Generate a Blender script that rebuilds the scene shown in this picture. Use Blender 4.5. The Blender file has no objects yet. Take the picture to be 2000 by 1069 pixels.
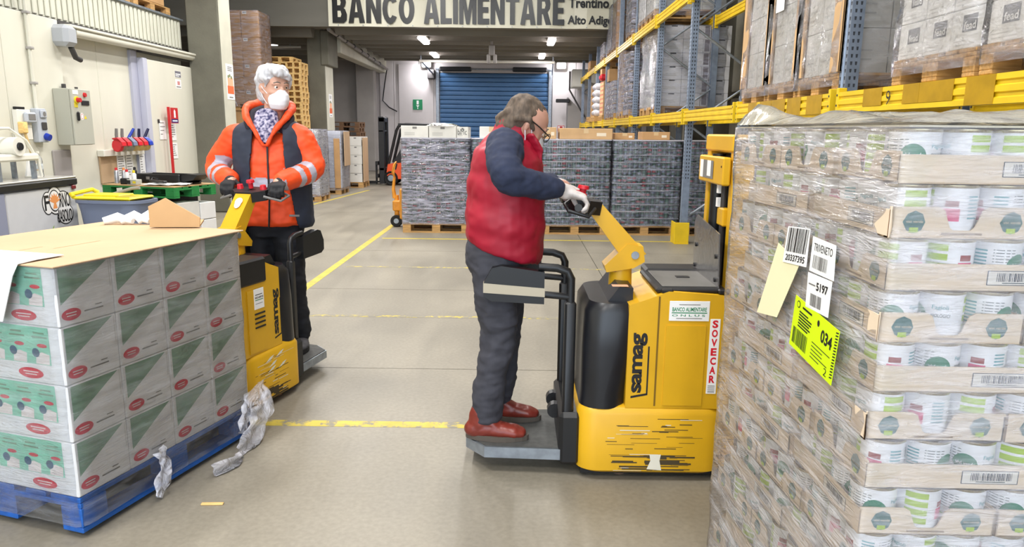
import bpy, bmesh, math, random
from mathutils import Vector, Matrix, Euler, noise
PI = math.pi
random.seed(7)
scn = bpy.context.scene
COL = scn.collection

# ------------------------------------------------------------------ camera
cam_d = bpy.data.cameras.new('camera')
cam = bpy.data.objects.new('camera', cam_d); COL.objects.link(cam)
cam_d.sensor_fit = 'HORIZONTAL'; cam_d.sensor_width = 36.0
cam_d.lens = 36.0 * 1395.0 / 2000.0
cam_d.clip_start = 0.05; cam_d.clip_end = 200
_r, _u, _b = ((0.999913, 0.007029, 0.011124), (-0.012286, 0.195877, 0.980552), (0.004714, -0.980603, 0.195946))
cam.matrix_world = Matrix(((_r[0], _u[0], _b[0], 0), (_r[1], _u[1], _b[1], 0), (_r[2], _u[2], _b[2], 1.52), (0, 0, 0, 1)))
scn.camera = cam

# ------------------------------------------------------------------ exposure, daylight, lamps
scn.view_settings.view_transform = 'Standard'
scn.view_settings.look = 'None'
scn.view_settings.gamma = 1.0
scn.view_settings.use_curve_mapping = False
scn.view_settings.exposure = 0.04
world = bpy.data.worlds.new('daylight'); scn.world = world
world.use_nodes = True
bg = world.node_tree.nodes['Background']
bg.inputs[0].default_value = (0.76, 0.87, 1.0, 1); bg.inputs[1].default_value = 4.2

def area_lamp(name, loc, sx, sy, power, color=(1, .975, .945), rot=(0, 0, 0)):
    d = bpy.data.lights.new(name, 'AREA'); d.shape = 'RECTANGLE'; d.size = sx; d.size_y = sy
    d.energy = power; d.color = color
    o = bpy.data.objects.new(name, d); o.location = loc; o.rotation_euler = rot
    COL.objects.link(o)
    return o
# two rows of tube lights over the aisle, above the frame
for yy in (-3.0, 1.2, 5.4, 9.6, 13.8):
    for xx in (-2.7, .2):
        area_lamp('hall_lamp', (xx, yy, 6.1), .35, 1.6, 125 if xx > 0 else 190)
area_lamp('side_lamp', (-3.6, 10.6, 6.0), .35, 1.6, 90)
area_lamp('side_lamp', (-4.2, 15.2, 6.0), .35, 1.6, 130)  # extra lamp added to brighten the brown carton tower

# ------------------------------------------------------------------ helpers
def srgb(r, g, b):
    def c(v):
        v /= 255.0
        return v / 12.92 if v <= .04045 else ((v + .055) / 1.055) ** 2.4
    return (c(r), c(g), c(b), 1.0)

MATS = {}
def mat(name, rgb, rough=.6, metal=0.0, var=0.0, scale=8.0, bump=0.0, bscale=60.0, stretch=None, spec=.5, rgb2=None, detail=4.0, alpha=None):
    if name in MATS: return MATS[name]
    m = bpy.data.materials.new(name); m.use_nodes = True
    nt = m.node_tree; p = nt.nodes['Principled BSDF']
    c = srgb(*rgb)
    p.inputs['Base Color'].default_value = c
    p.inputs['Roughness'].default_value = rough
    p.inputs['Metallic'].default_value = metal
    p.inputs['Specular IOR Level'].default_value = spec
    if var or rgb2 or bump:
        tc = nt.nodes.new('ShaderNodeTexCoord'); mp = nt.nodes.new('ShaderNodeMapping')
        nt.links.new(tc.outputs['Object'], mp.inputs[0])
        if stretch: mp.inputs['Scale'].default_value = stretch
    if var or rgb2:
        n = nt.nodes.new('ShaderNodeTexNoise'); n.inputs['Scale'].default_value = scale; n.inputs['Detail'].default_value = detail
        nt.links.new(mp.outputs[0], n.inputs[0])
        r = nt.nodes.new('ShaderNodeValToRGB'); nt.links.new(n.outputs[0], r.inputs[0])
        if rgb2: a, b2 = c, srgb(*rgb2)
        else:
            a = tuple(min(1, x * (1 + var)) for x in c[:3]) + (1,); b2 = tuple(x * (1 - var) for x in c[:3]) + (1,)
        r.color_ramp.elements[0].position = .35; r.color_ramp.elements[0].color = b2
        r.color_ramp.elements[1].position = .65; r.color_ramp.elements[1].color = a
        nt.links.new(r.outputs[0], p.inputs['Base Color'])
    if bump:
        n2 = nt.nodes.new('ShaderNodeTexNoise'); n2.inputs['Scale'].default_value = bscale; n2.inputs['Detail'].default_value = 5
        nt.links.new(mp.outputs[0], n2.inputs[0])
        b = nt.nodes.new('ShaderNodeBump'); b.inputs['Strength'].default_value = bump; b.inputs['Distance'].default_value = .02
        nt.links.new(n2.outputs[0], b.inputs['Height']); nt.links.new(b.outputs[0], p.inputs['Normal'])
    MATS[name] = m
    return m

def film_mat(name, tint=(255, 255, 255), lo=.05, hi=.4, scale=5.0, stretch=(1, 1, 4), bump=.6, rough=.12, bscale=14.0):
    """stretch film: clear where tight, milky and shiny where wrinkled"""
    m = bpy.data.materials.new(name); m.use_nodes = True
    nt = m.node_tree; nt.nodes.clear()
    out = nt.nodes.new('ShaderNodeOutputMaterial')
    tr = nt.nodes.new('ShaderNodeBsdfTransparent')
    p = nt.nodes.new('ShaderNodeBsdfPrincipled')
    p.inputs['Base Color'].default_value = srgb(*tint); p.inputs['Roughness'].default_value = rough
    tc = nt.nodes.new('ShaderNodeTexCoord'); mp = nt.nodes.new('ShaderNodeMapping'); mp.inputs['Scale'].default_value = stretch
    nt.links.new(tc.outputs['Object'], mp.inputs[0])
    n = nt.nodes.new('ShaderNodeTexNoise'); n.inputs['Scale'].default_value = scale; n.inputs['Detail'].default_value = 6; n.inputs['Distortion'].default_value = .8
    nt.links.new(mp.outputs[0], n.inputs[0])
    mr = nt.nodes.new('ShaderNodeMapRange'); mr.inputs[1].default_value = .38; mr.inputs[2].default_value = .72
    mr.inputs[3].default_value = lo; mr.inputs[4].default_value = hi
    nt.links.new(n.outputs[0], mr.inputs[0])
    n2 = nt.nodes.new('ShaderNodeTexNoise'); n2.inputs['Scale'].default_value = bscale; n2.inputs['Detail'].default_value = 6; n2.inputs['Distortion'].default_value = 1.2
    nt.links.new(mp.outputs[0], n2.inputs[0])
    b = nt.nodes.new('ShaderNodeBump'); b.inputs['Strength'].default_value = bump; b.inputs['Distance'].default_value = .03
    nt.links.new(n2.outputs[0], b.inputs['Height']); nt.links.new(b.outputs[0], p.inputs['Normal'])
    mx = nt.nodes.new('ShaderNodeMixShader')
    nt.links.new(mr.outputs[0], mx.inputs[0]); nt.links.new(tr.outputs[0], mx.inputs[1]); nt.links.new(p.outputs[0], mx.inputs[2])
    gl = nt.nodes.new('ShaderNodeBsdfGlossy'); gl.inputs['Roughness'].default_value = .08
    nt.links.new(b.outputs[0], gl.inputs['Normal'])
    fr = nt.nodes.new('ShaderNodeFresnel'); fr.inputs[0].default_value = 1.28; nt.links.new(b.outputs[0], fr.inputs['Normal'])
    mx2 = nt.nodes.new('ShaderNodeMixShader')
    nt.links.new(fr.outputs[0], mx2.inputs[0]); nt.links.new(mx.outputs[0], mx2.inputs[1]); nt.links.new(gl.outputs[0], mx2.inputs[2])
    nt.links.new(mx2.outputs[0], out.inputs[0])
    MATS[name] = m
    return m

def emit_mat(name, rgb, strength):
    m = bpy.data.materials.new(name); m.use_nodes = True
    p = m.node_tree.nodes['Principled BSDF']
    p.inputs['Base Color'].default_value = srgb(*rgb)
    p.inputs['Emission Color'].default_value = srgb(*rgb); p.inputs['Emission Strength'].default_value = strength
    return m

_TXT = {}
def text_geo(s, bold=0.0, space=1.0):
    k = (s, bold, space)
    if k in _TXT: return _TXT[k]
    c = bpy.data.curves.new('t', 'FONT'); c.body = s; c.size = 1.0; c.offset = bold; c.resolution_u = 3; c.space_character = space
    o = bpy.data.objects.new('t', c); COL.objects.link(o)
    dg = bpy.context.evaluated_depsgraph_get()
    me = o.evaluated_get(dg).to_mesh()
    vs = [(v.co.x, v.co.y) for v in me.vertices]; fs = [tuple(p.vertices) for p in me.polygons]
    o.evaluated_get(dg).to_mesh_clear()
    bpy.data.objects.remove(o); bpy.data.curves.remove(c)
    x0 = min(v[0] for v in vs); x1 = max(v[0] for v in vs); y0 = min(v[1] for v in vs); y1 = max(v[1] for v in vs)
    vs = [((x - x0) / (x1 - x0), (y - y0) / (y1 - y0)) for x, y in vs]
    _TXT[k] = (vs, fs, (x1 - x0) / (y1 - y0))
    return _TXT[k]

class MB:
    """collects geometry for ONE mesh"""
    def __init__(s): s.v = []; s.f = []; s.m = []; s.mats = []
    def mi(s, m):
        if m not in s.mats: s.mats.append(m)
        return s.mats.index(m)
    def add(s, vs, fs, m):
        b = len(s.v); s.v.extend([Vector(v) for v in vs]); i = s.mi(m)
        for f in fs: s.f.append(tuple(b + k for k in f)); s.m.append(i)
        return b
    def box(s, x0, y0, z0, x1, y1, z1, m, ch=0.0, M=None):
        x0, x1 = min(x0, x1), max(x0, x1); y0, y1 = min(y0, y1), max(y0, y1); z0, z1 = min(z0, z1), max(z0, z1)
        if ch <= 0:
            vs = [(x, y, z) for x in (x0, x1) for y in (y0, y1) for z in (z0, z1)]
            fs = [(0, 1, 3, 2), (4, 6, 7, 5), (0, 4, 5, 1), (2, 3, 7, 6), (0, 2, 6, 4), (1, 5, 7, 3)]
        else:
            ch = min(ch, (x1 - x0) * .45, (y1 - y0) * .45, (z1 - z0) * .45)
            vs = []; idx = {}
            P = ((x0, x1), (y0, y1), (z0, z1))
            for a in (0, 1):
                for b in (0, 1):
                    for c in (0, 1):
                        for ax in range(3):
                            q = [P[0][a], P[1][b], P[2][c]]
                            for k, sg in ((0, a), (1, b), (2, c)):
                                if k != ax: q[k] += ch if sg == 0 else -ch
                            idx[(a, b, c, ax)] = len(vs); vs.append(tuple(q))
            I = lambda a, b, c, ax: idx[(a, b, c, ax)]
            fs = []
            for ax in range(3):
                for sg in (0, 1):
                    o = [k for k in range(3) if k != ax]
                    loop = []
                    for u, w in ((0, 0), (1, 0), (1, 1), (0, 1)):
                        t = [0, 0, 0]; t[ax] = sg; t[o[0]] = u; t[o[1]] = w
                        loop.append(I(*t, ax))
                    fl = (sg == 1) != (ax == 1)
                    fs.append(tuple(loop if fl else loop[::-1]))
            for ax in range(3):
                o = [k for k in range(3) if k != ax]
                for u in (0, 1):
                    for w in (0, 1):
                        t0 = [0, 0, 0]; t1 = [0, 0, 0]; t1[ax] = 1
                        t0[o[0]] = t1[o[0]] = u; t0[o[1]] = t1[o[1]] = w
                        q = [I(*t0, o[0]), I(*t1, o[0]), I(*t1, o[1]), I(*t0, o[1])]
                        fs.append(tuple(q))
            for a in (0, 1):
                for b in (0, 1):
                    for c in (0, 1): fs.append((I(a, b, c, 0), I(a, b, c, 1), I(a, b, c, 2)))
        if M is not None: vs = [M @ Vector(v) for v in vs]
        s.add(vs, fs, m)
    def cyl(s, p0, p1, r0, r1, m, n=16, caps=True):
        p0 = Vector(p0); p1 = Vector(p1); d = (p1 - p0).normalized()
        a = d.orthogonal().normalized(); b = d.cross(a)
        vs = []
        for p, r in ((p0, r0), (p1, r1)):
            for i in range(n):
                t = 2 * PI * i / n; vs.append(p + a * (r * math.cos(t)) + b * (r * math.sin(t)))
        fs = [(i, (i + 1) % n, n + (i + 1) % n, n + i) for i in range(n)]
        if caps: fs += [tuple(range(n))[::-1], tuple(range(n, 2 * n))]
        s.add(vs, fs, m)
    def tube(s, pts, r, m, n=8, closed=False):
        pts = [Vector(p) for p in pts]; k = len(pts); vs = []; a = None
        rs = r if isinstance(r, (list, tuple)) else [r] * k
        for i, p in enumerate(pts):
            if closed: d = pts[(i + 1) % k] - pts[i - 1]
            else: d = pts[min(i + 1, k - 1)] - pts[max(i - 1, 0)]
            d.normalize()
            if a is None: a = d.orthogonal().normalized()
            a = (a - d * a.dot(d)).normalized(); b = d.cross(a)
            for j in range(n):
                t = 2 * PI * j / n; vs.append(p + (a * math.cos(t) + b * math.sin(t)) * rs[i])
        fs = []
        for i in range(k if closed else k - 1):
            i2 = (i + 1) % k
            for j in range(n): fs.append((i * n + j, i * n + (j + 1) % n, i2 * n + (j + 1) % n, i2 * n + j))
        if not closed: fs += [tuple(range(n))[::-1], tuple(range((k - 1) * n, k * n))]
        s.add(vs, fs, m)
    def lathe(s, prof, m, n=24, o=(0, 0, 0), ax='z'):
        vs = []
        for r, z in prof:
            for i in range(n):
                t = 2 * PI * i / n
                q = (r * math.cos(t), r * math.sin(t), z)
                if ax == 'x': q = (q[2], q[0], q[1])
                if ax == 'y': q = (q[1], q[2], q[0])
                vs.append((q[0] + o[0], q[1] + o[1], q[2] + o[2]))
        fs = []
        for k in range(len(prof) - 1):
            for i in range(n): fs.append((k * n + i, k * n + (i + 1) % n, (k + 1) * n + (i + 1) % n, (k + 1) * n + i))
        if prof[0][0] > 1e-5: fs.append(tuple(range(n))[::-1])
        if prof[-1][0] > 1e-5: fs.append(tuple(range((len(prof) - 1) * n, len(prof) * n)))
        s.add(vs, fs, m)
    def prism(s, poly, t0, t1, o, u, v, m):
        """polygon (a,b) in the plane o + a*u + b*v, extruded along u x v from t0 to t1"""
        o = Vector(o); u = Vector(u); v = Vector(v); w = u.cross(v).normalized(); n = len(poly)
        vs = [o + u * a + v * b + w * t for t in (t0, t1) for a, b in poly]
        fs = [tuple(range(n))[::-1], tuple(range(n, 2 * n))] + [(i, (i + 1) % n, n + (i + 1) % n, n + i) for i in range(n)]
        s.add(vs, fs, m)
    def poly(s, poly, o, u, v, m, lift=0.0):
        o = Vector(o); u = Vector(u); v = Vector(v); w = u.cross(v).normalized()
        s.add([o + u * a + v * b + w * lift for a, b in poly], [tuple(range(len(poly)))], m)
    def rect(s, a0, b0, a1, b1, o, u, v, m, lift=0.0): s.poly([(a0, b0), (a1, b0), (a1, b1), (a0, b1)], o, u, v, m, lift)
    def oval(s, a, b, ra, rb, o, u, v, m, lift=0.0, n=24): s.poly([(a + ra * math.cos(2 * PI * i / n), b + rb * math.sin(2 * PI * i / n)) for i in range(n)], o, u, v, m, lift)
    def text(s, t, a0, b0, w, h, o, u, v, m, lift=.0008, bold=0.0, space=1.0):
        vs, fs, asp = text_geo(t, bold, space)
        if w is None: w = h * asp
        o = Vector(o); u = Vector(u); v = Vector(v); nn = u.cross(v).normalized()
        s.add([o + u * (a0 + x * w) + v * (b0 + y * h) + nn * lift for x, y in vs], fs, m)
    def barcode(s, a0, b0, a1, b1, o, u, v, m, lift=.0008, n=22, seed=1):
        rr = random.Random(seed); x = a0; st = (a1 - a0) / n
        for i in range(n):
            w = st * rr.uniform(.25, .8); s.rect(a0 + i * st, b0, a0 + i * st + w, b1, o, u, v, m, lift)
    def xf(s, M, start=0):
        for i in range(start, len(s.v)): s.v[i] = M @ s.v[i]
        return s
    def mesh(s, name, smooth=None, merge=0.0):
        me = bpy.data.meshes.new(name)
        me.from_pydata([tuple(v) for v in s.v], [], s.f)
        for m in s.mats: me.materials.append(m)
        me.polygons.foreach_set('material_index', s.m)
        if smooth is not None:
            me.polygons.foreach_set('use_smooth', [True] * len(me.polygons))
            me.update()
            me.set_sharp_from_angle(angle=math.radians(smooth))
        me.update()
        return me
    def build(s, name, parent=None, smooth=None):
        o = bpy.data.objects.new(name, s.mesh(name, smooth)); COL.objects.link(o)
        if parent is not None: o.parent = parent
        return o
    def fix(s):
        """outward normals"""
        me = s.mesh('tmp'); bm = bmesh.new(); bm.from_mesh(me); bmesh.ops.recalc_face_normals(bm, faces=bm.faces)
        s.f = [tuple(v.index for v in f.verts) for f in bm.faces]; bm.free(); bpy.data.meshes.remove(me)
        return s

def tag(o, label, cat, group=None, kind=None):
    if label: o['label'] = label
    if cat: o['category'] = cat
    if group: o['group'] = group
    if kind: o['kind'] = kind
    return o
def thing(name, label, cat, loc=(0, 0, 0), rz=0.0, group=None):
    o = bpy.data.objects.new(name, None); o.empty_display_size = .1; COL.objects.link(o)
    o.location = loc; o.rotation_euler = (0, 0, rz)
    return tag(o, label, cat, group)
def struct(mb, name, parent=None, smooth=None):
    o = mb.build(name, parent, smooth)
    if parent is None: o['kind'] = 'structure'
    return o
KIDS = {}
def dup(root, loc=None, rz=None, label=None, group=None, scale=None):
    r = root.copy(); COL.objects.link(r)
    if loc is not None: r.location = loc
    if rz is not None: r.rotation_euler = (0, 0, rz)
    if scale is not None: r.scale = scale
    if label: r['label'] = label
    if group: r['group'] = group
    if root.name not in KIDS: KIDS[root.name] = [(c, list(c.children)) for c in root.children]
    for ch, gs in KIDS[root.name]:
        c = ch.copy(); COL.objects.link(c); c.parent = r
        for g in gs:
            d = g.copy(); COL.objects.link(d); d.parent = c
    return r
class Spot:
    """a prototype that is moved on first use and copied afterwards"""
    def __init__(s, make): s.make = make; s.o = None
    def put(s, loc, rz=0.0, label=None, group=None, scale=None):
        if s.o is None:
            s.o = s.make(); o = s.o; o.location = loc; o.rotation_euler = (0, 0, rz)
            if scale is not None: o.scale = scale
            if label: o['label'] = label
            if group: o['group'] = group
            return o
        o = dup(s.o, loc, rz, label, group, scale if scale is not None else (1, 1, 1))
        if group is None and 'group' in o: del o['group']
        return o
X, Y, Z = Vector((1, 0, 0)), Vector((0, 1, 0)), Vector((0, 0, 1))

# ------------------------------------------------------------------ materials
M_white = mat('white_paint', (226, 224, 214), .55, var=.04, scale=2)
M_panel = mat('insulated_panel', (214, 212, 198), .45, var=.05, scale=1.5, stretch=(1, 1, .25))
M_panel_far = mat('far_wall_panel', (205, 200, 200), .5, var=.06, scale=1.2)
M_fascia = mat('ribbed_fascia', (200, 200, 186), .5, var=.06, scale=2)
M_concrete = mat('column_concrete', (106, 104, 92), .85, var=.12, scale=2.2, bump=.15, bscale=30)
M_colpale = mat('pale_column_face', (196, 194, 178), .8, var=.06, scale=3)
M_ceil = mat('ceiling_concrete', (118, 115, 106), .85, var=.12, scale=1.5, stretch=(.2, 1, 1))
M_roof = mat('hall_roof', (150, 148, 140), .8)
M_greywall = mat('grey_wall', (150, 146, 142), .8, var=.08, scale=1.5)
M_darkgrey = mat('dark_grey', (60, 58, 58), .6)
M_black = mat('black_plastic', (20, 20, 23), .45, var=.2, scale=30)
M_rubber = mat('rubber', (18, 18, 18), .8, var=.2, scale=20)
M_steel = mat('galvanised_steel', (150, 158, 168), .4, .65, var=.15, scale=20)
M_chrome = mat('bright_steel', (200, 202, 205), .25, .9)
M_blue_door = mat('blue_shutter', (58, 102, 148), .5, var=.08, scale=1.5)
M_rackyel = mat('rack_yellow', (226, 190, 22), .4, var=.08, scale=6)
M_tape = mat('brown_tape', (176, 138, 24), .25, var=.1, scale=10)
M_truckyel = mat('truck_yellow', (216, 166, 24), .38, var=.05, scale=5)
M_wood = mat('pallet_wood', (186, 146, 92), .8, var=.22, scale=5, stretch=(1, 9, 9), bump=.2, bscale=30)
M_wood_dark = mat('old_pallet_wood', (104, 76, 52), .85, var=.25, scale=5, stretch=(1, 9, 9))
M_woodlight = mat('new_pallet_wood', (222, 184, 118), .8, var=.18, scale=5, stretch=(1, 9, 9))
M_card = mat('cardboard', (196, 160, 116), .8, var=.07, scale=4)
M_cardtop = mat('cardboard_sheet', (192, 162, 128), .75, var=.05, scale=2.5)
M_cardbrown = mat('brown_carton', (182, 142, 96), .8, var=.1, scale=3)
M_carton = mat('white_carton', (226, 225, 224), .6, var=.03, scale=6)
M_carton2 = mat('pale_carton', (214, 212, 206), .6, var=.05, scale=6)
M_laven = mat('lavender_carton', (150, 152, 186), .6, var=.04, scale=4)
M_ink = mat('black_ink', (24, 24, 26), .5)
M_greyink = mat('grey_ink', (120, 118, 116), .6)
M_paper = mat('paper', (240, 240, 240), .7)
M_red = mat('red_paint', (190, 28, 34), .4)
M_orange = mat('orange_paint', (226, 84, 32), .4)
M_green = mat('green_sign', (18, 132, 84), .5)
M_palgreen = mat('green_pallet_paint', (34, 128, 62), .6, var=.15, scale=8)
M_palblue = mat('blue_pallet_paint', (26, 92, 176), .55, var=.18, scale=7, stretch=(1, 4, 4))
M_binblue = mat('bin_grey_blue', (112, 122, 146), .5)
M_binyel = mat('bin_yellow', (226, 206, 40), .45)
M_cabinet = mat('cabinet_grey', (176, 176, 164), .45)
# ------------------------------------------------------------------ floor
def floor_mat():
    m = mat('floor_concrete', (140, 133, 119), .5, var=.1, scale=1.1, detail=8)
    nt = m.node_tree; p = nt.nodes['Principled BSDF']
    tc = nt.nodes.new('ShaderNodeTexCoord')
    ramp = [n for n in nt.nodes if n.type == 'VALTORGB'][0]
    fine = nt.nodes.new('ShaderNodeTexNoise'); fine.inputs['Scale'].default_value = 45; fine.inputs['Detail'].default_value = 6
    nt.links.new(tc.outputs['Object'], fine.inputs[0])
    mp = nt.nodes.new('ShaderNodeMapping'); mp.inputs['Scale'].default_value = (1.0, .22, 1); mp.inputs['Rotation'].default_value = (0, 0, .35)
    nt.links.new(tc.outputs['Object'], mp.inputs[0])
    tyre = nt.nodes.new('ShaderNodeTexNoise'); tyre.inputs['Scale'].default_value = 2.4; tyre.inputs['Detail'].default_value = 7; tyre.inputs['Distortion'].default_value = 1.0
    nt.links.new(mp.outputs[0], tyre.inputs[0])
    r2 = nt.nodes.new('ShaderNodeValToRGB'); nt.links.new(tyre.outputs[0], r2.inputs[0])
    r2.color_ramp.elements[0].position = .3; r2.color_ramp.elements[0].color = (.84, .84, .84, 1)
    r2.color_ramp.elements[1].position = .6; r2.color_ramp.elements[1].color = (1, 1, 1, 1)
    r3 = nt.nodes.new('ShaderNodeValToRGB'); nt.links.new(fine.outputs[0], r3.inputs[0])
    r3.color_ramp.elements[0].position = .25; r3.color_ramp.elements[0].color = (.82, .82, .82, 1)
    r3.color_ramp.elements[1].position = .7; r3.color_ramp.elements[1].color = (1.04, 1.04, 1.04, 1)
    a = nt.nodes.new('ShaderNodeMixRGB'); a.blend_type = 'MULTIPLY'; a.inputs[0].default_value = 1
    b = nt.nodes.new('ShaderNodeMixRGB'); b.blend_type = 'MULTIPLY'; b.inputs[0].default_value = 1
    nt.links.new(ramp.outputs[0], a.inputs[1]); nt.links.new(r2.outputs[0], a.inputs[2])
    nt.links.new(a.outputs[0], b.inputs[1]); nt.links.new(r3.outputs[0], b.inputs[2])
    nt.links.new(b.outputs[0], p.inputs['Base Color'])
    rr = nt.nodes.new('ShaderNodeMapRange'); rr.inputs[3].default_value = .34; rr.inputs[4].default_value = .62
    nt.links.new(tyre.outputs[0], rr.inputs[0]); nt.links.new(rr.outputs[0], p.inputs['Roughness'])
    return m
M_floor = floor_mat()
mb = MB(); mb.box(-12, -8, -.12, 8, 30, -.02, mat('joint_filler', (52, 50, 46), .9)); fl = struct(mb, 'floor')
YJ = [-8, -3, -.5, 1.93, 4.417, 6.75, 9.0, 13.2, 17.5, 23, 30]; XJ = [-12, -5.05, .93, 8]
for i in range(len(YJ) - 1):
    for j in range(len(XJ) - 1):
        mb = MB(); g = .004
        mb.box(XJ[j] + g, YJ[i] + g, -.02, XJ[j + 1] - g, YJ[i + 1] - g, 0, M_floor); struct(mb, 'slab', fl)

def line_mat(name, keep):
    m = mat(name, (190, 170, 66), .6, var=.12, scale=12)
    nt = m.node_tree; p = nt.nodes['Principled BSDF']; r = [n for n in nt.nodes if n.type == 'VALTORGB'][0]
    tc = nt.nodes.new('ShaderNodeTexCoord'); n = nt.nodes.new('ShaderNodeTexNoise'); n.inputs['Scale'].default_value = 14; n.inputs['Detail'].default_value = 9; n.inputs['Roughness'].default_value = .7
    nt.links.new(tc.outputs['Object'], n.inputs[0])
    c = nt.nodes.new('ShaderNodeValToRGB'); nt.links.new(n.outputs[0], c.inputs[0])
    c.color_ramp.elements[0].position = keep; c.color_ramp.elements[1].position = keep + .08
    mx = nt.nodes.new('ShaderNodeMixRGB'); nt.links.new(c.outputs[0], mx.inputs[0])
    nt.links.new(r.outputs[0], mx.inputs[1]); mx.inputs[2].default_value = srgb(130, 125, 112)
    nt.links.new(mx.outputs[0], p.inputs['Base Color'])
    return m
M_line = line_mat('floor_line_paint', .60); M_lineworn = line_mat('worn_floor_line_paint', .50); M_linefaint = line_mat('faint_floor_line_paint', .42)
def fline(n, x0, y0, x1, y1, w, m):
    mb = MB(); d = Vector((x1 - x0, y1 - y0, 0)); L = d.length; d.normalize(); q = Vector((-d.y, d.x, 0)) * w / 2
    a = Vector((x0, y0, 0)); b = Vector((x1, y1, 0))
    vs = [a - q, b - q, b + q, a + q]; h = Vector((0, 0, .0012))
    mb.add([v for v in vs] + [v + h for v in vs], [(4, 5, 6, 7), (0, 1, 5, 4), (1, 2, 6, 5), (2, 3, 7, 6), (3, 0, 4, 7)], m)
    struct(mb, 'trim_%d' % n)
fline(1, -2.08, 2.6, -1.99, 12.2, .085, M_line)
fline(2, -1.9, 3.52, 1.6, 3.52, .075, M_lineworn)
fline(3, -1.9, 5.73, 2.2, 5.73, .06, M_linefaint)
fline(4, -1.9, 10.05, 2.2, 10.05, .07, M_line)
fline(5, -4.6, 10.4, -3.75, 18.2, .08, M_line)
fline(6, -1.9, 7.9, 2.2, 7.9, .06, M_linefaint)

# ------------------------------------------------------------------ left wall: cold room of insulated panels
WX = -5.9
mb = MB(); mb.box(WX - .2, -8, 0, WX - .1, 9.38, 6.5, M_panel); wl = struct(mb, 'wall_left')
yy = [-8, -5, -2, 1, 3, 5, 6.1, 7.2, 8.3, 9.36]
for i in range(len(yy) - 1):
    mb = MB(); mb.box(WX - .1, yy[i] + .004, .12, WX + .12, yy[i + 1] - .004, 3.3 if i < 8 else 2.82, M_panel, .006); struct(mb, 'panel', wl)
mb = MB(); mb.box(WX - .1, -8, 0, WX + .14, 9.36, .12, M_greywall, .01); struct(mb, 'plinth', wl)
for a, b in ((9.36, 10.35), (10.35, 11.35), (11.35, 12.2), (12.2, 12.95)):
    mb = MB(); mb.box(WX - .12, a + .004, .0, WX, b - .004, 2.82, M_panel, .006); struct(mb, 'panel', wl)
mb = MB(); mb.box(WX - .12, 11.18, .05, WX + .05, 11.36, 2.66, mat('door_jamb', (176, 178, 196), .4), .01); struct(mb, 'jamb', wl)
# ribbed fascia above the sliding door
mb = MB(); mb.box(WX - .1, 7.2, 2.83, WX + .03, 12.95, 3.32, M_fascia); fs = struct(mb, 'fascia', wl)
for i in range(48):
    y0 = 7.24 + i * .119
    mb = MB(); mb.box(WX + .03, y0, 2.85, WX + .05, y0 + .075, 3.3, M_fascia, .008); struct(mb, 'rib', fs)
mb = MB(); mb.box(WX - .1, 7.2, 3.32, WX + .08, 12.98, 3.35, M_steel); struct(mb, 'capping', wl)
mb = MB(); mb.box(WX - .1, 7.2, 2.79, WX + .09, 12.98, 2.83, M_darkgrey); struct(mb, 'gap_shade', wl)  # dark bar standing in for the shadow gap under the fascia
mb = MB(); mb.box(-12, -8, 3.2, WX - .1, 12.95, 3.32, M_greywall); struct(mb, 'trim_7')          # cold room roof
mb = MB(); mb.box(-12.2, -8, 0, -12, 30, 6.5, M_greywall); struct(mb, 'wall_far_left')

# concrete columns
def column(n, x0, x1, y0, y1, sign_z, h=6.5):
    mb = MB(); mb.box(x0, y0, 0, x1 - .006, y1, h, M_concrete, .02); c = struct(mb, 'column_%d' % n)
    mb = MB(); mb.box(x1 - .006, y0 + .015, 0, x1, y1 - .015, h, M_colpale); struct(mb, 'pale_face', c)  # aisle face in a paler tone than the rest of the column
    p = MB(); w = y1 - y0
    ya, yb = y0 + w * .32, y0 + w * .32 + .33; o = (x1, ya, sign_z); u = Y * 1; v = Z
    p.box(x1, ya, sign_z, x1 + .004, yb, sign_z + .62, M_paper)
    o = Vector((x1 + .0045, ya, sign_z))
    p.rect(.02, .1, .31, .24, o, Y, Z, mat('poster_orange', (224, 104, 52), .6), .0006)
    p.rect(.04, .24, .29, .38, o, Y, Z, mat('poster_salmon', (232, 176, 140), .6), .0006)
    for k, (a, b) in enumerate(((.08, .4), (.15, .42), (.22, .39))): p.oval(a, b, .035, .03, o, Y, Z, mat('poster_green', (120, 130, 80), .6), .0008 + k * .0003, 10)
    for k in range(3): p.rect(.06, .5 + k * .03, .26, .515 + k * .03, o, Y, Z, M_greyink, .0006)
    p.rect(.08, .03, .25, .05, o, Y, Z, M_greyink, .0006)
    q = p.build('column_poster'); tag(q, ('white poster with orange foot on the near column by the cold room door', 'small white and orange poster on the far column left of the banner')[n - 1], 'poster')
column(1, -5.78, -5.2, 12.98, 13.5, 2.02)
column(2, -5.68, -5.2, 19.95, 20.78, 1.84)
mb = MB(); mb.box(-5.3, 19.9, 3.2, -5.08, 20.9, 4.1, M_concrete, .02); struct(mb, 'corbel_1')
mb = MB(); mb.box(-5.32, 20.9, 3.62, -4.98, 28, 4.12, M_colpale, .02); struct(mb, 'beam_1')
mb = MB()
mb.tube([(-4.88, 19.2, 4.03), (-4.88, 22, 3.92), (-4.88, 27.6, 3.72)], .05, M_greywall, 10)
for k in range(7): mb.cyl((-4.88, 20 + k, 4.0 - k * .035), (-4.88, 20.08 + k, 4.0 - k * .035), .065, .065, M_darkgrey, 10)
tag(mb.build('drain_pipe', None, 40), 'grey ceiling pipe running beside the concrete beam left of the banner', 'pipe')

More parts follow.
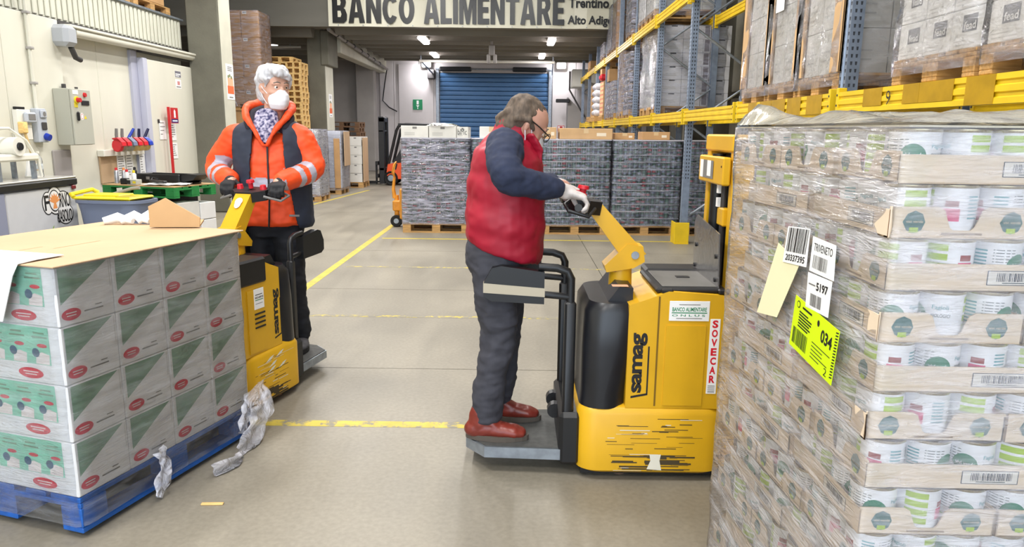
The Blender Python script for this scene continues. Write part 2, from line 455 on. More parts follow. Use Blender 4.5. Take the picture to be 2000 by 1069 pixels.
# back wall
BY = 28.0
mb = MB(); mb.box(-12, BY + .1, 0, 8, BY + .3, 6.5, M_panel_far); wb = struct(mb, 'wall_back')
for a, b in ((-5.25, -4.72), (-4.72, -3.75), (-3.75, -3.1), (1.32, 2.2), (2.2, 3.4), (3.4, 5.0)):
    mb = MB(); mb.box(a + .006, BY, 0, b - .006, BY + .1, 4.12, M_panel_far, .008); struct(mb, 'panel', wb)
mb = MB(); mb.box(-3.1, BY - .02, 3.66, 1.32, BY + .1, 4.12, M_panel_far, .008); struct(mb, 'panel', wb)
mb = MB(); mb.box(-8.5, 26.9, 1.55, -5.9, BY, 4.12, M_greywall, .01); struct(mb, 'wall_recess_upper')
mb = MB(); mb.box(-8.5, 26.88, 0, -5.9, BY, 1.55, mat('grey_dado', (118, 116, 114), .8)); struct(mb, 'trim_8')
mb = MB(); mb.box(-5.85, 26.6, 0, -5.2, 27.1, 4.1, M_greywall, .02); struct(mb, 'column_3')
# emergency exit door in the back wall
mb = MB(); mb.box(-4.52, BY - .05, 0, -3.2, BY, 3.95, M_panel_far, .01); d = struct(mb, 'door_2')
mb = MB(); mb.box(-4.45, BY - .09, 1.28, -3.3, BY - .05, 1.36, M_white, .01); mb.box(-3.95, BY - .13, 1.26, -3.6, BY - .05, 1.38, M_white, .02); struct(mb, 'panic_bar', d)
mb = MB(); mb.box(-4.5, BY - .055, 1.02, -3.2, BY - .05, 1.06, M_greyink); struct(mb, 'lower_strip', d)

# roller shutter
mb = MB(); mb.box(-3.0, BY - .02, 0, 1.18, BY + .02, .02, M_darkgrey); d1 = struct(mb, 'door_1')
for k in range(22):
    z0 = k * .166
    mb = MB()
    pr = [(0, z0 + .004), (.028, z0 + .02), (.034, z0 + .083), (.028, z0 + .146), (0, z0 + .162)]
    mb.prism([(a, b) for a, b in pr], -1.16, 2.96, (0, BY - .002, 0), -Y, Z, M_blue_door); mb.fix(); struct(mb, 'slat', d1)
for a, b in ((-3.1, -2.98), (1.17, 1.3)):
    mb = MB(); mb.box(a, BY - .1, 0, b, BY + .04, 3.75, M_steel, .01); struct(mb, 'guide_rail', d1)
mb = MB(); mb.box(-2.95, BY - .26, 3.7, -1.75, BY - .02, 3.86, M_black, .03); mb.box(-.2, BY - .26, 3.7, 1.1, BY - .02, 3.86, M_black, .03); struct(mb, 'spring_shaft', d1)
mb = MB(); mb.cyl((-3.1, BY - .14, 3.78), (1.3, BY - .14, 3.78), .03, .03, M_steel, 10); struct(mb, 'shaft_rod', d1)
mb = MB(); mb.box(-3.4, BY - .3, 3.4, -3.12, BY - .05, 3.75, M_darkgrey, .03); struct(mb, 'gear_box', d1)
mb = MB(); mb.cyl((-3.35, 25.2, 3.82), (1.25, 25.2, 3.82), .05, .05, M_white, 12)
for x in (-3.3, 1.2): mb.tube([(x, 25.2, 3.82), (x, 25.2, 4.12)], .025, M_steel, 8); mb.tube([(x, 25.2, 3.82), (x + .1, 27.8, 3.6)], .03, M_steel, 8)
tag(mb.build("door_curtain_bar", None, 40), 'white horizontal bar hung from the low ceiling before the blue shutter', 'bar')

# low ceiling over the far part, with beams
mb = MB(); mb.box(-12, 18.9, 4.12, 8, 28.3, 4.3, M_ceil); ce = struct(mb, 'ceiling')
for k in range(8):
    y0 = 19.4 + k * 1.0
    mb = MB(); mb.prism([(0, 0), (.42, 0), (.3, -.17), (.12, -.17)], -4.78, 5.0, (0, y0, 4.12), Y, Z, M_ceil); mb.fix(); struct(mb, 'rib', ce)
for k in range(6):
    y0 = 19.4 + k * 1.5
    mb = MB(); mb.prism([(0, 0), (.42, 0), (.3, -.25), (.12, -.25)], -12.0, -5.4, (0, y0, 4.12), Y, Z, M_ceil); mb.fix(); struct(mb, 'rib', ce)
mb = MB(); mb.box(-12, 18.86, 4.05, 8, 19.1, 6.5, M_ceil); struct(mb, 'beam_2')
mb = MB(); mb.box(-12.2, -8, 6.5, 8.2, 28.3, 6.7, M_roof); struct(mb, 'ceiling_hall')
# right wall behind the racks, with pilasters and pale strips
mb = MB(); mb.box(4.95, -8, 0, 5.1, 28.3, 6.5, M_concrete); struct(mb, 'wall_right')
for k, y0 in enumerate((4.6, 9.3, 14.0, 18.7, 23.4)):
    mb = MB(); mb.box(4.5, y0 + .4, 0, 4.95, y0 + 1.0, 6.5, M_concrete, .02); struct(mb, 'pilaster_%d' % (k + 1))
    mb = MB(); mb.box(4.9, y0 + 1.3, 2.45, 4.945, y0 + 2.9, 5.2, M_colpale, .01); struct(mb, 'trim_%d' % (20 + k))
    mb = MB(); mb.box(4.9, y0 + 1.3, .4, 4.945, y0 + 2.9, 2.3, M_colpale, .01); struct(mb, 'trim_%d' % (30 + k))

# ------------------------------------------------------------------ banner
mb = MB(); N = 24; vs = []
bx0, bx1, bz0, bz1, by = -4.75, 2.62, 4.04, 5.12, 18.72
def bz(i): return by + .02 * math.sin(i * 1.7) + .012 * math.sin(i * 4.1)
for i in range(N + 1):
    x = bx0 + (bx1 - bx0) * i / N
    for z in (bz0, bz1): vs.append((x, bz(i), z))
for i in range(N + 1):
    x = bx0 + (bx1 - bx0) * i / N
    for z in (bz0, bz1): vs.append((x, bz(i) + .012, z))
o = 2 * (N + 1); fc = []
for i in range(N):
    a = 2 * i; fc += [(a, a + 2, a + 3, a + 1), (o + a, o + a + 1, o + a + 3, o + a + 2), (a, o + a, o + a + 2, a + 2), (a + 1, a + 3, o + a + 3, o + a + 1)]
fc += [(0, 1, o + 1, o), (2 * N, o + 2 * N, o + 2 * N + 1, 2 * N + 1)]
mb.add(vs, fc, mat('banner_cloth', (226, 222, 200), .38, var=.04, scale=1.5, bump=.25, bscale=2.5))
ban = tag(mb.build('banner'), 'white banner with large black lettering hung under the high ceiling edge', 'banner')
mb = MB(); ob = Vector((0, by - .034, 0))
M_bink = mat('banner_ink', (26, 25, 24), .3, var=.3, scale=2.5)
# heavy block letters cut as polygons: unit cell, height 1
def L(*r): return r
GL = {
 'B': [[(0, 0), (.62, 0), (.78, .1), (.8, .3), (.7, .48), (.6, .52), (.7, .58), (.76, .72), (.72, .9), (.58, 1), (0, 1)]],
 'A': [[(0, 0), (.28, 0), (.32, .2), (.56, .2), (.6, 0), (.9, 0), (.62, 1), (.27, 1)]],
 'N': [[(0, 0), (.27, 0), (.27, .55), (.55, 0), (.82, 0), (.82, 1), (.55, 1), (.55, .46), (.27, 1), (0, 1)]],
 'L': [[(0, 0), (.66, 0), (.66, .2), (.29, .2), (.29, 1), (0, 1)]],
 'I': [[(0, 0), (.29, 0), (.29, 1), (0, 1)]],
 'M': [[(0, 0), (.24, 0), (.24, .66), (.4, 0), (.6, 0), (.76, .66), (.76, 0), (1, 0), (1, 1), (.66, 1), (.5, .42), (.34, 1), (0, 1)]],
 'E': [[(0, 0), (.68, 0), (.68, .2), (.29, .2), (.29, .41), (.62, .41), (.62, .6), (.29, .6), (.29, .8), (.67, .8), (.67, 1), (0, 1)]],
 'T': [[(.24, 0), (.53, 0), (.53, .79), (.77, .79), (.77, 1), (0, 1), (0, .79), (.24, .79)]],
 'R': [[(0, 0), (.28, 0), (.28, .38), (.34, .38), (.52, 0), (.84, 0), (.62, .44), (.74, .56), (.77, .74), (.72, .9), (.58, 1), (0, 1)]],
}
def arc(cx, cz, rx, rz, a0, a1, n=14): return [(cx + rx * math.cos(a0 + (a1 - a0) * i / n), cz + rz * math.sin(a0 + (a1 - a0) * i / n)) for i in range(n + 1)]
GL['C'] = [arc(.42, .5, .42, .52, .55, 2 * PI - .55) + arc(.42, .5, .15, .31, 2 * PI - .75, .75)]
GL['O'] = [arc(.43, .5, .43, .52, 0, PI) + arc(.43, .5, .15, .31, PI, 0), arc(.43, .5, .43, .52, PI, 2 * PI) + arc(.43, .5, .15, .31, 2 * PI, PI)]
HOLE = {'B': [[(.29, .2), (.45, .2), (.5, .3), (.45, .42), (.29, .42)], [(.29, .61), (.44, .61), (.48, .71), (.44, .81), (.29, .81)]], 'A': [[(.37, .38), (.51, .38), (.44, .74)]], 'R': [[(.28, .57), (.44, .57), (.49, .69), (.44, .81), (.28, .81)]]}
WID = {'B': .8, 'A': .9, 'N': .82, 'C': .82, 'O': .86, 'L': .66, 'I': .29, 'M': 1.0, 'E': .68, 'T': .77, 'R': .84}
M_bcloth = MATS['banner_cloth']
def letters(mb, s, x0, w, z0, h, o, mk, mback, gap=.07):
    tot = sum(WID[c] if c != ' ' else .3 for c in s) + gap * (len(s) - 1); sc = w / tot; x = x0
    for c in s:
        if c == ' ': x += (.3 + gap) * sc; continue
        for pl in GL[c]: mb.poly([(x + a * sc, z0 + b * h) for a, b in pl], o, X, Z, mk)
        for pl in HOLE.get(c, []): mb.poly([(x + a * sc, z0 + b * h) for a, b in pl], o, X, Z, mback, .003)
        x += (WID[c] + gap) * sc
letters(mb, 'BANCO', -4.64, 2.05, 4.12, .68, ob, M_bink, M_bcloth)
letters(mb, 'ALIMENTARE', -2.36, 3.5, 4.12, .68, ob, M_bink, M_bcloth)
mb.text('Trentino', 1.24, 4.53, 1.0, .24, ob, X, Z, M_bink, 0, .03)
mb.text('Alto Adige', 1.22, 4.08, 1.12, .27, ob, X, Z, M_bink, 0, .03)
mb.build('lettering', ban)
for k in range(12):
    mb = MB(); x = bx0 + .25 + k * .62; mb.cyl((x, by - .045, bz0 + .03), (x, by - .02, bz0 + .03), .012, .012, M_steel, 8); mb.build('eyelet', ban)

# ------------------------------------------------------------------ lamps of the low ceiling
M_tube = emit_mat('tube_glow', (255, 246, 250), 14)
def ceil_light(x, y, z, label, L=1.2, tilt=0):
    t = thing('ceiling_light', label, 'ceiling light', (x, y, z), 0, 'lit tube lamps under the low ceiling')
    mb = MB(); mb.box(-.11, -L / 2, .03, .11, L / 2, .11, M_white, .02); mb.build('housing', t)
    mb = MB(); mb.box(-.1, -L / 2 + .02, -.045, .1, L / 2 - .02, .03, M_tube, .03); mb.build('diffuser', t)
    mb = MB(); mb.cyl((0, 0, .1), (0, 0, .26), .012, .012, M_steel, 6); mb.build('hanger', t)
    a = area_lamp('tube_lamp', (x, y, z - .06), .2, L, 95, (1, .97, .98))
for x, y, z, lb in ((-2.56, 20.2, 3.9, 'lit tube lamp nearest the banner, left row of the low ceiling'), (.9, 20.2, 3.9, 'lit tube lamp nearest the banner, right row of the low ceiling'),
                    (-2.72, 24.2, 3.92, 'second lit tube lamp from the banner in the left row'), (.78, 24.2, 3.92, 'second lit tube lamp from the banner in the right row')):
    ceil_light(x, y, z, lb)
def flood(x, lab):
    t = thing('flood_lamp', lab, 'lamp', (x, 27.7, 3.93), 0, 'flood lamps beside the shutter')
    mb = MB(); mb.box(-.17, -.07, -.12, .17, .06, .12, M_white, .03); mb.build('housing', t)
    mb = MB(); mb.box(-.15, -.1, -.1, .15, -.07, .1, M_tube, .02); mb.build('lens', t)
    mb = MB(); mb.cyl((0, .05, 0), (0, .28, .0), .02, .02, M_steel, 8); mb.build('bracket', t)
    area_lamp('flood_light', (x, 27.55, 3.93), .3, .2, 60, (1, .97, 1), (math.radians(55), 0, 0))
flood(-3.42, 'lit flood lamp above the left edge of the blue shutter'); flood(1.62, 'lit flood lamp above the right edge of the blue shutter')
mb = MB(); mb.box(-.06, 0, -.28, .1, .2, .0, M_greywall, .02); mb.box(-.12, .02, -.5, -.02, .16, -.25, M_greywall, .02); mb.box(.06, .02, -.5, .16, .16, -.25, M_greywall, .02); mb.box(-.02, .05, 0, .05, .12, .3, M_greywall)
h = mb.build('ceiling_heater'); h.location = (-.75, 20.6, 3.85); tag(h, 'small grey twin unit hanging in the middle of the low ceiling', 'ceiling unit')
t = thing('disc_lamp', 'round lamp glowing under the dark ceiling left of the far column', 'lamp', (-7.3, 22, 3.93))
mb = MB(); mb.lathe([(.0, .1), (.12, .1), (.2, .03), (.2, 0)], M_white, 20); mb.build('shade', t, 40)
mb = MB(); mb.lathe([(.0, -.03), (.12, -.02), (.18, 0), (.18, .02)], M_tube, 20); mb.build('diffuser', t, 40)
area_lamp('disc_light', (-7.3, 22, 3.86), .3, .3, 60)
mb = MB(); mb.cyl((-8.5, 21.2, 3.8), (-6.2, 21.2, 3.8), .03, .03, M_white, 8)
for x in (-8.2, -6.5): mb.cyl((x, 21.2, 3.8), (x, 21.2, 4.12), .015, .015, M_steel, 6)
tag(mb.build('ceiling_rail', None, 40), 'thin white rail hung under the dark ceiling left of the far column', 'rail')

for i, yy in enumerate((-3.0, 1.2, 5.4, 9.6, 13.8)):
    for xx in (-2.7, .2):
        t = thing('hall_light', 'white tube lamp housing under the high hall roof, %s row, %s from the back' % ('left' if xx < 0 else 'right', ('first', 'second', 'third', 'fourth', 'fifth')[i]), 'ceiling light', (xx, yy, 6.13))
        mb = MB(); mb.box(-.2, -.85, 0, .2, .85, .1, M_white, .02); mb.build('housing', t); mb = MB(); mb.cyl((0, 0, .1), (0, 0, .37), .012, .012, M_steel, 6); mb.build('hanger', t)
for n_, (xx, yy) in enumerate(((-3.6, 10.6), (-4.2, 15.2))):  # the farther housing belongs to the lamp added for the carton tower
    t = thing('hall_light', 'white tube lamp housing under the high hall roof above the left pallets, ' + ('nearer', 'farther')[n_], 'ceiling light', (xx, yy, 6.03))
    mb = MB(); mb.box(-.2, -.85, 0, .2, .85, .1, M_white, .02); mb.build('housing', t); mb = MB(); mb.cyl((0, 0, .1), (0, 0, .47), .012, .012, M_steel, 6); mb.build('hanger', t)
# signs on the back wall
def wall_sign(name, x0, z0, w, h, m, lab):
    mb = MB(); mb.box(x0, BY - .075, z0, x0 + w, BY - .055, z0 + h, m, .004)
    o = Vector((x0, BY - .076, z0)); return mb, o
mb, o = wall_sign('exit', -3.98, 2.27, .36, .38, M_green, '')
mb.poly([(.14, .2), (.22, .2), (.22, .34), (.14, .34)], o, X, Z, M_paper, .001); mb.poly([(.12, .17), (.24, .17), (.18, .08)], o, X, Z, M_paper, .001); mb.rect(.165, .03, .195, .08, o, X, Z, M_paper, .001)
tag(mb.build('exit_sign'), 'green emergency exit sign with white arrow on the far white door', 'sign')
mb, o = wall_sign('fire', 1.55, 1.52, .26, .22, M_red, ''); mb.box(1.57, BY - .078, 1.54, 1.79, BY - .07, 1.72, M_paper); mb.xf(Matrix.Translation((0, .055, 0))); o = o + Y * .055; mb.rect(.08, .03, .19, .19, o, X, Z, M_red, .004); mb.rect(.11, .05, .16, .12, o, X, Z, M_paper, .006)
tag(mb.build('fire_sign'), 'small red and white fire equipment sign right of the blue shutter', 'sign')
# loading bay housing at right of the shutter
t = thing('dock_housing', 'grey and white slanted sheet metal housing right of the blue shutter', 'housing', (0, 0, 0))
mb = MB(); mb.box(1.95, 26.6, 3.1, 2.9, 27.8, 3.72, M_white, .03); mb.build('upper_box', t)
mb = MB(); mb.prism([(1.85, 0), (2.9, 0), (2.9, 2.3), (2.3, 2.3), (1.85, 2.75)], 26.9, 27.7, (0, 0, 0), X, Z, M_greywall); mb.fix(); mb.xf(Matrix.Translation((0, 54.6, 0))); mb.build('lower_hood', t)
mb = MB(); mb.box(1.4, 26.7, 2.55, 1.9, 26.85, 2.68, M_black, .02); mb.build('arm', t)
mb = MB(); mb.tube([(1.88, 26.7, 3.65), (1.88, 26.7, 3.0), (2.0, 26.7, 2.8), (2.45, 26.7, 2.05)], .03, M_darkgrey, 8); mb.build('edge_tube', t, 40)
mb = MB(); mb.tube([(-4.9, 27.6, 3.68), (-5.05, 27.95, 3.2), (-5.14, 27.97, 2.6), (-4.9, 27.97, 2.35), (-4.6, 27.97, 2.2)], .022, M_black, 6)
tag(mb.build('hanging_cable', None, 60), 'black cable looping down the far white wall from the ceiling pipe', 'cable')
# ------------------------------------------------------------------ pallets
def make_pallet(m, label, mono=False):
    """wooden euro pallet, 1.2 along local x, .8 along local y, base at z=0"""
    t = None if mono else thing('wooden_pallet', label, 'pallet')
    acc = MB()
    def piece(n, *b):
        if mono: acc.box(*b, m); return
        q = MB(); q.box(*b, m, .004); q.build(n, t)
    for y0, w in ((-.4, .145), (-.2325, .1), (-.0725, .145), (.1325, .1), (.255, .145)): piece('deck_board', -.6, y0, .122, .6, y0 + w, .144)
    for x0 in (-.6, -.0725, .455): piece('cross_board', x0, -.4, .1, x0 + .145, .4, .122)
    for x0 in (-.6, -.0725, .455):
        for y0, w in ((-.4, .1), (-.0725, .145), (.3, .1)): piece('block', x0, y0, .022, x0 + .145, y0 + w, .1)
    for y0, w in ((-.4, .1), (-.0725, .145), (.3, .1)): piece('base_board', -.6, y0, 0, .6, y0 + w, .022)
    if mono:
        o = acc.build('wooden_pallet'); tag(o, label, 'pallet'); return o
    return t
P_wood = Spot(lambda: make_pallet(M_wood, 'pallet'))
P_mono = Spot(lambda: make_pallet(M_wood, 'pallet', True))
P_dark = Spot(lambda: make_pallet(M_wood_dark, 'pallet', True))
P_light = Spot(lambda: make_pallet(M_woodlight, 'pallet', True))

# ------------------------------------------------------------------ cartons
def carton(sx, sy, sz, body, prt=None, name='carton', tape=None):
    """one closed carton, base centre at origin; prt(mb, face origin, u, v, w, h, side) prints on the sides"""
    def mk():
        mb = MB(); mb.box(-sx / 2, -sy / 2, 0, sx / 2, sy / 2, sz, body, .004)
        if tape: mb.rect(-sx / 2 + .01, -.025, sx / 2 - .01, .025, (0, 0, sz), X, Y, tape, .0007)
        if prt:
            prt(mb, Vector((-sx / 2, -sy / 2, 0)), X, Z, sx, sz, 'front')
            prt(mb, Vector((sx / 2, -sy / 2, 0)), Y, Z, sy, sz, 'right')
            prt(mb, Vector((-sx / 2, sy / 2, 0)), -Y, Z, sy, sz, 'left')
        return tag(mb.build(name), 'carton', 'carton')
    return Spot(mk)
ORD = ['bottom', 'first', 'second', 'third', 'fourth', 'fifth', 'sixth', 'seventh', 'eighth', 'ninth', 'tenth', 'eleventh', 'twelfth', 'thirteenth', 'fourteenth', 'fifteenth', 'sixteenth', 'seventeenth', 'eighteenth', 'nineteenth', 'twentieth', 'twenty-first', 'twenty-second', 'twenty-third']
def stack(sp, org, rz, nx, ny, nz, px, py, pz, label, group, keep=None, jit=.004, seed=1):
    rr = random.Random(seed); c, s_ = math.cos(rz), math.sin(rz); o = []
    for k in range(nz):
        for j in range(ny):
            for i in range(nx):
                if keep and not keep(i, j, k): continue
                x = (i - (nx - 1) / 2) * px + rr.uniform(-jit, jit); y = (j - (ny - 1) / 2) * py + rr.uniform(-jit, jit)
                lb = '%s, %s row, %s column%s' % (label, ORD[k] if k < nz - 1 else 'top', ORD[i + 1] if nx > 1 else 'only', '' if j == 0 else ', rear' if j == ny - 1 and ny < 3 else ', %s deep' % ORD[j + 1])
                o.append(sp.put((org[0] + c * x - s_ * y, org[1] + s_ * x + c * y, org[2] + k * pz), rz, lb, group))
    return o
def shell(nx, ny, left=True, right=True):
    return lambda i, j, k: j == 0 or (left and i == 0) or (right and i == nx - 1)
def film_box(name, label, cx, cy, z0, z1, wx, wy, rz, m, off=.012, seed=1, wrk=.008, nx=10, nz=14, top=True, parent=None):
    """stretch film wrapped around a load: a wavy sleeve with a top sheet"""
    rr = random.Random(seed); mb = MB(); ring = []
    hx, hy = wx / 2 + off, wy / 2 + off; r = .03
    pts = []
    for a, b, n in (((-hx + r, -hy), (hx - r, -hy), nx), ((hx, -hy + r), (hx, hy - r), nx), ((hx - r, hy), (-hx + r, hy), nx), ((-hx, hy - r), (-hx, -hy + r), nx)):
        for i in range(n): t = i / (n - 1); pts.append((a[0] + (b[0] - a[0]) * t, a[1] + (b[1] - a[1]) * t))
    n = len(pts); vs = []
    for k in range(nz + 1):
        z = z0 + (z1 - z0) * k / nz
        for i, (x, y) in enumerate(pts):
            d = wrk * noise.noise(Vector((x * 7 + seed, y * 7, z * 9))) + wrk * .6 * noise.noise(Vector((x * 23, y * 23 + seed, z * 17)))
            l = math.hypot(x, y); vs.append((x * (1 + d / l), y * (1 + d / l), z))
    fs = [(k * n + i, k * n + (i + 1) % n, (k + 1) * n + (i + 1) % n, (k + 1) * n + i) for k in range(nz) for i in range(n)]
    if top:
        c0 = len(vs)
        for i, (x, y) in enumerate(pts): vs.append((x * .8, y * .8, z1 + .006))
        vs.append((0, 0, z1 + .008)); c = len(vs) - 1
        fs += [(nz * n + i, nz * n + (i + 1) % n, c0 + (i + 1) % n, c0 + i) for i in range(n)] + [(c0 + i, c0 + (i + 1) % n, c) for i in range(n)]
    mb.add(vs, fs, m)
    o = mb.build(name, parent, 180)
    if parent is None: o.location = (cx, cy, 0); o.rotation_euler = (0, 0, rz); tag(o, label, 'stretch film')
    return o
M_film = film_mat('clear_stretch_film', (222, 226, 248), .03, .34, 5, (1, 1, 5))
M_film_bright = film_mat('shiny_stretch_film', (226, 228, 252), .08, .72, 6, (1, 1, 7), 1.2)

# ------------------------------------------------------------------ row of drink-can pallets before the rack
M_can = mat('can_green', (58, 92, 78), .3, .4, var=.3, scale=9)
M_canred = mat('can_red', (150, 52, 62), .3, .4)
M_cangrey = mat('can_grey', (112, 122, 142), .3, .6, var=.2, scale=14)
M_slip = mat('slip_sheet', (186, 186, 198), .5)
def can_load(n, cx, cy, label, short, w=1.0, d=.8, rows=12, seed=1, film=M_film, h=1.395):
    rr = random.Random(seed)
    P_mono.put((cx, cy, 0), 0, 'wooden pallet under %s' % short, None, (w / 1.2, d / .8, 1))
    z0 = .15; ph = (h - z0) / rows; cd = .067; nx = int(w / cd); ny = int(d / cd)
    mb = MB()
    for k in range(rows):
        zb = z0 + k * ph
        mb.box(-w / 2, -d / 2, zb, w / 2, d / 2, zb + .008, M_slip)
        for j in range(ny):
            for i in range(nx):
                if 0 < i < nx - 1 and 0 < j: continue
                if j == ny - 1 and 0 < i < nx - 1: continue
                x = -w / 2 + (i + .5) * w / nx; y = -d / 2 + (j + .5) * d / ny; r = cd * .485; q = rr.random()
                m = M_canred if q < .1 else (M_cangrey if q < .27 else M_can)
                zt = zb + ph - .012
                mb.cyl((x, y, zb + .008), (x, y, zt), r, r, m, 8, True)
                mb.cyl((x, y, zb + .03), (x, y, zb + .03 + ph * .3), r + .001, r + .001, M_cangrey if q > .5 else M_canred if q > .4 else M_can, 8, False)
    o = mb.build('drink_cans', None, 50); o.location = (cx, cy, 0)
    tag(o, label, 'drink cans', None, 'stuff')
    mb = MB(); mb.box(-w / 2 - .01, -d / 2 - .01, h, w / 2 + .01, d / 2 + .01, h + .012, M_slip, .003)
    q = mb.build('top_sheet'); q.location = (cx, cy, 0); tag(q, 'pale sheet on %s' % short, 'cardboard sheet')
    f = film_box('stretch_film', None, 0, 0, .13, h, w, d, 0, film, .012, seed, .012, 10, 24, False, o)
can_load(1, -1.2, 11.05, 'wrapped green cans on the pallet at the left end of the row', 'the leftmost load of cans, with shiny film', seed=3, film=M_film_bright)
can_load(2, -.155, 11.05, 'wrapped green cans on the pallet hidden behind the man in the red vest', 'the load of cans behind the man in the red vest', seed=4)
can_load(3, .88, 11.05, 'wrapped green cans on the pallet just right of the man in the red vest', 'the load of cans just right of the red vest', seed=5)
can_load(4, 1.925, 11.05, 'wrapped green cans on the pallet left of the rack upright with the yellow foot', 'the load of cans left of the yellow-footed upright', seed=6)
can_load(5, 2.985, 11.05, 'wrapped green cans on the pallet inside the rack behind the upright with the yellow foot', 'the load of cans behind the yellow-footed upright', seed=7)
# boxes lying on top of them
M_box1 = M_carton2
def prt_small(mb, o, u, v, w, h, side):
    mb.rect(w * .42, h * .74, w * .58, h * .92, o, u, v, M_greyink, .0007)
    for k in range(3): mb.rect(w * .12, h * (.2 + k * .1), w * .5, h * (.24 + k * .1), o, u, v, mat('faint_print', (176, 174, 170), .6), .0007)
S_lid = carton(.4, .6, .17, M_box1, prt_small)
for i, x in enumerate((-1.5, -1.09)): S_lid.put((x, 10.95, 1.408), 0, ('left one of two flat white cartons lying on the leftmost pallet of cans', 'middle flat white carton on the leftmost pallet of cans, with grey stamp')[i])
o = S_lid.put((-.8, 10.95, 1.408), 0, 'right-hand flat white carton on the leftmost pallet of cans, with scribbled letters'); o.scale = (.42, .97, .94); 
mb = MB(); mb.text('bMc', 0, 0, .14, .09, (0, 0, 0), X, Z, M_ink, 0, -.01); q = mb.build('scribble', o); q.parent = None; q.parent = o; q.location = (-.17, -.304, .05); q.scale = (2.3, 1, 1)
M_film_bag = film_mat('crumpled_film', (236, 236, 244), .25, .6, 14, (1, 1, 1), 1.2)
mb = MB(); mb.lathe([(.0, .045), (.1, .03), (.16, 0)], M_film_bag, 12)
for v in mb.v: v.x *= 1.6; v.z *= 1 + noise.noise(v * 20)
q = mb.build('film_scrap', None, 80); q.location = (-1.1, 10.75, 1.58); tag(q, 'crumpled clear film lying on the flat white cartons', 'film')
def brown_box(x, y, z, sx, sy, sz, lab, rz=0, m=M_card, name='carton', tape=True):
    mb = MB(); mb.box(-sx / 2, -sy / 2, 0, sx / 2, sy / 2, sz, m, .006)
    if tape:
        mb.rect(-sx / 2, -.025, sx / 2, .025, (0, 0, sz), X, Y, mat('parcel_tape', (206, 176, 130), .3), .001)
        mb.rect(-.035, sz * .55, .035, sz, (0, -sy / 2, 0), X, Z, MATS['parcel_tape'], .001)
        mb.rect(sx * .2, sz * .3, sx * .38, sz * .6, (0, -sy / 2, 0), X, Z, mat('box_label', (228, 214, 190), .6), .001)
    o = mb.build(name); o.location = (x, y, z); o.rotation_euler = (0, 0, rz); return tag(o, lab, 'carton')
brown_box(.45, 11.0, 1.408, .26, .5, .17, 'small brown carton on the cans right beside the man in the red vest')
brown_box(1.02, 11.0, 1.408, .78, .5, .16, 'long flat brown carton on the cans under the far rack')
brown_box(1.62, 11.15, 1.408, .3, .4, .1, 'low brown carton on the cans left of the rack upright with the yellow foot', m=M_cardbrown)
brown_box(-.38, 11.0, 1.408, .35, .5, .17, 'pale brown carton on the cans left of the man in the red vest', m=M_carton2)
brown_box(2.1, 11.2, 1.408, .42, .4, .12, 'brown carton on the cans against the rack upright with the yellow foot', m=M_cardbrown)

# ------------------------------------------------------------------ box pallets left of the aisle
def prt_box(mb, o, u, v, w, h, side):
    mb.rect(w * .36, h * .72, w * .6, h * .93, o, u, v, M_greyink, .0008)
    for k in range(3): mb.rect(w * .15, h * (.2 + k * .12), w * .72, h * (.25 + k * .12), o, u, v, mat('pale_print', (190, 188, 184), .6), .0008)
S_bx = carton(.26, .39, .166, M_carton, prt_box)
P_mono.put((-4.68, 15.5, 0), 0, 'wooden pallet under the nearest of three white box loads by the far column', None, (.9, 1, 1))
stack(S_bx, (-4.68, 15.5, .146), 0, 4, 2, 8, .265, .395, .17, 'white printed carton, nearest load by the far column', 'white cartons in the nearest load by the far column', lambda i, j, k: j == 0 or i == 3, .006, 4)
film_box('stretch_film', 'glossy film round the nearest of three white box loads by the far column', -4.68, 15.5, .1, 1.51, 1.06, .79, 0, M_film_bright, .014, 5, .014)
mb = MB(); mb.box(-.09, -.004, 0, .09, .004, .26, M_paper, .002); q = mb.build('delivery_note'); q.location = (-4.36, 15.07, .62); tag(q, 'white paper stuck on the nearest white box load by the far column', 'paper')
S_bl = carton(.39, .39, .262, mat('blueish_carton', (206, 208, 218), .6, var=.03, scale=5))
P_mono.put((-4.7, 17.3, 0), 0, 'wooden pallet under the second white box load by the far column', None, (.93, 1, 1))
stack(S_bl, (-4.7, 17.3, .146), 0, 3, 2, 5, .395, .395, .266, 'plain white carton, second load by the far column', 'plain white cartons in the second load by the far column', lambda i, j, k: (j == 0 and i > 0) or i == 2, .005, 6)
film_box('stretch_film', 'film round the second white box load by the far column', -4.7, 17.3, .1, 1.48, 1.19, .8, 0, M_film, .012, 8, .01)
mb = MB(); mb.box(-.07, -.012, .15, .07, .0, 1.3, M_cardbrown, .004); q = mb.build('corner_board'); q.location = (-4.2, 16.875, 0); tag(q, 'brown cardboard strip upright on the second white box load', 'cardboard')
mb = MB(); mb.box(-.008, -.28, .66, .008, .28, 1.46, M_cardtop, .003); q = mb.build('cardboard_sheet'); q.location = (-4.06, 17.3, 0); tag(q, 'tall light brown cardboard sheet leaning on the second white box load', 'cardboard')
P_mono.put((-4.58, 19.3, 0), 0, 'wooden pallet under the farthest of three white box loads, beside the forklift', None, (.9, 1, 1))
S_bw = carton(.52, .39, .232, M_carton2, lambda mb, o, u, v, w, h, s: [mb.rect(w * a, h * .8, w * (a + .12), h * .93, o, u, v, M_greyink, .0008) for a in (.2, .62)])
stack(S_bw, (-4.58, 19.3, .146), 0, 2, 2, 5, .53, .395, .236, 'white tabbed carton, load beside the forklift', 'white tabbed cartons in the farthest load', None, .008, 9)
mb = MB(); mb.box(-.01, -.3, .15, .01, .3, 1.3, M_cardtop, .003); q = mb.build('cardboard_sheet'); q.location = (-4.02, 19.2, 0); tag(q, 'light brown cardboard sheet on the farthest white box load', 'cardboard')

TX = -6.52
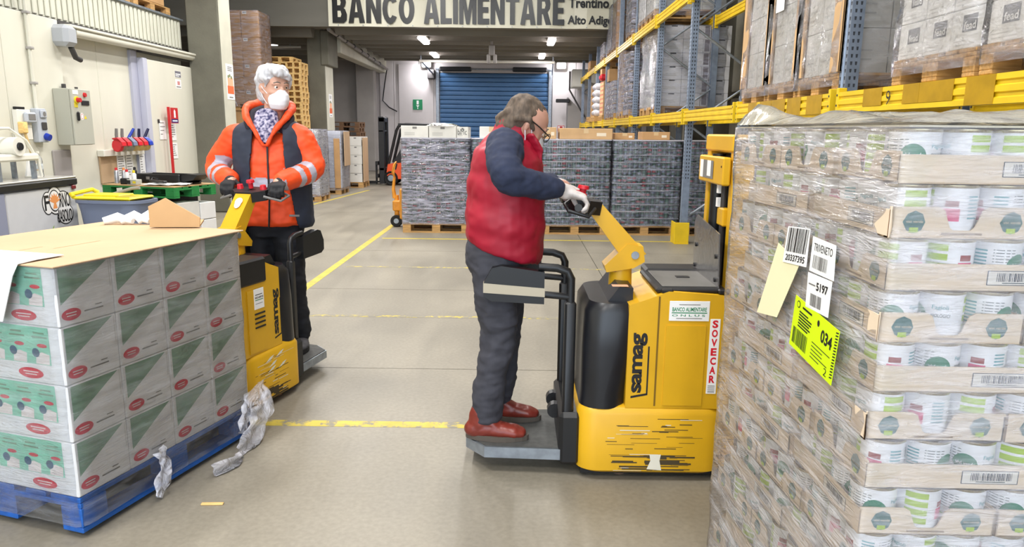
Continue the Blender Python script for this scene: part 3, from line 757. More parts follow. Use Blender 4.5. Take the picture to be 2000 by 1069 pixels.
# tall brown carton tower behind the near column: two loads high
P_wood.put((TX, 17.4, 0), 0, 'wooden pallet under the lower brown carton load behind the near column')
S_br = carton(.4, .4, .29, M_cardbrown, lambda mb, o, u, v, w, h, s: (mb.rect(w * .1, h * .72, w * .34, h * .94, o, u, v, M_paper, .0008), mb.barcode(w * .12, h * .78, w * .32, h * .9, o, u, v, M_ink, .0014, 7)) if s == 'front' else None)
S_br2 = carton(.4, .4, .29, M_cardbrown)
def tower(z0, nz, lab, grp, seed):
    rr = random.Random(seed)
    for k in range(nz):
        for i in range(3):
            for j in range(2):
                if j == 1 and i < 2: continue
                sp = S_br if (i == 2 and k % 2 == 0 and j == 0) else S_br2
                sp.put((TX + (i - 1) * .404 + rr.uniform(-.006, .006), 17.4 + (j - .5) * .404, z0 + k * .294), 0, '%s, %s row, %s column%s' % (lab, ORD[k] if k < nz - 1 else 'top', ORD[i + 1], '' if j == 0 else ', rear'), grp)
tower(.146, 6, 'brown carton, lower load of tall tower', 'brown cartons in the lower tower load', 2)
mb = MB(); mb.box(TX - .62, 16.98, 1.912, TX + .62, 17.82, 1.93, M_cardbrown); tag(mb.build('layer_sheet'), 'cardboard sheet between the two loads of the tall brown carton tower', 'cardboard sheet')
P_wood.put((TX, 17.4, 1.932), 0, 'wooden pallet halfway up the tall brown carton tower')
tower(2.08, 7, 'brown carton, upper load of tall tower', 'brown cartons in the upper tower load', 3)
film_box('stretch_film', 'film round the upper load of the tall brown carton tower', TX, 17.4, 2.0, 4.14, 1.21, .81, 0, M_film, .012, 11, .012)
mb = MB(); rr = random.Random(4)
for a in ([(-6.9, 16.95, 2.2), (-6.6, 16.93, 2.35), (-6.4, 16.92, 2.3), (-6.28, 16.92, 2.02)], [(-6.85, 16.95, 2.0), (-6.62, 16.93, 2.3), (-6.36, 16.92, 2.33)], [(-6.38, 16.93, 2.33), (-6.33, 16.92, 2.2), (-6.36, 16.92, 1.98)]): mb.tube(a, [.012, .02, .016, .01][:len(a)], MATS['crumpled_film'], 6)
mb.xf(Matrix.Translation((-.2, 0, 0))); tag(mb.build('film_tail', None, 80), 'torn strip of film hanging on the tall brown carton tower', 'film')
# empty pallets piled beside it
for k in range(23): P_light.put((-6.12 + .012 * math.sin(k * 2.3), 19.4, k * .1445), .01 * math.sin(k * 5), 'empty pallet in the taller left pile beside the brown tower, %s from the floor' % ORD[k + 1], 'pallets in the taller pile', (.55, 1, 1))
for k in range(22): P_light.put((-5.72 + .012 * math.sin(k * 1.3), 19.1, k * .1445), .012 * math.sin(k * 3), 'empty pallet in the right pile by the far column, %s from the floor' % ORD[k + 1], 'pallets in the pile touching the far column', (.33, .8, 1))
for k in range(12): P_dark.put((-5.35 + .02 * math.sin(k * 2.3), 22.6, k * .1445), .02 * math.sin(k * 5), 'old dark pallet in the pile near the forklift, %s from the floor' % ORD[k + 1], 'old dark pallets', (.9, 1, 1))

# ------------------------------------------------------------------ forklift (seen from its right side, mast to the left)
t = thing('forklift', 'small red and black forklift parked by the far white door', 'forklift', (-2.75, 20.3, 0))
mb = MB(); mb.prism([(-.75, .18), (.75, .18), (.8, .6), (.75, .75), (-.1, .7), (-.45, .62), (-.8, .58), (-.85, .3)], -.45, .45, (0, 0, 0), X, Z, M_orange); mb.fix(); mb.build('body', t)
mb = MB(); mb.box(.1, -.42, .72, .78, .42, 1.0, M_black, .06); mb.build('engine_hood', t)
mb = MB(); mb.box(-.1, -.25, .8, .28, .25, .95, M_black, .05); mb.box(.18, -.25, .9, .34, .25, 1.3, M_black, .06); mb.build('seat', t)
for y in (-.34, .22):
    mb = MB(); mb.box(-1.06, y, .04, -.9, y + .12, 1.86, M_black, .01); mb.build('mast_rail', t)
    mb = MB(); mb.box(-1.02, y + .02, .3, -.95, y + .1, 1.8, M_steel); mb.build('inner_rail', t)
mb = MB(); mb.box(-1.05, -.34, 1.72, -.9, .34, 1.84, M_black, .01); mb.box(-1.05, -.34, 1.45, -.92, .34, 1.5, M_black, .01); mb.box(-1.05, -.34, .4, -.92, .34, .48, M_black, .01); mb.build('mast_bridge', t)
mb = MB(); mb.box(-1.14, -.4, .2, -1.07, .4, .3, M_black, .01); mb.box(-1.14, -.4, .55, -1.07, .4, .65, M_black, .01); mb.build('fork_carriage', t)
for y in (-.32, .22):
    mb = MB(); mb.box(-1.17, y, .04, -1.13, y + .1, .65, M_black, .005); mb.box(-2.0, y, .03, -1.13, y + .1, .07, M_black, .005); mb.build('fork', t)
for y in (-.4, .36):
    mb = MB(); mb.tube([(-.78, y, .6), (-.55, y, 1.5), (-.48, y, 1.62), (-.3, y, 1.66), (.7, y, 1.66)], .04, M_black, 8); mb.build('guard_post', t, 60)
    mb = MB(); mb.tube([(.72, y, .9), (.7, y, 1.66)], .04, M_black, 8); mb.build('rear_post', t, 60)
mb = MB()
for k in range(6): mb.box(-.4 + k * .2, -.42, 1.63, -.34 + k * .2, .4, 1.68, M_black)
mb.box(-.5, -.44, 1.62, .75, -.38, 1.69, M_black, .01); mb.build('overhead_guard', t)
mb = MB(); mb.tube([(-.62, 0, .72), (-.42, 0, 1.08)], .035, M_black, 8)
ring = [(-.36 + .13 * math.cos(a) * .55, .17 * math.sin(a), 1.12 + -.13 * math.cos(a) * .75) for a in [2 * PI * i / 16 for i in range(16)]]
mb.tube(ring, .018, M_black, 6, True); mb.build('steering_wheel', t, 60)
mb = MB(); mb.prism([(-.7, .62), (-.45, .62), (-.28, 1.0), (-.4, 1.05)], -.3, .3, (0, 0, 0), X, Z, M_black); mb.fix(); mb.build('dashboard', t)
for x, r in ((-.72, .2), (.55, .17)):
    for y in (-.47, .33):
        mb = MB(); mb.lathe([(.0, 0), (r * .5, 0), (r * .55, .03), (r * .9, .0), (r, .03), (r, .11), (r * .9, .14), (0, .14)], M_rubber, 20, (0, 0, 0), 'y'); w = mb.build('wheel', t, 40); w.location = (x, y, r)
        mb = MB(); mb.lathe([(0, -.006), (r * .42, -.004), (r * .45, .01)], M_steel, 14, (0, 0, 0), 'y'); mb.build('hub', w, 40)

# ------------------------------------------------------------------ yellow hand pallet truck under the leftmost can pallet
t = thing('hand_pallet_truck', 'worn orange hand pallet truck standing at the leftmost pallet of cans', 'pallet truck', (-1.9, 11.35, 0))
M_handyel = mat('hand_truck_paint', (212, 140, 34), .45, var=.15, scale=8)
mb = MB(); mb.cyl((0, 0, .12), (0, 0, .5), .04, .035, M_handyel, 12); mb.box(-.06, -.07, .25, .1, .07, .42, M_handyel, .02); mb.build('pump', t, 40)
mb = MB(); mb.box(.08, -.24, .14, .2, .24, .62, M_handyel, .02); mb.build('back_plate', t)
for y in (-.26, .1):
    mb = MB(); mb.box(.15, y, .06, .62, y + .16, .115, M_handyel, .01); mb.build('fork', t)
for y in (-.09, .04):
    mb = MB(); mb.lathe([(.0, 0), (.085, 0), (.095, .012), (.095, .04), (.085, .052), (0, .052)], M_rubber, 18, (0, 0, 0), 'y'); w = mb.build('wheel', t, 40); w.location = (-.0, y, .095)
    mb = MB(); mb.lathe([(0, -.003), (.04, -.002), (.045, .004)], M_steel, 12, (0, 0, 0), 'y'); mb.build('hub', w, 40)
mb = MB(); mb.tube([(-.03, 0, .45), (-.05, 0, .6), (-.03, 0, .78)], [.035, .025, .02], M_handyel, 10); mb.build('handle_shaft', t, 50)
mb = MB(); mb.tube([(-.03, 0, .78), (-.05, -.06, .86), (-.02, -.08, .98), (.0, 0, 1.02), (-.02, .08, .98), (-.05, .06, .86)], .013, M_handyel, 8, True); mb.build('handle_loop', t, 60)
mb = MB(); mb.tube([(-.01, 0, .9), (.01, .02, .99)], .012, M_black, 8); mb.build('release_lever', t, 60)
# ------------------------------------------------------------------ sliding cold-room door
t = thing('sliding_door', 'tall white insulated sliding door of the cold room with a steel lever handle', 'door', (WX + .05, 11.36, 0))
mb = MB(); mb.box(0, 0, .06, .1, 1.92, 2.55, M_panel, .015); mb.build('door_leaf', t)
mb = MB(); mb.box(-.005, -.02, .05, .105, .1, 2.56, mat('door_jamb2', (186, 188, 204), .4), .01); mb.build('edge_strip', t)
mb = MB(); mb.tube([(.1, 1.86, 1.32), (.18, 1.86, 1.36), (.2, 1.88, 1.5), (.19, 1.9, 1.62), (.11, 1.92, 1.66)], .016, M_chrome, 8); mb.build('handle_bow', t, 60)
mb = MB(); mb.box(.1, 1.76, 1.28, .15, 1.9, 1.38, M_steel, .012); mb.cyl((.14, 1.8, 1.33), (.22, 1.72, 1.33), .018, .014, M_steel, 8); mb.build('handle_lock', t)
mb = MB(); mb.tube([(.11, 1.84, 1.28), (.12, 1.84, .9), (.11, 1.87, .55)], .008, M_greyink, 6); mb.build('pull_cord', t, 60)
mb = MB(); o = Vector((.1025, 0, 0))
mb.box(.1, .98, 2.33, .103, 1.22, 2.46, M_white); mb.box(.1, 1.0, 2.16, .1025, 1.2, 2.31, M_paper)
oo = Vector((.1036, .98, 2.33)); mb.rect(.015, .015, .225, .115, oo, Y, Z, mat('sign_grey', (120, 120, 130), .5), .0004); mb.rect(.03, .055, .21, .075, oo, Y, Z, M_paper, .001); mb.rect(.03, .03, .16, .045, oo, Y, Z, M_paper, .001)
oo = Vector((.1036, 1.0, 2.16)); mb.rect(.06, .06, .15, .12, oo, Y, Z, mat('pale_red', (206, 140, 140), .6), .0004); mb.rect(.02, .02, .18, .035, oo, Y, Z, M_greyink, .0004)
mb.build('door_sign', t)
# sliding track with its motor
t = thing('door_track', 'long grey tube track with grey motor housing over the cold room door', 'door track', (0, 0, 0))
mb = MB(); mb.cyl((WX + .18, 9.55, 2.7), (WX + .18, 13.32, 2.73), .06, .06, M_panel, 14); mb.build('track_tube', t, 40)
mb = MB(); mb.box(WX + .01, 9.4, 2.74, WX + .26, 13.3, 2.78, M_panel, .01); mb.build('track_cover', t)
mb = MB(); mb.box(WX + .02, 9.22, 2.5, WX + .3, 9.48, 2.76, mat('motor_grey', (170, 174, 180), .4), .05); mb.build('motor_housing', t)
mb = MB(); mb.tube([(WX + .22, 9.42, 2.5), (WX + .22, 9.5, 2.38), (WX + .22, 9.6, 2.36)], .035, M_darkgrey, 8); mb.build('motor_foot', t, 60)
mb = MB(); mb.box(WX + .1, 13.1, 2.56, WX + .2, 13.3, 2.68, M_darkgrey, .01); mb.build('end_stop', t)
mb = MB(); mb.box(WX + .055, 11.34, 2.64, WX + .15, 13.25, 2.67, M_darkgrey, .005); mb.build('roller_rail', t)

# electrical cabinet
t = thing('control_cabinet', 'grey electrical cabinet with red and yellow switch on the cold room wall', 'cabinet', (WX + .12, 9.1, 1.28))
mb = MB(); mb.box(0, 0, 0, .2, .42, .7, M_cabinet, .008); mb.build('cabinet_body', t)
mb = MB(); mb.box(.203, .003, .005, .228, .417, .695, M_cabinet, .006); dr = mb.build('cabinet_door', t)
o = Vector((.2285, 0, 0))
mb = MB(); mb.cyl((.228, .1, .56), (.245, .1, .56), .045, .045, M_binyel, 16); mb.cyl((.245, .1, .56), (.285, .1, .56), .032, .028, M_red, 12); mb.build('main_switch', dr)
mb = MB(); mb.box(.228, .05, .47, .232, .12, .53, M_binyel); mb.build('switch_plate', dr)
mb = MB(); mb.box(.228, .04, .63, .231, .15, .68, M_paper); mb.build('name_plate', dr)
mb = MB(); mb.cyl((.228, .28, .63), (.25, .28, .63), .03, .026, M_red, 12); mb.build('red_lamp', dr)
mb = MB(); mb.box(.228, .2, .5, .24, .36, .56, M_black, .004); mb.build('counter', dr)
mb = MB(); mb.box(.228, .07, .3, .26, .11, .42, M_black, .015); mb.build('door_latch', dr)
mb = MB(); mb.oval(.19, .36, .035, .045, o, Y, Z, M_paper, .0006); mb.oval(.19, .36, .026, .035, o, Y, Z, mat('warn_red', (200, 90, 90), .5), .001); mb.oval(.19, .36, .019, .027, o, Y, Z, M_paper, .0014); mb.poly([(.23, .33), (.29, .33), (.26, .375)], o, Y, Z, M_binyel, .001); mb.build('warning_sticker', dr)
mb = MB(); mb.box(.02, .16, .7, .06, .2, .76, M_darkgrey, .004); mb.cyl((.1, .34, .7), (.1, .34, .73), .02, .02, M_darkgrey, 10); mb.build('cable_gland', t)

# socket box, conduit
t = thing('socket_box', 'grey socket box with round blue outlet beside the electrical cabinet', 'socket', (WX + .12, 8.72, 1.34))
mb = MB(); mb.box(0, -.08, -.02, .08, .1, .38, mat('socket_grey', (180, 186, 196), .45), .01); mb.build('box', t)
mb = MB(); mb.cyl((.08, .04, .05), (.13, .04, .035), .045, .04, mat('socket_blue', (24, 52, 160), .4), 16); mb.build('blue_outlet', t, 40)
mb = MB(); mb.box(.08, -.03, .27, .1, .08, .36, MATS['socket_grey'], .01); mb.oval(.03, .315, .03, .03, (.1005, 0, 0), Y, Z, M_greyink, .001, 14); mb.box(.08, -.02, .13, .095, .07, .22, M_darkgrey, .01); mb.build('outlet_cover', t)
t = thing('white_controller', 'white controller with small grey display left of the socket box', 'controller', (WX + .12, 8.45, 1.4))
mb = MB(); mb.box(0, -.13, -.05, .07, .1, .3, M_white, .01); mb.build('case', t)
mb = MB(); mb.box(.07, -.05, .15, .12, .13, .27, MATS['socket_grey'], .015); mb.box(.12, -.02, .18, .124, .1, .25, M_greyink, .004); mb.build('display', t)
mb = MB(); mb.box(.02, -.13, .3, .06, .02, .33, M_black, .004); mb.build('top_clip', t)
mb = MB(); mb.tube([(WX + .15, 8.72, 1.72), (WX + .15, 8.72, 3.0), (WX + .15, 8.66, 3.1), (WX + .15, 8.0, 3.12)], .022, M_panel, 8)
for z in (2.0, 2.4, 2.8): mb.box(WX + .122, 8.69, z, WX + .19, 8.75, z + .03, M_greywall, .004)
tag(mb.build('conduit', None, 60), 'pale cable conduit bending along the wall above the socket box', 'conduit')
mb = MB(); mb.box(WX + .12, 8.95, .45, WX + .15, 9.3, 1.22, mat('patch_grey', (158, 152, 150), .6), .01)
tag(mb.build('wall_plate'), 'grey metal plate on the wall beneath the electrical cabinet', 'plate')
mb = MB(); mb.tube([(WX + .22, 8.36, 1.44), (WX + .24, 8.47, 1.0)], .016, mat('stick_wood', (206, 176, 120), .6), 8); mb.box(WX + .19, 8.29, 1.43, WX + .25, 8.39, 1.56, M_woodlight, .01)
tag(mb.build('broom_handle', None, 60), 'wooden handle leaning on the wall by the socket box', 'handle')

# ------------------------------------------------------------------ chest freezer with the bakery logo
FX = -5.28
t = thing('chest_freezer', 'white chest freezer with black lid edge and bakery lettering', 'freezer', (.0, 0, .03))
M_frz = mat('freezer_white', (196, 197, 200), .35, var=.02)
mb = MB(); mb.box(-5.74, 7.35, .05, FX, 8.56, .8, M_frz, .02); body = mb.build('cabinet', t)
mb = MB(); mb.box(-5.74, 7.1, .05, FX + .005, 7.35, .8, mat('freezer_blue_end', (136, 140, 160), .4), .015); mb.build('end_panel', t)
mb = MB(); mb.box(-5.75, 7.08, .8, FX + .02, 8.58, .885, M_black, .015); mb.build('lid_edge', t)
mb = MB(); mb.box(-5.75, 7.08, .885, FX + .012, 8.575, .905, mat('freezer_lid', (176, 174, 168), .25), .008); mb.build('lid', t)
mb = MB(); mb.box(FX + .005, 8.46, .755, FX + .025, 8.53, .8, mat('dark_red_lock', (110, 24, 34), .4), .006); mb.build('lock', t)
for y in (7.25, 8.4):
    mb = MB(); mb.box(-5.7, y, -.03, -5.35, y + .08, .05, M_black); mb.build('foot', t)
o = Vector((FX + .002, 7.95, .36)); mb = MB()
def blob(pts): mb.poly(pts, o, Y, Z, M_ink, .0); 
M_frzw = M_frz
for (a, b, ra, rb) in ((.06, .27, .085, .12), (.19, .29, .13, .15), (.34, .26, .13, .12), (.36, .12, .14, .11)):
    mb.oval(a, b, ra + .012, rb + .012, o, Y, Z, M_ink, .0004)
for i, (a, b, ra, rb) in enumerate(((.06, .27, .085, .12), (.19, .29, .13, .15), (.34, .26, .13, .12), (.36, .12, .14, .11))):
    mb.oval(a, b, ra, rb, o, Y, Z, M_carton, .0010 + i * .0002)
mb.text('F', .0, .19, .08, .17, o, Y, Z, M_ink, .003, .02); mb.oval(.18, .29, .1, .125, o, Y, Z, M_ink, .003); mb.oval(.18, .29, .088, .112, o, Y, Z, M_carton, .0036)
M_wheat = mat('wheat_orange', (222, 146, 84), .6)
for k in range(7):
    a = -1.1 + k * .37; ca, sa = math.cos(a), math.sin(a)
    mb.poly([(.18 + u * ca * 1 + w * sa, .26 - u * sa * .4 + w * ca * .95) for u, w in ((-.012, .0), (.012, .0), (.02, .08), (0, .125), (-.02, .08))], o, Y, Z, M_wheat, .0044 + k * .0001)
mb.poly([(.14, .2), (.22, .2), (.2, .26), (.22, .28), (.14, .28), (.16, .26)], o, Y, Z, M_wheat, .0042)
mb.text('RNO', .27, .2, .19, .17, o, Y, Z, M_ink, .003, .012, .9); mb.text("d'ASOLO", .2, .03, .28, .15, o, Y, Z, M_ink, .003, .012, .85)
for k in range(4): mb.poly([(.03 + k * .02, -.12 + k * .03), (.05 + k * .02, -.12 + k * .03), (.075 + k * .018, -.06 + k * .025), (.05 + k * .018, -.08 + k * .025)], o, Y, Z, mat('sprig_green', (130, 170, 60), .6), .002 + k * .0002)
mb.build('logo', t)
# things on the freezer
t = thing('water_bottle', 'clear plastic water bottle on the chest freezer', 'bottle', (-5.52, 8.3, .936))
M_pet = film_mat('clear_plastic', (230, 236, 240), .1, .4, 10, (1, 1, 1), .3)
mb = MB(); mb.lathe([(.0, 0), (.036, 0), (.04, .02), (.037, .05), (.04, .09), (.037, .14), (.04, .18), (.032, .22), (.015, .25), (.013, .27)], M_pet, 20); mb.build('bottle_body', t, 60)
mb = MB(); mb.lathe([(.0, .268), (.017, .268), (.017, .295), (0, .295)], M_white, 16); mb.build('cap', t, 40)
mb = MB(); mb.lathe([(.041, .09), (.041, .15)], mat('bottle_label', (200, 206, 210), .5, var=.3, scale=40), 20); mb.build('label', t, 60)
t = thing('foil_sealer', 'white bench sealer with curved wire arm standing on the chest freezer', 'sealing machine', (-5.5, 7.85, .936))
mb = MB(); mb.box(-.16, -.55, .2, .14, .24, .28, M_white, .02); mb.build('table_plate', t)
for y in (-.4, .15):
    mb = MB(); mb.box(-.14, y, 0, -.1, y + .04, .2, M_steel); mb.box(.08, y, 0, .12, y + .04, .2, M_steel); mb.build('leg', t)
mb = MB(); mb.tube([(.1, .3, .02), (.1, .26, .2), (.1, .1, .42), (.1, -.15, .55), (.1, -.5, .55)], .016, M_white, 8); mb.build('wire_arm', t, 60)
mb = MB(); mb.cyl((-.14, -.1, .36), (.16, -.1, .36), .1, .1, M_white, 20); mb.cyl((.16, -.1, .36), (.18, -.1, .36), .045, .04, M_black, 12); mb.build('film_roll', t, 40)
mb = MB(); mb.box(-.1, .3, 0, .02, .44, .015, M_white); mb.prism([(0, 0), (.2, 0), (.14, .2), (.06, .2)], -.01, .01, (-.1, .32, .0), Y, Z, M_paper); mb.fix(); mb.build('bag_stand', t)

# ------------------------------------------------------------------ hanging board with tape dispensers
t = thing('hanging_board', 'pale wooden board with a white ledge hung on the cold room wall', 'board', (WX, 10.15, 0))
mb = MB(); mb.box(.002, 0, .72, .03, .62, 1.18, M_cardtop, .004); mb.build('board', t)
mb = MB(); mb.box(.002, -.02, 1.1, .1, 1.1, 1.19, M_white, .006); mb.build('ledge', t)
def dispenser(y, ma, mt, mh, lab, tilt):
    t = thing('tape_dispenser', lab, 'tape dispenser', (WX + .18, y, 1.25), -.35, None)
    q = MB(); q.lathe([(.04, -.027), (.085, -.027), (.09, -.022), (.09, .022), (.085, .027), (.04, .027)], mt, 22, (0, 0, 0), 'y'); q.build('tape_roll', t, 40)
    q = MB(); q.lathe([(0, -.024), (.038, -.026), (.042, -.02), (.042, .02), (.038, .026), (0, .024)], ma if mt is ma else M_greyink, 16, (0, 0, 0), 'y'); q.build('core_disc', t, 40)
    q = MB(); q.prism([(-.06, .088), (.05, .1), (.12, .05), (.13, .0), (.11, -.01), (.09, .06), (.03, .115), (-.06, .105)], -.035, .035, (0, 0, 0), X, Z, ma); q.fix(); q.build('frame', t)
    q = MB(); q.tube([(-.01, 0, .1), (-.01, tilt * .4, .15), (.0, tilt, .24)], [.02, .022, .019], mh, 8); q.build('grip', t, 60)
M_tapeb = mat('tape_beige', (206, 176, 104), .35); M_tapec = mat('tape_clear', (150, 148, 128), .3)
M_hblue = mat('grip_blue', (34, 62, 170), .4); M_hnavy = mat('grip_navy', (24, 28, 70), .4); M_disred = mat('dispenser_red', (206, 30, 44), .4)
for y, a, tp, h, lab, ti in ((10.36, M_disred, M_disred, M_greyink, 'leftmost tape dispenser on the ledge, bright red', .0), (10.51, M_disred, M_tapec, M_greyink, 'second tape dispenser from the left, with a dull clear roll', .0),
        (10.67, M_binblue, M_tapec, M_hblue, 'third tape dispenser from the left, with slanted blue grip', .1), (10.82, M_disred, M_tapeb, M_greyink, 'fourth tape dispenser from the left, beige roll and grey grip', .0),
        (10.98, M_disred, M_tapeb, M_hnavy, 'fifth tape dispenser from the left, beige roll and dark navy grip', .0), (11.13, M_hblue, M_tapeb, M_hnavy, 'rightmost tape dispenser, beige roll and slanted navy grip', .08)): dispenser(y, a, tp, h, lab, ti)
def note(x, y, z, w, h, lab, n=8, m=M_paper):
    mb = MB(); mb.box(0, 0, 0, .003, w, h, m); o = Vector((.0032, 0, 0)); rr = random.Random(int(y * 100))
    for k in range(n): mb.rect(w * .12, h * (.9 - k * .8 / n), w * rr.uniform(.45, .88), h * (.9 - k * .8 / n) - .012, o, Y, Z, M_greyink, .0004)
    q = mb.build('notice'); q.location = (x, y, z); tag(q, lab, 'paper')
note(WX + .032, 10.56, .74, .22, .42, 'left printed notice under the row of tape dispensers', 10)
note(WX + .006, 10.85, .72, .2, .46, 'printed notice with a bold heading under the middle tape dispensers', 9)
note(WX + .052, 11.16, .7, .16, .5, 'narrow printed notice on the door jamb under the rightmost tape dispenser', 10)
note(WX + .155, 11.66, 1.32, .22, .3, 'faint paper left of the red pole on the sliding door', 4)
note(WX + .155, 12.02, 1.3, .2, .28, 'upper of two papers right of the red pole on the sliding door', 6)
note(WX + .155, 12.03, 1.0, .2, .26, 'lower of two papers right of the red pole on the sliding door', 6)
mb = MB(); mb.box(0, 0, 0, .003, .06, .06, M_darkgrey); q = mb.build('notice'); q.location = (WX + .155, 11.63, 1.58); tag(q, 'tiny dark sticker above the faint paper on the sliding door', 'sticker')
t = thing('extinguisher_post', 'thin red post with a red fire extinguisher sign before the sliding door', 'sign post', (WX + .24, 11.84, 0))
mb = MB(); mb.box(-.015, -.025, 0, .015, .025, 1.84, M_red, .004); mb.build('post', t)
mb = MB(); mb.box(.016, .03, 1.58, .022, .28, 1.83, M_red, .002); mb.box(.0215, .04, 1.59, .0225, .27, 1.65, mat('sign_blue', (40, 40, 110), .5)); o = Vector((.023, 0, 0)); mb.rect(.13, 1.67, .19, 1.78, o, Y, Z, M_paper, .0005); mb.rect(.145, 1.78, .175, 1.8, o, Y, Z, M_paper, .0005); mb.rect(.07, 1.61, .24, 1.63, o, Y, Z, M_paper, .0005); mb.build('sign_plate', t)
mb = MB(); mb.box(-.12, -.12, 0, .12, .12, .02, M_red, .004); mb.build('foot_plate', t)

# ------------------------------------------------------------------ green pallet used as a table
GA = math.radians(-17); gc = Vector((-4.5, 9.39, 0)) + .6 * Vector((-math.cos(GA), -math.sin(GA), 0)) + .4 * Vector((-math.sin(GA), math.cos(GA), 0))
t = make_pallet(M_palgreen, 'green painted pallet with board used as a table before the cold room'); t.location = (gc.x, gc.y, .59); t.rotation_euler = (0, 0, GA)
t.name = 'green_pallet'
mb = MB(); mb.box(-.6, -.4, .1445, .6, .4, .158, mat('table_board', (182, 148, 104), .6, var=.08), .003); mb.build('table_board', t)
def gp(x, y, z): return (gc.x + math.cos(GA) * x - math.sin(GA) * y, gc.y + math.sin(GA) * x + math.cos(GA) * y, z)
TZ = .75
# black crates carrying the pallet, each its own
M_crate = mat('black_crate', (30, 32, 40), .5, var=.15, scale=10)
def crate():
    t = thing('stacking_crate', 'crate', 'crate')
    q = MB(); q.box(-.3, -.2, 0, .3, .2, .02, M_crate)
    q.build('floor_panel', t)
    for nm, b in (('side_wall', (-.3, -.2, .02, .3, -.18, .09)), ('side_wall', (-.3, .18, .02, .3, .2, .09)), ('end_wall', (-.3, -.18, .02, -.28, .18, .09)), ('end_wall', (.28, -.18, .02, .3, .18, .09))):
        q = MB(); q.box(*b, M_crate, .004); q.build(nm, t)
    q = MB(); q.box(-.31, -.21, .09, .31, -.18, .112, M_crate, .004); q.box(-.31, .18, .09, .31, .21, .112, M_crate, .004); q.box(-.31, -.21, .09, -.28, .21, .112, M_crate, .004); q.box(.28, -.21, .09, .31, .21, .112, M_crate, .004); q.build('rim', t)
    return tag(t, 'crate', 'crate')
S_cr = Spot(crate)
for k in range(5): S_cr.put(gp(-.02, -.18, .02 + k * .113), GA, 'shallow black crate in the front stack under the green pallet, %s from below' % ORD[k + 1], 'shallow black crates in the middle stack')
for k in range(5): S_cr.put(gp(-.02, .2, .02 + k * .113), GA, 'shallow black crate in the rear stack under the green pallet, %s from below' % ORD[k + 1], 'shallow black crates in the rear stack')
P_dark.put(gp(.0, 0, -.125), GA, 'dark pallet lying under everything beneath the green pallet', None, (1, 1, 1))
brown_box(*gp(.44, -.12, .02), .26, .4, .5, 'white carton under the right corner of the green pallet', GA, M_carton2, tape=False)
for k in range(2): brown_box(*gp(.45, .24, .02 + k * .24), .26, .3, .23, ('lower', 'upper')[k] + ' of two small white cartons at the far right under the green pallet', GA, M_carton, tape=False)
mb = MB()
for k, (a, b) in enumerate(((.31, .05), (.36, .06), (.335, .12))): mb.tube([gp(a, -.5, b + .03), gp(a - .02, -.34, b + .03)], .03, M_carton, 10)
tag(mb.build('paper_rolls', None, 50), 'white paper rolls lying under the front of the green pallet', 'paper rolls')
# things on the table
t = thing('black_tray', 'long black plastic tray with two slots on the green pallet table', 'tray', gp(.06, .12, TZ), GA)
mb = MB(); mb.box(-.42, -.14, 0, .42, .14, .02, M_black, .005); mb.build('tray_floor', t)
for b in ((-.42, -.15, .01, .3, -.12, .13), (-.42, .12, .01, .42, .15, .13), (-.44, -.15, .01, -.4, .15, .13)):
    q = MB(); q.box(*b, M_black, .01); q.build('tray_wall', t)
q = MB(); q.prism([(.3, .02), (.5, .06), (.58, .13), (.4, .14), (.3, .12)], -.12, .12, (0, 0, 0), X, Z, M_black); q.fix(); q.build('tray_spout', t)
q = MB(); q.box(-.26, -.153, .05, -.2, -.149, .09, M_greyink); q.build('tray_slot', t)
def can2(x, y, m, mc, lab, h=.16, r=.03):
    t = thing('spray_can', lab, 'spray can', gp(x, y, TZ))
    q = MB(); q.lathe([(0, 0), (r, 0), (r, h), (r * .5, h + .02), (0, h + .02)], m, 16); q.build('can_body', t, 40)
    q = MB(); q.lathe([(0, h + .018), (r * .6, h + .018), (r * .55, h + .05), (0, h + .055)], mc, 12); q.build('cap', t, 40)
M_alu = mat('spray_silver', (170, 172, 178), .3, .7, var=.2, scale=20)
can2(-.52, -.22, M_alu, M_disred, 'silver spray can with red cap at the left of the green pallet table'); can2(-.44, -.17, M_alu, M_wheat, 'silver can with orange cap, second from the left on the green pallet table')
can2(-.36, -.2, mat('can_white', (220, 220, 220), .4), M_disred, 'white spray can with red cap, third on the green pallet table', .14); can2(-.3, -.12, M_black, M_black, 'black spray bottle before the tray on the green pallet table', .17); can2(-.24, -.2, MATS['can_white'], M_binyel, 'white bottle with yellow cap beside the black tray', .13)
q = MB(); q.box(-.08, -.05, 0, .08, .05, .07, M_cabinet, .004); q.box(-.08, -.052, .01, -.02, -.05, .06, M_ink); q.box(.02, -.052, .02, .07, -.05, .05, M_binyel); q = q.build('small_box'); q.location = gp(-.12, -.32, TZ); q.rotation_euler = (0, 0, GA); tag(q, 'small printed box at the front of the green pallet table', 'box')
q = MB(); q.box(-.05, -.04, 0, .05, .04, .08, M_black, .01); q = q.build('ink_pot'); q.location = gp(-.3, -.3, TZ); tag(q, 'small black box before the spray cans on the green pallet table', 'box')
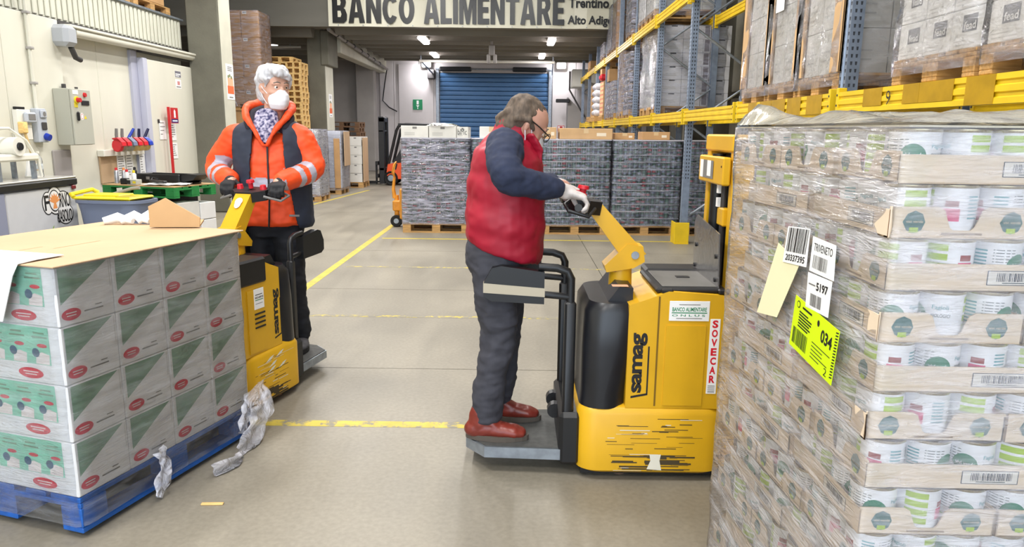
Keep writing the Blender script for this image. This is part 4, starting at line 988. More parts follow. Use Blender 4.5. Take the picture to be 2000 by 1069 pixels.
def sheets(nm, x, y, w, h, a, lab, seed, m=M_paper):
    rr = random.Random(seed); mb = MB(); n = 6; vs = []
    for t0 in (0, .006):
        for i in range(n + 1):
            for j in range(n + 1): vs.append(((i / n - .5) * w, (j / n - .5) * h, .004 + t0 + .012 * (noise.noise(Vector((i * .6 + seed, j * .6, 0))) + .8)))
    N1 = (n + 1) ** 2; fs = []
    for i in range(n):
        for j in range(n): a0 = i * (n + 1) + j; q = (a0, a0 + 1, a0 + n + 2, a0 + n + 1); fs += [q, tuple(N1 + k for k in q[::-1])]
    bd = [i * (n + 1) for i in range(n + 1)] + [n * (n + 1) + j for j in range(1, n + 1)] + [i * (n + 1) + n for i in range(n - 1, -1, -1)] + [j for j in range(n - 1, 0, -1)]
    fs += [(bd[k], bd[(k + 1) % len(bd)], N1 + bd[(k + 1) % len(bd)], N1 + bd[k]) for k in range(len(bd))]
    mb.add(vs, fs, m); o = mb.build(nm, None, 60); o.location = gp(x, y, TZ); o.rotation_euler = (0, 0, GA + a); tag(o, lab, 'papers')
sheets('paper_sheets', .25, -.25, .42, .24, .1, 'white papers spread at the front of the green pallet table', 1)
sheets('paper_sheets', .47, -.12, .22, .3, .5, 'white papers at the right corner of the green pallet table', 2)
q = MB(); q.box(-.03, -.2, 0, .03, .2, .035, M_black, .01); q.tube([(0, .2, .02), (.05, .26, .05), (.1, .2, .03)], .012, M_black, 6); q = q.build('strap_tool'); q.location = gp(.2, -.24, TZ + .03); q.rotation_euler = (0, 0, GA + 1.2); tag(q, 'black tool lying across the white papers on the green pallet table', 'tool')

# ------------------------------------------------------------------ bins
def wheelie(name, x, y, w, d, h, mb_, ml, lab, rz=0):
    t = thing(name, lab, 'bin', (x, y, 0), rz)
    q = MB(); vs = []; n = 24
    def ring(hx, hy, z, p=4.0):
        o = []
        for i in range(n):
            a = 2 * PI * i / n; c, s_ = math.cos(a), math.sin(a)
            o.append((hx * abs(c) ** (2 / p) * (1 if c > 0 else -1), hy * abs(s_) ** (2 / p) * (1 if s_ > 0 else -1), z))
        return o
    prof = [(.8, 0), (.86, h * .3), (.95, h * .8), (1.0, h * .93), (1.06, h * .95), (1.06, h), (.98, h), (.95, h * .9), (.8, .05)]
    for k, z in prof: vs += ring(w / 2 * k, d / 2 * k, z)
    fs = [(k * n + i, k * n + (i + 1) % n, (k + 1) * n + (i + 1) % n, (k + 1) * n + i) for k in range(len(prof) - 1) for i in range(n)] + [tuple(range(n))[::-1], tuple(range((len(prof) - 1) * n, len(prof) * n))]
    q.add(vs, fs, mb_); q.build('tub', t, 40)
    return t
b = wheelie('recycling_bin', -4.72, 8.42, .8, .5, .68, M_binblue, M_binyel, 'large grey blue bin with bright yellow lid before the green pallet table', -.12)
q = MB(); q.box(-.4, -.22, .68, .32, .24, .715, M_binyel, .015); q.box(-.36, -.1, .71, .1, .18, .735, M_binyel, .01); q.tube([(-.38, -.22, .71), (-.43, -.2, .74), (-.43, .16, .77), (-.38, .2, .73)], .025, M_binyel, 8); q.build('lid', b)
q = MB(); q.box(.1, -.17, .71, .28, .06, .722, mat('lid_recess', (172, 156, 34), .5), .01); q.build('hand_hole', b)
q = MB(); q.tube([(-.4, .27, .66), (0, .29, .78), (.1, .29, .79)], .02, M_greywall, 8); q.build('hinge_bar', b, 60)
b = wheelie('waste_bin', -5.1, 8.82, .42, .4, .58, mat('bin_dark', (92, 98, 100), .5), M_binblue, 'small dark waste bin with blue rim right of the chest freezer')
q = MB(); q.box(-.2, -.2, .575, .2, .2, .615, mat('bin_rim_blue', (40, 78, 150), .5), .02); q.box(-.16, -.16, .61, .16, .16, .625, M_panel, .01); q.build('rim_lid', b)
q = MB(); q.text('am', -.0, .1, .2, .16, (.215, -.05, 0), Y, Z, M_ink, .0, .02); q.build('bin_lettering', b)
# pallets with goods on the cold-room roof
P_wood.put((-6.35, 10.9, 3.36), PI / 2, 'wooden pallet on the cold room roof, nearer of the two'); P_wood.put((-6.35, 12.2, 3.36), PI / 2, 'wooden pallet on the cold room roof beside the near column')
brown_box(-6.3, 12.35, 3.506, .7, .5, .5, 'brown carton on the cold room roof beside the near column', m=M_cardbrown)
t = thing('wrapped_bundle', 'dark wrapped bundle on the nearer pallet of the cold room roof', 'bundle', (-6.3, 10.7, 3.506))
q = MB(); q.box(-.4, -.35, 0, .35, .3, .5, M_darkgrey, .06); q.build('bundle', t); q = MB(); q.box(-.41, -.1, -.0, .36, .0, .51, MATS['crumpled_film'], .06); q.build('strap', t)
t = thing('white_sack', 'pale plastic sack on the pallet of the cold room roof', 'sack', (-6.25, 11.55, 3.506))
q = MB(); q.box(-.35, -.3, 0, .3, .3, .45, mat('sack_white', (200, 198, 202), .5, bump=.5, bscale=10), .12); q.build('sack_body', t, 80)
# ------------------------------------------------------------------ pallet rack on the right
RX0, RX1 = 2.3, 3.2                                   # front and rear upright planes
FY = [0.5, 2.88, 5.25, 7.6, 9.97, 12.3, 14.65, 17.0, 19.35, 21.7, 24.05, 26.4]
Z1, Z2 = 1.67, 3.24                                   # underside of the two beam levels
M_hole = mat('upright_hole', (44, 48, 56), .7)
M_upr = mat('rack_upright_steel', (138, 150, 168), .42, .55, var=.12, scale=14)
def upright(x, y, h, near, face):
    mb = MB(); w, d = .1, .09
    pr = [(-w / 2, 0), (-.02, 0), (-.014, .012), (.014, .012), (.02, 0), (w / 2, 0), (w / 2, d), (w / 2 - .012, d), (w / 2 - .012, .02), (-w / 2 + .012, .02), (-w / 2 + .012, d), (-w / 2, d)]
    # profile in plan: a along world -y..y across, b into the rack
    s_ = 1 if face > 0 else -1
    mb.prism([(b * s_, a) for a, b in pr], 0, h, (x, y, 0), X, Y, M_upr); mb.fix()
    n = int(h / .05) if near else 0
    for k in range(n):
        z = .06 + k * .05
        if not (z > .9): continue
        if face > 0:
            for a in (-.034, .034): mb.poly([(a - .006, z - .012), (a + .006, z - .012), (a + .01, z + .012), (a - .01, z + .012)], (x, y, 0), -Y, Z, M_hole, .0008)
            for a in (.028, .062): mb.poly([(a - .006, z - .012), (a + .006, z - .012), (a + .008, z + .012), (a - .008, z + .012)], (x, y - w / 2, 0), X, Z, M_hole, .0008)
        else:
            for a in (-.06, -.03): mb.poly([(a - .006, z - .012), (a + .006, z - .012), (a + .008, z + .012), (a - .008, z + .012)], (x, y - w / 2, 0), X, Z, M_hole, .0008)
    return rp(mb, 'upright')
RACK = thing('pallet_rack', 'long galvanised pallet rack with yellow beams along the right wall', 'rack', (RX0, 0.5, 0))
def rp(mb, name, parent=None, sm=None):
    o = mb.xf(Matrix.Translation((-RX0, -.5, 0))).build(name, parent or RACK, sm); return o
for i, y in enumerate(FY):
    near = i <= 6
    t = upright(RX0, y, 1.9 if i == 3 else 5.2 if i < 8 else 4.0, near, 1); upright(RX1 + .09, y, 5.2 if i < 8 else 4.0, i <= 4, -1)
    for x in (RX0 + .04, RX1 + .05):
        mb = MB(); mb.box(x - .08, y - .09, 0, x + .08, y + .09, .012, M_upr); rp(mb, 'foot_plate', t)
    z = .35; k = 0
    while z < (4.5 if i < 8 else 3.3):
        x0, x1 = (RX0 + .06, RX1 + .04) if k % 2 == 0 else (RX1 + .04, RX0 + .06)
        mb = MB(); mb.tube([(x0, y, z), (x1, y, z + .62)], .017, M_steel, 6); rp(mb, 'brace', t, 60)
        mb = MB(); mb.cyl((x0, y - .04, z), (x0, y + .04, z), .012, .012, M_darkgrey, 8); rp(mb, 'bolt', t)
        z += .64; k += 1
    if i == 4:
        mb = MB()
        mb.box(RX0 - .1, y - .13, 0, RX0 + .1, y - .115, .3, M_rackyel, .003); mb.box(RX0 - .1, y - .115, 0, RX0 - .085, y + .12, .3, M_rackyel, .003); mb.box(RX0 - .1, y - .14, 0, RX0 + .1, y - .115, .012, M_rackyel)
        q = mb.build('foot_guard'); tag(q, 'yellow steel foot guard before the rack upright at the can loads', 'foot guard')
def beam(x, y0, y1, z, front, t_h=.14, near=False, tape=0):
    mb = MB(); d = .05; a0 = x + (0 if front else .0)
    pr = [(0, 0), (0, .028), (.01, .034), (.01, .05), (0, .056), (0, .084), (.01, .09), (.01, .106), (0, .112), (0, t_h), (d, t_h), (d, 0)]
    mb.prism([(x + (-.012 - d + b) if front else x + b, z + a) for b, a in pr], -(y1 - .055), -(y0 + .055), (0, 0, 0), X, Z, M_rackyel); mb.fix(); t = rp(mb, 'beam')
    for y, sg in ((y0 + .05, 1), (y1 - .05, -1)):
        q = MB(); xx = x - .062 if front else x
        q.box(xx - .004, y, z - .04, xx + .056, y + sg * .035, z + t_h + .03, M_rackyel, .004)
        for zz in (z - .01, z + .05, z + .12): q.cyl((xx - .007, y + sg * .018, zz), (xx, y + sg * .018, zz), .008, .008, M_darkgrey, 8)
        rp(q, 'beam_connector', t)
    if tape:
        rr = random.Random(tape)
        for k in range(5):
            ya = y0 + .1 + (y1 - y0 - .5) * (k + rr.random() * .4) / 5; w = rr.uniform(.12, .34)
            q = MB(); xx = x - .0632; q.box(xx - .001, ya, z + rr.choice((0, .03)), xx + .001, ya + w, z + t_h, M_tape); rp(q, 'tape_patch', t)
    return t
for i in range(len(FY) - 1):
    tp = {1: 3, 2: 5}.get(i, 0)
    b = beam(RX0 + .012, FY[i], FY[i + 1], Z1, True, tape=tp)
    if i == 1:
        q = MB(); q.text('9', 0, 0, .05, .085, (RX0 - .0535, 4.5, Z1 + .03), -Y, Z, M_ink, .0, -.01); rp(q, 'handwritten_nine', b)
    beam(RX1, FY[i], FY[i + 1], Z1, False); beam(RX0 + .012, FY[i], FY[i + 1], Z2, True); beam(RX1, FY[i], FY[i + 1], Z2, False)
M_film_rack = film_mat('rack_film', (240, 240, 248), .06, .32, 4, (1, 1, 2.5), .6, .1)
LZ = Z1 + .145; UZ = Z2 + .145
RP = 2.88                                             # pallet centre: overhangs the beams a little

# --- fead cartons, nearest bay
M_fead = mat('fead_print', (112, 112, 116), .6, var=.15, scale=40)
def prt_fead(mb, o, u, v, w, h, side):
    mb.rect(w * .36, h * .42, w * .82, h * .84, o, u, v, M_fead, .0008)
    mb.text('fead', w * .4, h * .47, w * .38, h * .2, o, u, v, M_carton, .0014, .02)
    mb.rect(w * .4, h * .7, w * .78, h * .8, o, u, v, mat('fead_dark', (104, 104, 108), .6), .0012)
    mb.rect(w * .1, h * .1, w * .8, h * .13, o, u, v, mat('pale_print2', (200, 198, 196), .6), .0008); mb.rect(w * .1, h * .2, w * .6, h * .23, o, u, v, MATS['pale_print2'], .0008)
S_fead = carton(.3, .26, .2, M_carton, prt_fead)
def prt_aiuto(mb, o, u, v, w, h, side):
    mb.text('AIUTO', w * .1, h * .35, w * .8, h * .32, o, u, v, M_greyink, .0008, .01); mb.rect(w * .1, h * .15, w * .9, h * .18, o, u, v, M_greyink, .0008)
S_aiu = carton(.26, .36, .2, M_carton, prt_aiuto)
def rack_pallet(y, lab, z=LZ, sp=P_wood, x=RP): return sp.put((x, y, z), 0, lab, None)
for n, (yc, lab, g) in enumerate(((4.12, 'second fead carton load from the right edge', 'fead cartons of the left load'), (3.28, 'fead carton load at the right edge', 'fead cartons of the right load'))):
    rack_pallet(yc, 'wooden pallet under the ' + lab)
    for k in range(5):
        for j in range(3): S_fead.put((RP - .43, yc + (j - 1) * .265, LZ + .146 + k * .203), .01 * math.sin(k * 3 + j), 'white fead carton, %s, %s row, %s from the far end' % (('second load from right', 'rightmost load')[n], ORD[k] if k else 'bottom', ORD[3 - j]), g)
        for i in range(3): S_aiu.put((RP - .13 + i * .27, yc - .21, LZ + .146 + k * .203), 0, 'white aid carton, near side of %s, %s row, column %s' % (('second fead load', 'rightmost fead load')[n], ORD[k], ('one', 'two', 'three')[i]), g)
    film_box('stretch_film', 'glossy film round the ' + lab, RP, yc, LZ + .05, LZ + 1.17, 1.2, .8, 0, M_film_rack, .014, 21 + n, .014)
# --- lavender cartons deeper in the same rack
S_lav = carton(.4, .4, .245, M_laven, lambda mb, o, u, v, w, h, s: [mb.rect(w * (.08 + q * .24), h * .93, w * (.2 + q * .24), h * .985, o, u, v, mat('lavender_dark', (96, 96, 124), .6), .0008) for q in range(4)] + [mb.rect(w * (.08 + q * .24), h * .02, w * (.2 + q * .24), h * .06, o, u, v, M_carton, .0008) for q in range(4)])
for yc in (6.35, 7.2):
    P_dark.put((4.0, yc, LZ), 0, 'dark pallet under the lavender carton load deep in the rack, ' + ('nearer' if yc < 7 else 'farther'))
    for k in range(6):
        for j in range(2): S_lav.put((3.62, yc + (j - .5) * .404, LZ + .146 + k * .25), 0, 'lavender grey carton deep in the rack, %s load, %s row, %s column' % ('near' if yc < 7 else 'far', ORD[k], ('right', 'left')[j]), 'lavender cartons deep in the rack')
for x in (3.42, 4.34):
    mb = MB(); mb.box(x, 5.2, Z1, x + .05, 7.7, LZ - .002, M_rackyel, .004); tag(mb.build('support_beam'), 'yellow beam carrying the lavender cartons, ' + ('front' if x < 4 else 'rear'), 'rack beam')
for x in (3.42, 4.34):
    for y in (5.15, 7.75):
        mb = MB(); mb.box(x - .02, y - .05, 0, x + .07, y + .05, 5.0, M_upr, .005); tag(mb.build('steel_post'), 'plain steel post of the rear rack, %s %s' % ('front' if x < 4 else 'rear', 'near the right edge' if y < 6 else 'behind the cardboard edged loads'), 'rack post')
# --- three loads with cardboard corner boards
S_wh = carton(.39, .26, .32, M_carton2, lambda mb, o, u, v, w, h, s: [mb.rect(w * .1, h * (.3 + .2 * q), w * .7, h * (.34 + .2 * q), o, u, v, MATS['pale_print'], .0008) for q in range(2)])
for n, yc in enumerate((5.72, 6.46, 7.18)):
    w = .78; lab = ('nearest', 'middle', 'farthest')[n]
    rack_pallet(yc, 'wooden pallet under the %s of three loads with cardboard edges' % lab, x=RP + .02)
    for k in range(6):
        for j in range(2): S_wh.put((RP - .37, yc + (j - .5) * .27, LZ + .146 + k * .324), 0, 'white carton, %s cardboard-edged load, %s row, %s' % (lab, ORD[k], ('right', 'left')[j]), 'white cartons of the loads with cardboard edges')
        S_wh.put((RP + .03, yc - .13, LZ + .146 + k * .324), 0, 'white carton, %s cardboard-edged load, %s row, inner' % (lab, ORD[k]), 'white cartons of the loads with cardboard edges')
    for sg in (-1, 1):
        mb = MB(); y = yc + sg * .35
        mb.box(RP - .595, y - .085, LZ + .146, RP - .575, y + .085, LZ + 2.1, M_card, .003); mb.box(RP - .595, y + sg * .065, LZ + .146, RP - .5, y + sg * .085, LZ + 2.1, M_card, .003)
        tag(mb.build('corner_board'), 'brown cardboard corner board, %s load with cardboard edges, %s side' % (lab, 'right' if sg < 0 else 'left'), 'cardboard')
    if n == 1:
        mb = MB(); mb.box(RP - .602, yc + .02, LZ + .75, RP - .599, yc + .21, LZ + 1.2, M_paper); tag(mb.build('load_sheet'), 'white paper sheet behind the film of the middle cardboard edged load', 'paper')
    film_box('stretch_film', 'glossy film round the %s of three loads with cardboard edges' % lab, RP + .02, yc, LZ + .05, LZ + 2.12, 1.2, .8, 0, M_film_rack, .014, 31 + n, .014)
# --- white carton load seen past the bracing
M_whl = mat('white_load_carton', (214, 213, 216), .55, var=.03, scale=6)
def prt_tab(mb, o, u, v, w, h, side):
    mb.rect(w * .38, h * .9, w * .68, h * .99, o, u, v, M_ink, .0008)
    mb.rect(w * .12, h * .3, w * .75, h * .36, o, u, v, MATS['pale_print'], .0008); mb.rect(w * .2, h * .42, w * .7, h * .47, o, u, v, MATS['pale_print'], .0008)
S_tab = carton(.33, .39, .215, M_whl, prt_tab)
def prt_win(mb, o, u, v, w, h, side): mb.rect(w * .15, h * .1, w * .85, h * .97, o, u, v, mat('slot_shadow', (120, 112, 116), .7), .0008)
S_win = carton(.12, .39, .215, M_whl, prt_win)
for n, yc in enumerate((12.82, 13.7)):
    rack_pallet(yc, ('near', 'far')[n] + ' wooden pallet under the white tabbed load in the middle of the rack', sp=P_mono, x=2.95)
    for k in range(6):
        for j in range(2):
            for i in range(3):
                if n == 1 and i > 0: continue
                if j == 1 and i > 0: continue
                x = 2.58 + i * .335 + (.13 if i > 1 and k % 2 == 0 else 0) + (.13 if i == 2 and k % 2 else 0)
                S_tab.put((x, yc + (j - .5) * .4, LZ + .146 + k * .218), 0, 'white tabbed carton, %s mid-rack load, %s row, column %s%s' % (('near', 'far')[n], ORD[k], ('one', 'two', 'three')[i], ('', ', rear')[j]), 'white tabbed cartons of the mid-rack load')
        if n == 0: S_win.put((3.145 if k % 2 == 0 else 3.14, yc - .2, LZ + .146 + k * .218), 0, 'narrow white carton with grey slot, mid-rack load, %s row' % ORD[k], 'slotted cartons of the mid-rack load')
M_film_milky = film_mat('milky_film', (240, 240, 246), .25, .8, 4, (1, 1, 2.5), 1.2, .2)
film_box('stretch_film', 'milky crumpled film round the white tabbed load in the middle of the rack', 2.935, 13.27, LZ + .05, LZ + 1.46, 1.07, 1.7, 0, M_film, .015, 41, .016)
mb = MB(); nv = []; ns = 12
for k in range(15):
    for i in range(ns + 1):
        y = 12.45 + 1.65 * i / ns; z = LZ + .1 + 1.35 * k / 14
        nv.append((2.385 - .03 - .04 * noise.noise(Vector((y * 3, z * 2.6, 1))), y, z))
fs = [(k * (ns + 1) + i, k * (ns + 1) + i + 1, (k + 1) * (ns + 1) + i + 1, (k + 1) * (ns + 1) + i) for k in range(14) for i in range(ns)]
mb.add(nv, fs, MATS['milky_film']); tag(mb.build('film_sheet', None, 180), 'white puffy film hanging over the aisle side of the white mid-rack load', 'stretch film')
# --- jar and tin loads farther down
M_jar = mat('jar_dark', (88, 82, 78), .3, .3, var=.3, scale=10); M_jarlid = mat('jar_lid', (196, 192, 186), .3, .4)
def jar_load(yc, h, m, m2, lab, rows, w=.8, x=2.86, film=True):
    rack_pallet(yc, 'wooden pallet under the ' + lab, sp=P_mono, x=x)
    mb = MB(); z0 = LZ + .146; ph = (h) / rows; n = 9
    for k in range(rows):
        zb = z0 + k * ph; mb.box(x - .6, yc - w / 2, zb, x + .6, yc + w / 2, zb + .012, M_cardbrown)
        for i in range(13):
            for j in range(n):
                if 0 < i < 12 and j > 0: continue
                mb.cyl((x - .6 + (i + .5) * 1.2 / 13, yc - w / 2 + (j + .5) * w / n, zb + .012), (x - .6 + (i + .5) * 1.2 / 13, yc - w / 2 + (j + .5) * w / n, zb + ph * .8), .042, .04, m, 8)
                mb.cyl((x - .6 + (i + .5) * 1.2 / 13, yc - w / 2 + (j + .5) * w / n, zb + ph * .8), (x - .6 + (i + .5) * 1.2 / 13, yc - w / 2 + (j + .5) * w / n, zb + ph * .96), .04, .036, m2, 8)
    o = mb.build('food_jars', None, 40); tag(o, lab, 'food jars', None, 'stuff')
    if film:
        f = film_box('stretch_film', None, 0, 0, LZ + .05, z0 + h, 1.2, w, 0, M_film_bright, .014, int(yc * 7), .012, 10, 16, False, o); f.location = (x, yc, 0)
jar_load(15.25, 1.15, M_jar, M_jarlid, 'dark jar load right behind the white mid-rack load', 9, .78)
def bulk(boxes, m, prt, lab, cat):
    mb = MB()
    for x, y, z, a, b, h in boxes:
        mb.box(x - a / 2, y - b / 2, z, x + a / 2, y + b / 2, z + h, m, .004)
        if prt: prt(mb, Vector((x - a / 2, y - b / 2, z)), X, Z, a, h, 'front'); prt(mb, Vector((x - a / 2, y + b / 2, z)), -Y, Z, b, h, 'left')
    o = mb.build('carton_load'); return tag(o, lab, cat, None, 'stuff')
def flat_load(yc, h, rows, lab, m, m2, grp, x=2.86, w=.78, dx=1.16):
    rack_pallet(yc, 'wooden pallet under the ' + lab, sp=P_mono, x=x)
    bulk([(x + (i - 1) * dx / 3, yc + (j - .5) * w / 2, LZ + .146 + k * h / rows, dx / 3 - .004, w / 2 - .004, h / rows - .004) for k in range(rows) for i in range(3) for j in range(2) if i == 0 or j == 0], m, lambda mb, o, u, v, a, b, s: mb.rect(a * .1, b * .7, a * .9, b * .9, o, u, v, m2, .0008), lab, 'trays')
flat_load(16.25, 1.3, 11, 'load of flat brown trays beyond the dark jars', M_card, M_cardbrown, 'flat brown tray beyond the dark jars')
film_box('stretch_film', 'film round the flat brown trays beyond the dark jars', 2.86, 16.25, LZ + .05, LZ + 1.46, 1.17, .79, 0, M_film_bright, .014, 55, .012)
jar_load(17.6, .75, M_jarlid, M_cangrey, 'silver tin load beyond the flat brown trays', 7, .7)
jar_load(18.45, .75, M_jarlid, M_cangrey, 'second silver tin load beyond the flat brown trays', 7, .7)
flat_load(20.0, .9, 8, 'load of flat cartons in front of the white sack load', M_card, M_red, 'flat red-edged carton at the rack end')
t = thing('white_sack_load', 'white sack load on the lower level at the far end of the rack', 'sacks', (2.7, 20.95, LZ))
for k in range(5):
    q = MB(); q.box(-.55, -.36, .146 + k * .18, .5, .36, .32 + k * .18, MATS['sack_white'], .06); q.build('sack', t, 80)
P_mono.put((2.75, 20.95, LZ), 0, 'wooden pallet under the white sacks at the far end of the rack')
S_far = carton(.5, .38, .3, M_cardbrown)
for k, (x, y, z, lab) in enumerate(((2.5, 18.4, .93, 'brown carton on top of the second silver tin load'), (2.5, 20.0, 1.06, 'brown carton on top of the flat red-edged cartons'), (2.5, 22.4, .15, 'brown carton low at the far end of the rack'), (2.5, 22.4, .46, 'brown carton stacked on another at the far end of the rack'), (2.5, 22.4, .77, 'topmost of three brown cartons at the far end of the rack'))): S_far.put((x, y, LZ + z), 0, lab)
P_mono.put((2.75, 22.4, LZ), 0, 'wooden pallet under the three brown cartons at the rack end')
q = MB(); q.box(-.12, -.16, 0, .14, .16, .16, M_disred, .05); q = q.build('red_bag'); q.location = (2.3, 19.75, LZ + 1.05); tag(q, 'red bag lying on the flat cartons at the rack end', 'bag')
# --- upper level
def up_load(yc, h, lab, m, sx, sy, sz, prt=None, fm=None, nx=2, x=2.86):
    P_mono.put((x, yc, UZ), 0, 'upper level pallet under the ' + lab)
    nz = int(h / (sz + .004)); nj = int(.8 / sy)
    bulk([(x - .6 + sx / 2 + i * (sx + .004), yc - .4 + sy / 2 + j * (sy + .004), UZ + .146 + k * (sz + .004), sx, sy, sz) for k in range(nz) for i in range(nx) for j in range(nj) if i == 0 or j == 0], m, prt, lab, 'cartons')
    if fm: film_box('stretch_film', 'film round the ' + lab, x, yc, UZ + .05, UZ + .15 + h, 1.2, .8, 0, fm, .014, int(yc * 3), .012)
up_load(12.9, 1.2, 'pale load above the mid-rack load', M_carton2, .39, .26, .2, prt_small, M_film, 3)
up_load(13.75, 1.2, 'white load above the far half of the mid-rack load', M_carton, .39, .26, .2, prt_small, M_film, 2)
def up_jars(yc):
    x = 2.86; P_mono.put((x, yc, UZ), 0, 'wooden pallet on the upper rack level under the dark jars')
    mb = MB(); z0 = UZ + .146
    for k in range(6):
        zb = z0 + k * .2; mb.box(x - .6, yc - .4, zb, x + .6, yc + .4, zb + .012, M_cardbrown)
        for i in range(12):
            for j in range(8):
                if i > 0 and j > 0: continue
                p = (x - .55 + i * .1, yc - .35 + j * .1)
                mb.cyl((p[0], p[1], zb + .012), (p[0], p[1], zb + .17), .046, .044, M_jar, 8); mb.cyl((p[0], p[1], zb + .17), (p[0], p[1], zb + .196), .044, .04, M_jarlid, 8)
    o = mb.build('food_jars', None, 40); tag(o, 'dark jar load on the upper rack level right of the banner', 'food jars', None, 'stuff')
    f = film_box('stretch_film', None, 0, 0, UZ + .05, z0 + 1.2, 1.2, .8, 0, M_film_bright, .014, 77, .012, 10, 14, False, o); f.location = (x, yc, 0)
up_jars(15.3)
up_load(17.6, 1.1, 'brown load over the right end of the banner', M_cardbrown, .39, .39, .24, None, M_film, 2)
up_load(18.5, 1.0, 'pale wrapped load before the banner end', M_carton2, .39, .39, .24, None, M_film_bright, 2)
up_load(20.0, .3, 'white wrapped load beyond the banner end', M_carton, .39, .26, .24, prt_small, M_film_bright, 2)
up_load(23.5, .3, 'low brown load at the far end of the upper level', M_cardbrown, .39, .39, .16, None, None, 2)
up_load(6.2, .5, 'load high above the cardboard edged loads', M_carton2, .39, .39, .24)
# ------------------------------------------------------------------ foreground right: trays of tins under stretch film
PHI = math.radians(3.7)
C0 = Vector((.752, 1.40, 0)); EX = Vector((math.cos(math.radians(-.8)), math.sin(math.radians(-.8)), 0)); EY = Vector((-math.sin(PHI), math.cos(PHI), 0))
AX = math.radians(-.8); AL = PHI
CD, TH_, LP = .096, .101, .107                        # tin pitch, tin height, layer pitch
ZT = 1.535
M_tin = mat('tin_label', (236, 236, 240), .35)
M_tinrim = mat('tin_rim', (196, 184, 150), .25, .9)
M_leaf = mat('leaf_green', (20, 122, 92), .5); M_leafd = mat('leaf_print', (72, 112, 112), .7); M_lime = mat('lime_print', (166, 198, 40), .5)
M_teal = mat('teal_print', (92, 160, 170), .5); M_pink = mat('pink_print', (222, 84, 130), .5); M_blk = mat('tiny_print', (90, 100, 100), .6)
M_tray = mat('tray_cardboard', (226, 206, 182), .75, var=.03, scale=6)
M_trayin = mat('tray_inside', (196, 168, 132), .8)
def tin():
    R_ = CD / 2 - .0012; mb = MB()
    mb.lathe([(R_ - .004, 0), (R_ + .0008, .001), (R_ + .0008, .005), (R_, .006)], M_tinrim, 32)
    mb.lathe([(R_, .006), (R_, TH_ - .006)], M_tin, 32)
    mb.lathe([(R_, TH_ - .006), (R_ + .0008, TH_ - .005), (R_ + .0008, TH_), (R_ - .003, TH_ - .001), (R_ - .005, TH_ - .005), (0, TH_ - .005)], M_tinrim, 32)
    def bend(a, z, l): t = a / R_; r = R_ + l; return (r * math.cos(t), r * math.sin(t), z)
    def patch(a0, z0, a1, z1, m, l=.0003, n=6, sh=None):
        vs = []; fs = []
        for i in range(n + 1):
            t = i / n; a = a0 + (a1 - a0) * t
            lo, hi = (z0, z1) if sh is None else sh(t)
            vs += [bend(a, lo, l), bend(a, hi, l)]
        fs = [(2 * i, 2 * i + 2, 2 * i + 3, 2 * i + 1) for i in range(n)]
        mb.add(vs, fs, m)
    def leaf(ac, zc, w, h, l, m, m2):
        f = lambda t: (zc - h / 2 * math.sin(PI * min(1, t * 1.0)) ** .6 * (.35 + .65 * t ** .5), zc + h / 2 * math.sin(PI * t) ** .55)
        patch(ac - w / 2, 0, ac + w / 2, 0, m, l, 12, f)
        patch(ac - w * .1, zc - h * .5, ac + w * .25, zc - h * .36, m2, l + .0003, 4)
    leaf(.0, .05, .05, .046, .0004, M_leaf, M_lime)
    vs, fs, asp = text_geo('vivi verde', .02); mb.add([bend(-.017 + x * .036, .047 + y * .009, .0009) for x, y in vs], fs, M_tin)
    vs, fs, asp = text_geo('Fagioli', .01); mb.add([bend(.034 + x * .03, .062 + y * .011, .0004) for x, y in vs], fs, M_teal)
    vs, fs, asp = text_geo('BIOLOGICI', .0); mb.add([bend(.034 + x * .034, .048 + y * .007, .0004) for x, y in vs], fs, M_blk)
    for k in range(4): patch(.1, .02 + k * .019, .145, .033 + k * .019, M_lime)
    patch(.1, .009, .122, .016, M_lime)
    patch(.165, .03, .195, .055, M_pink); patch(.168, .058, .192, .07, mat('bean_print', (150, 70, 70), .6))
    for k in range(7): patch(.21, .035 + k * .007, .235, .038 + k * .007, M_teal)
    for k in range(6): patch(.245, .05 + k * .006, .285, .0515 + k * .006, M_blk, .0003, 3)
    patch(.245, .03, .29, .033, M_lime)
    return tag(mb.build('food_tin', None, 40), 'tin', 'tin')
TIN = Spot(tin)
TLX, TLY, WH = 4 * CD, 3 * CD, .056
def leaf2d(mb, a, b, w, h, o, u, v, m, m2, lift):
    pts = [(a - w * .55, b)] + [(a + w / 2 * math.cos(t) * (1 if math.cos(t) > 0 else 1.0), b + h / 2 * math.sin(t)) for t in [PI * .75 - i * PI * .25 for i in range(7)]]
    mb.poly(pts, o, u, v, m, lift); mb.rect(a - w * .22, b - h * .46, a + w * .2, b - h * .24, o, u, v, m2, lift + .0003)
    mb.text('vivi verde', a - w * .4, b - h * .04, w * .8, h * .13, o, u, v, M_tray, lift + .0004)
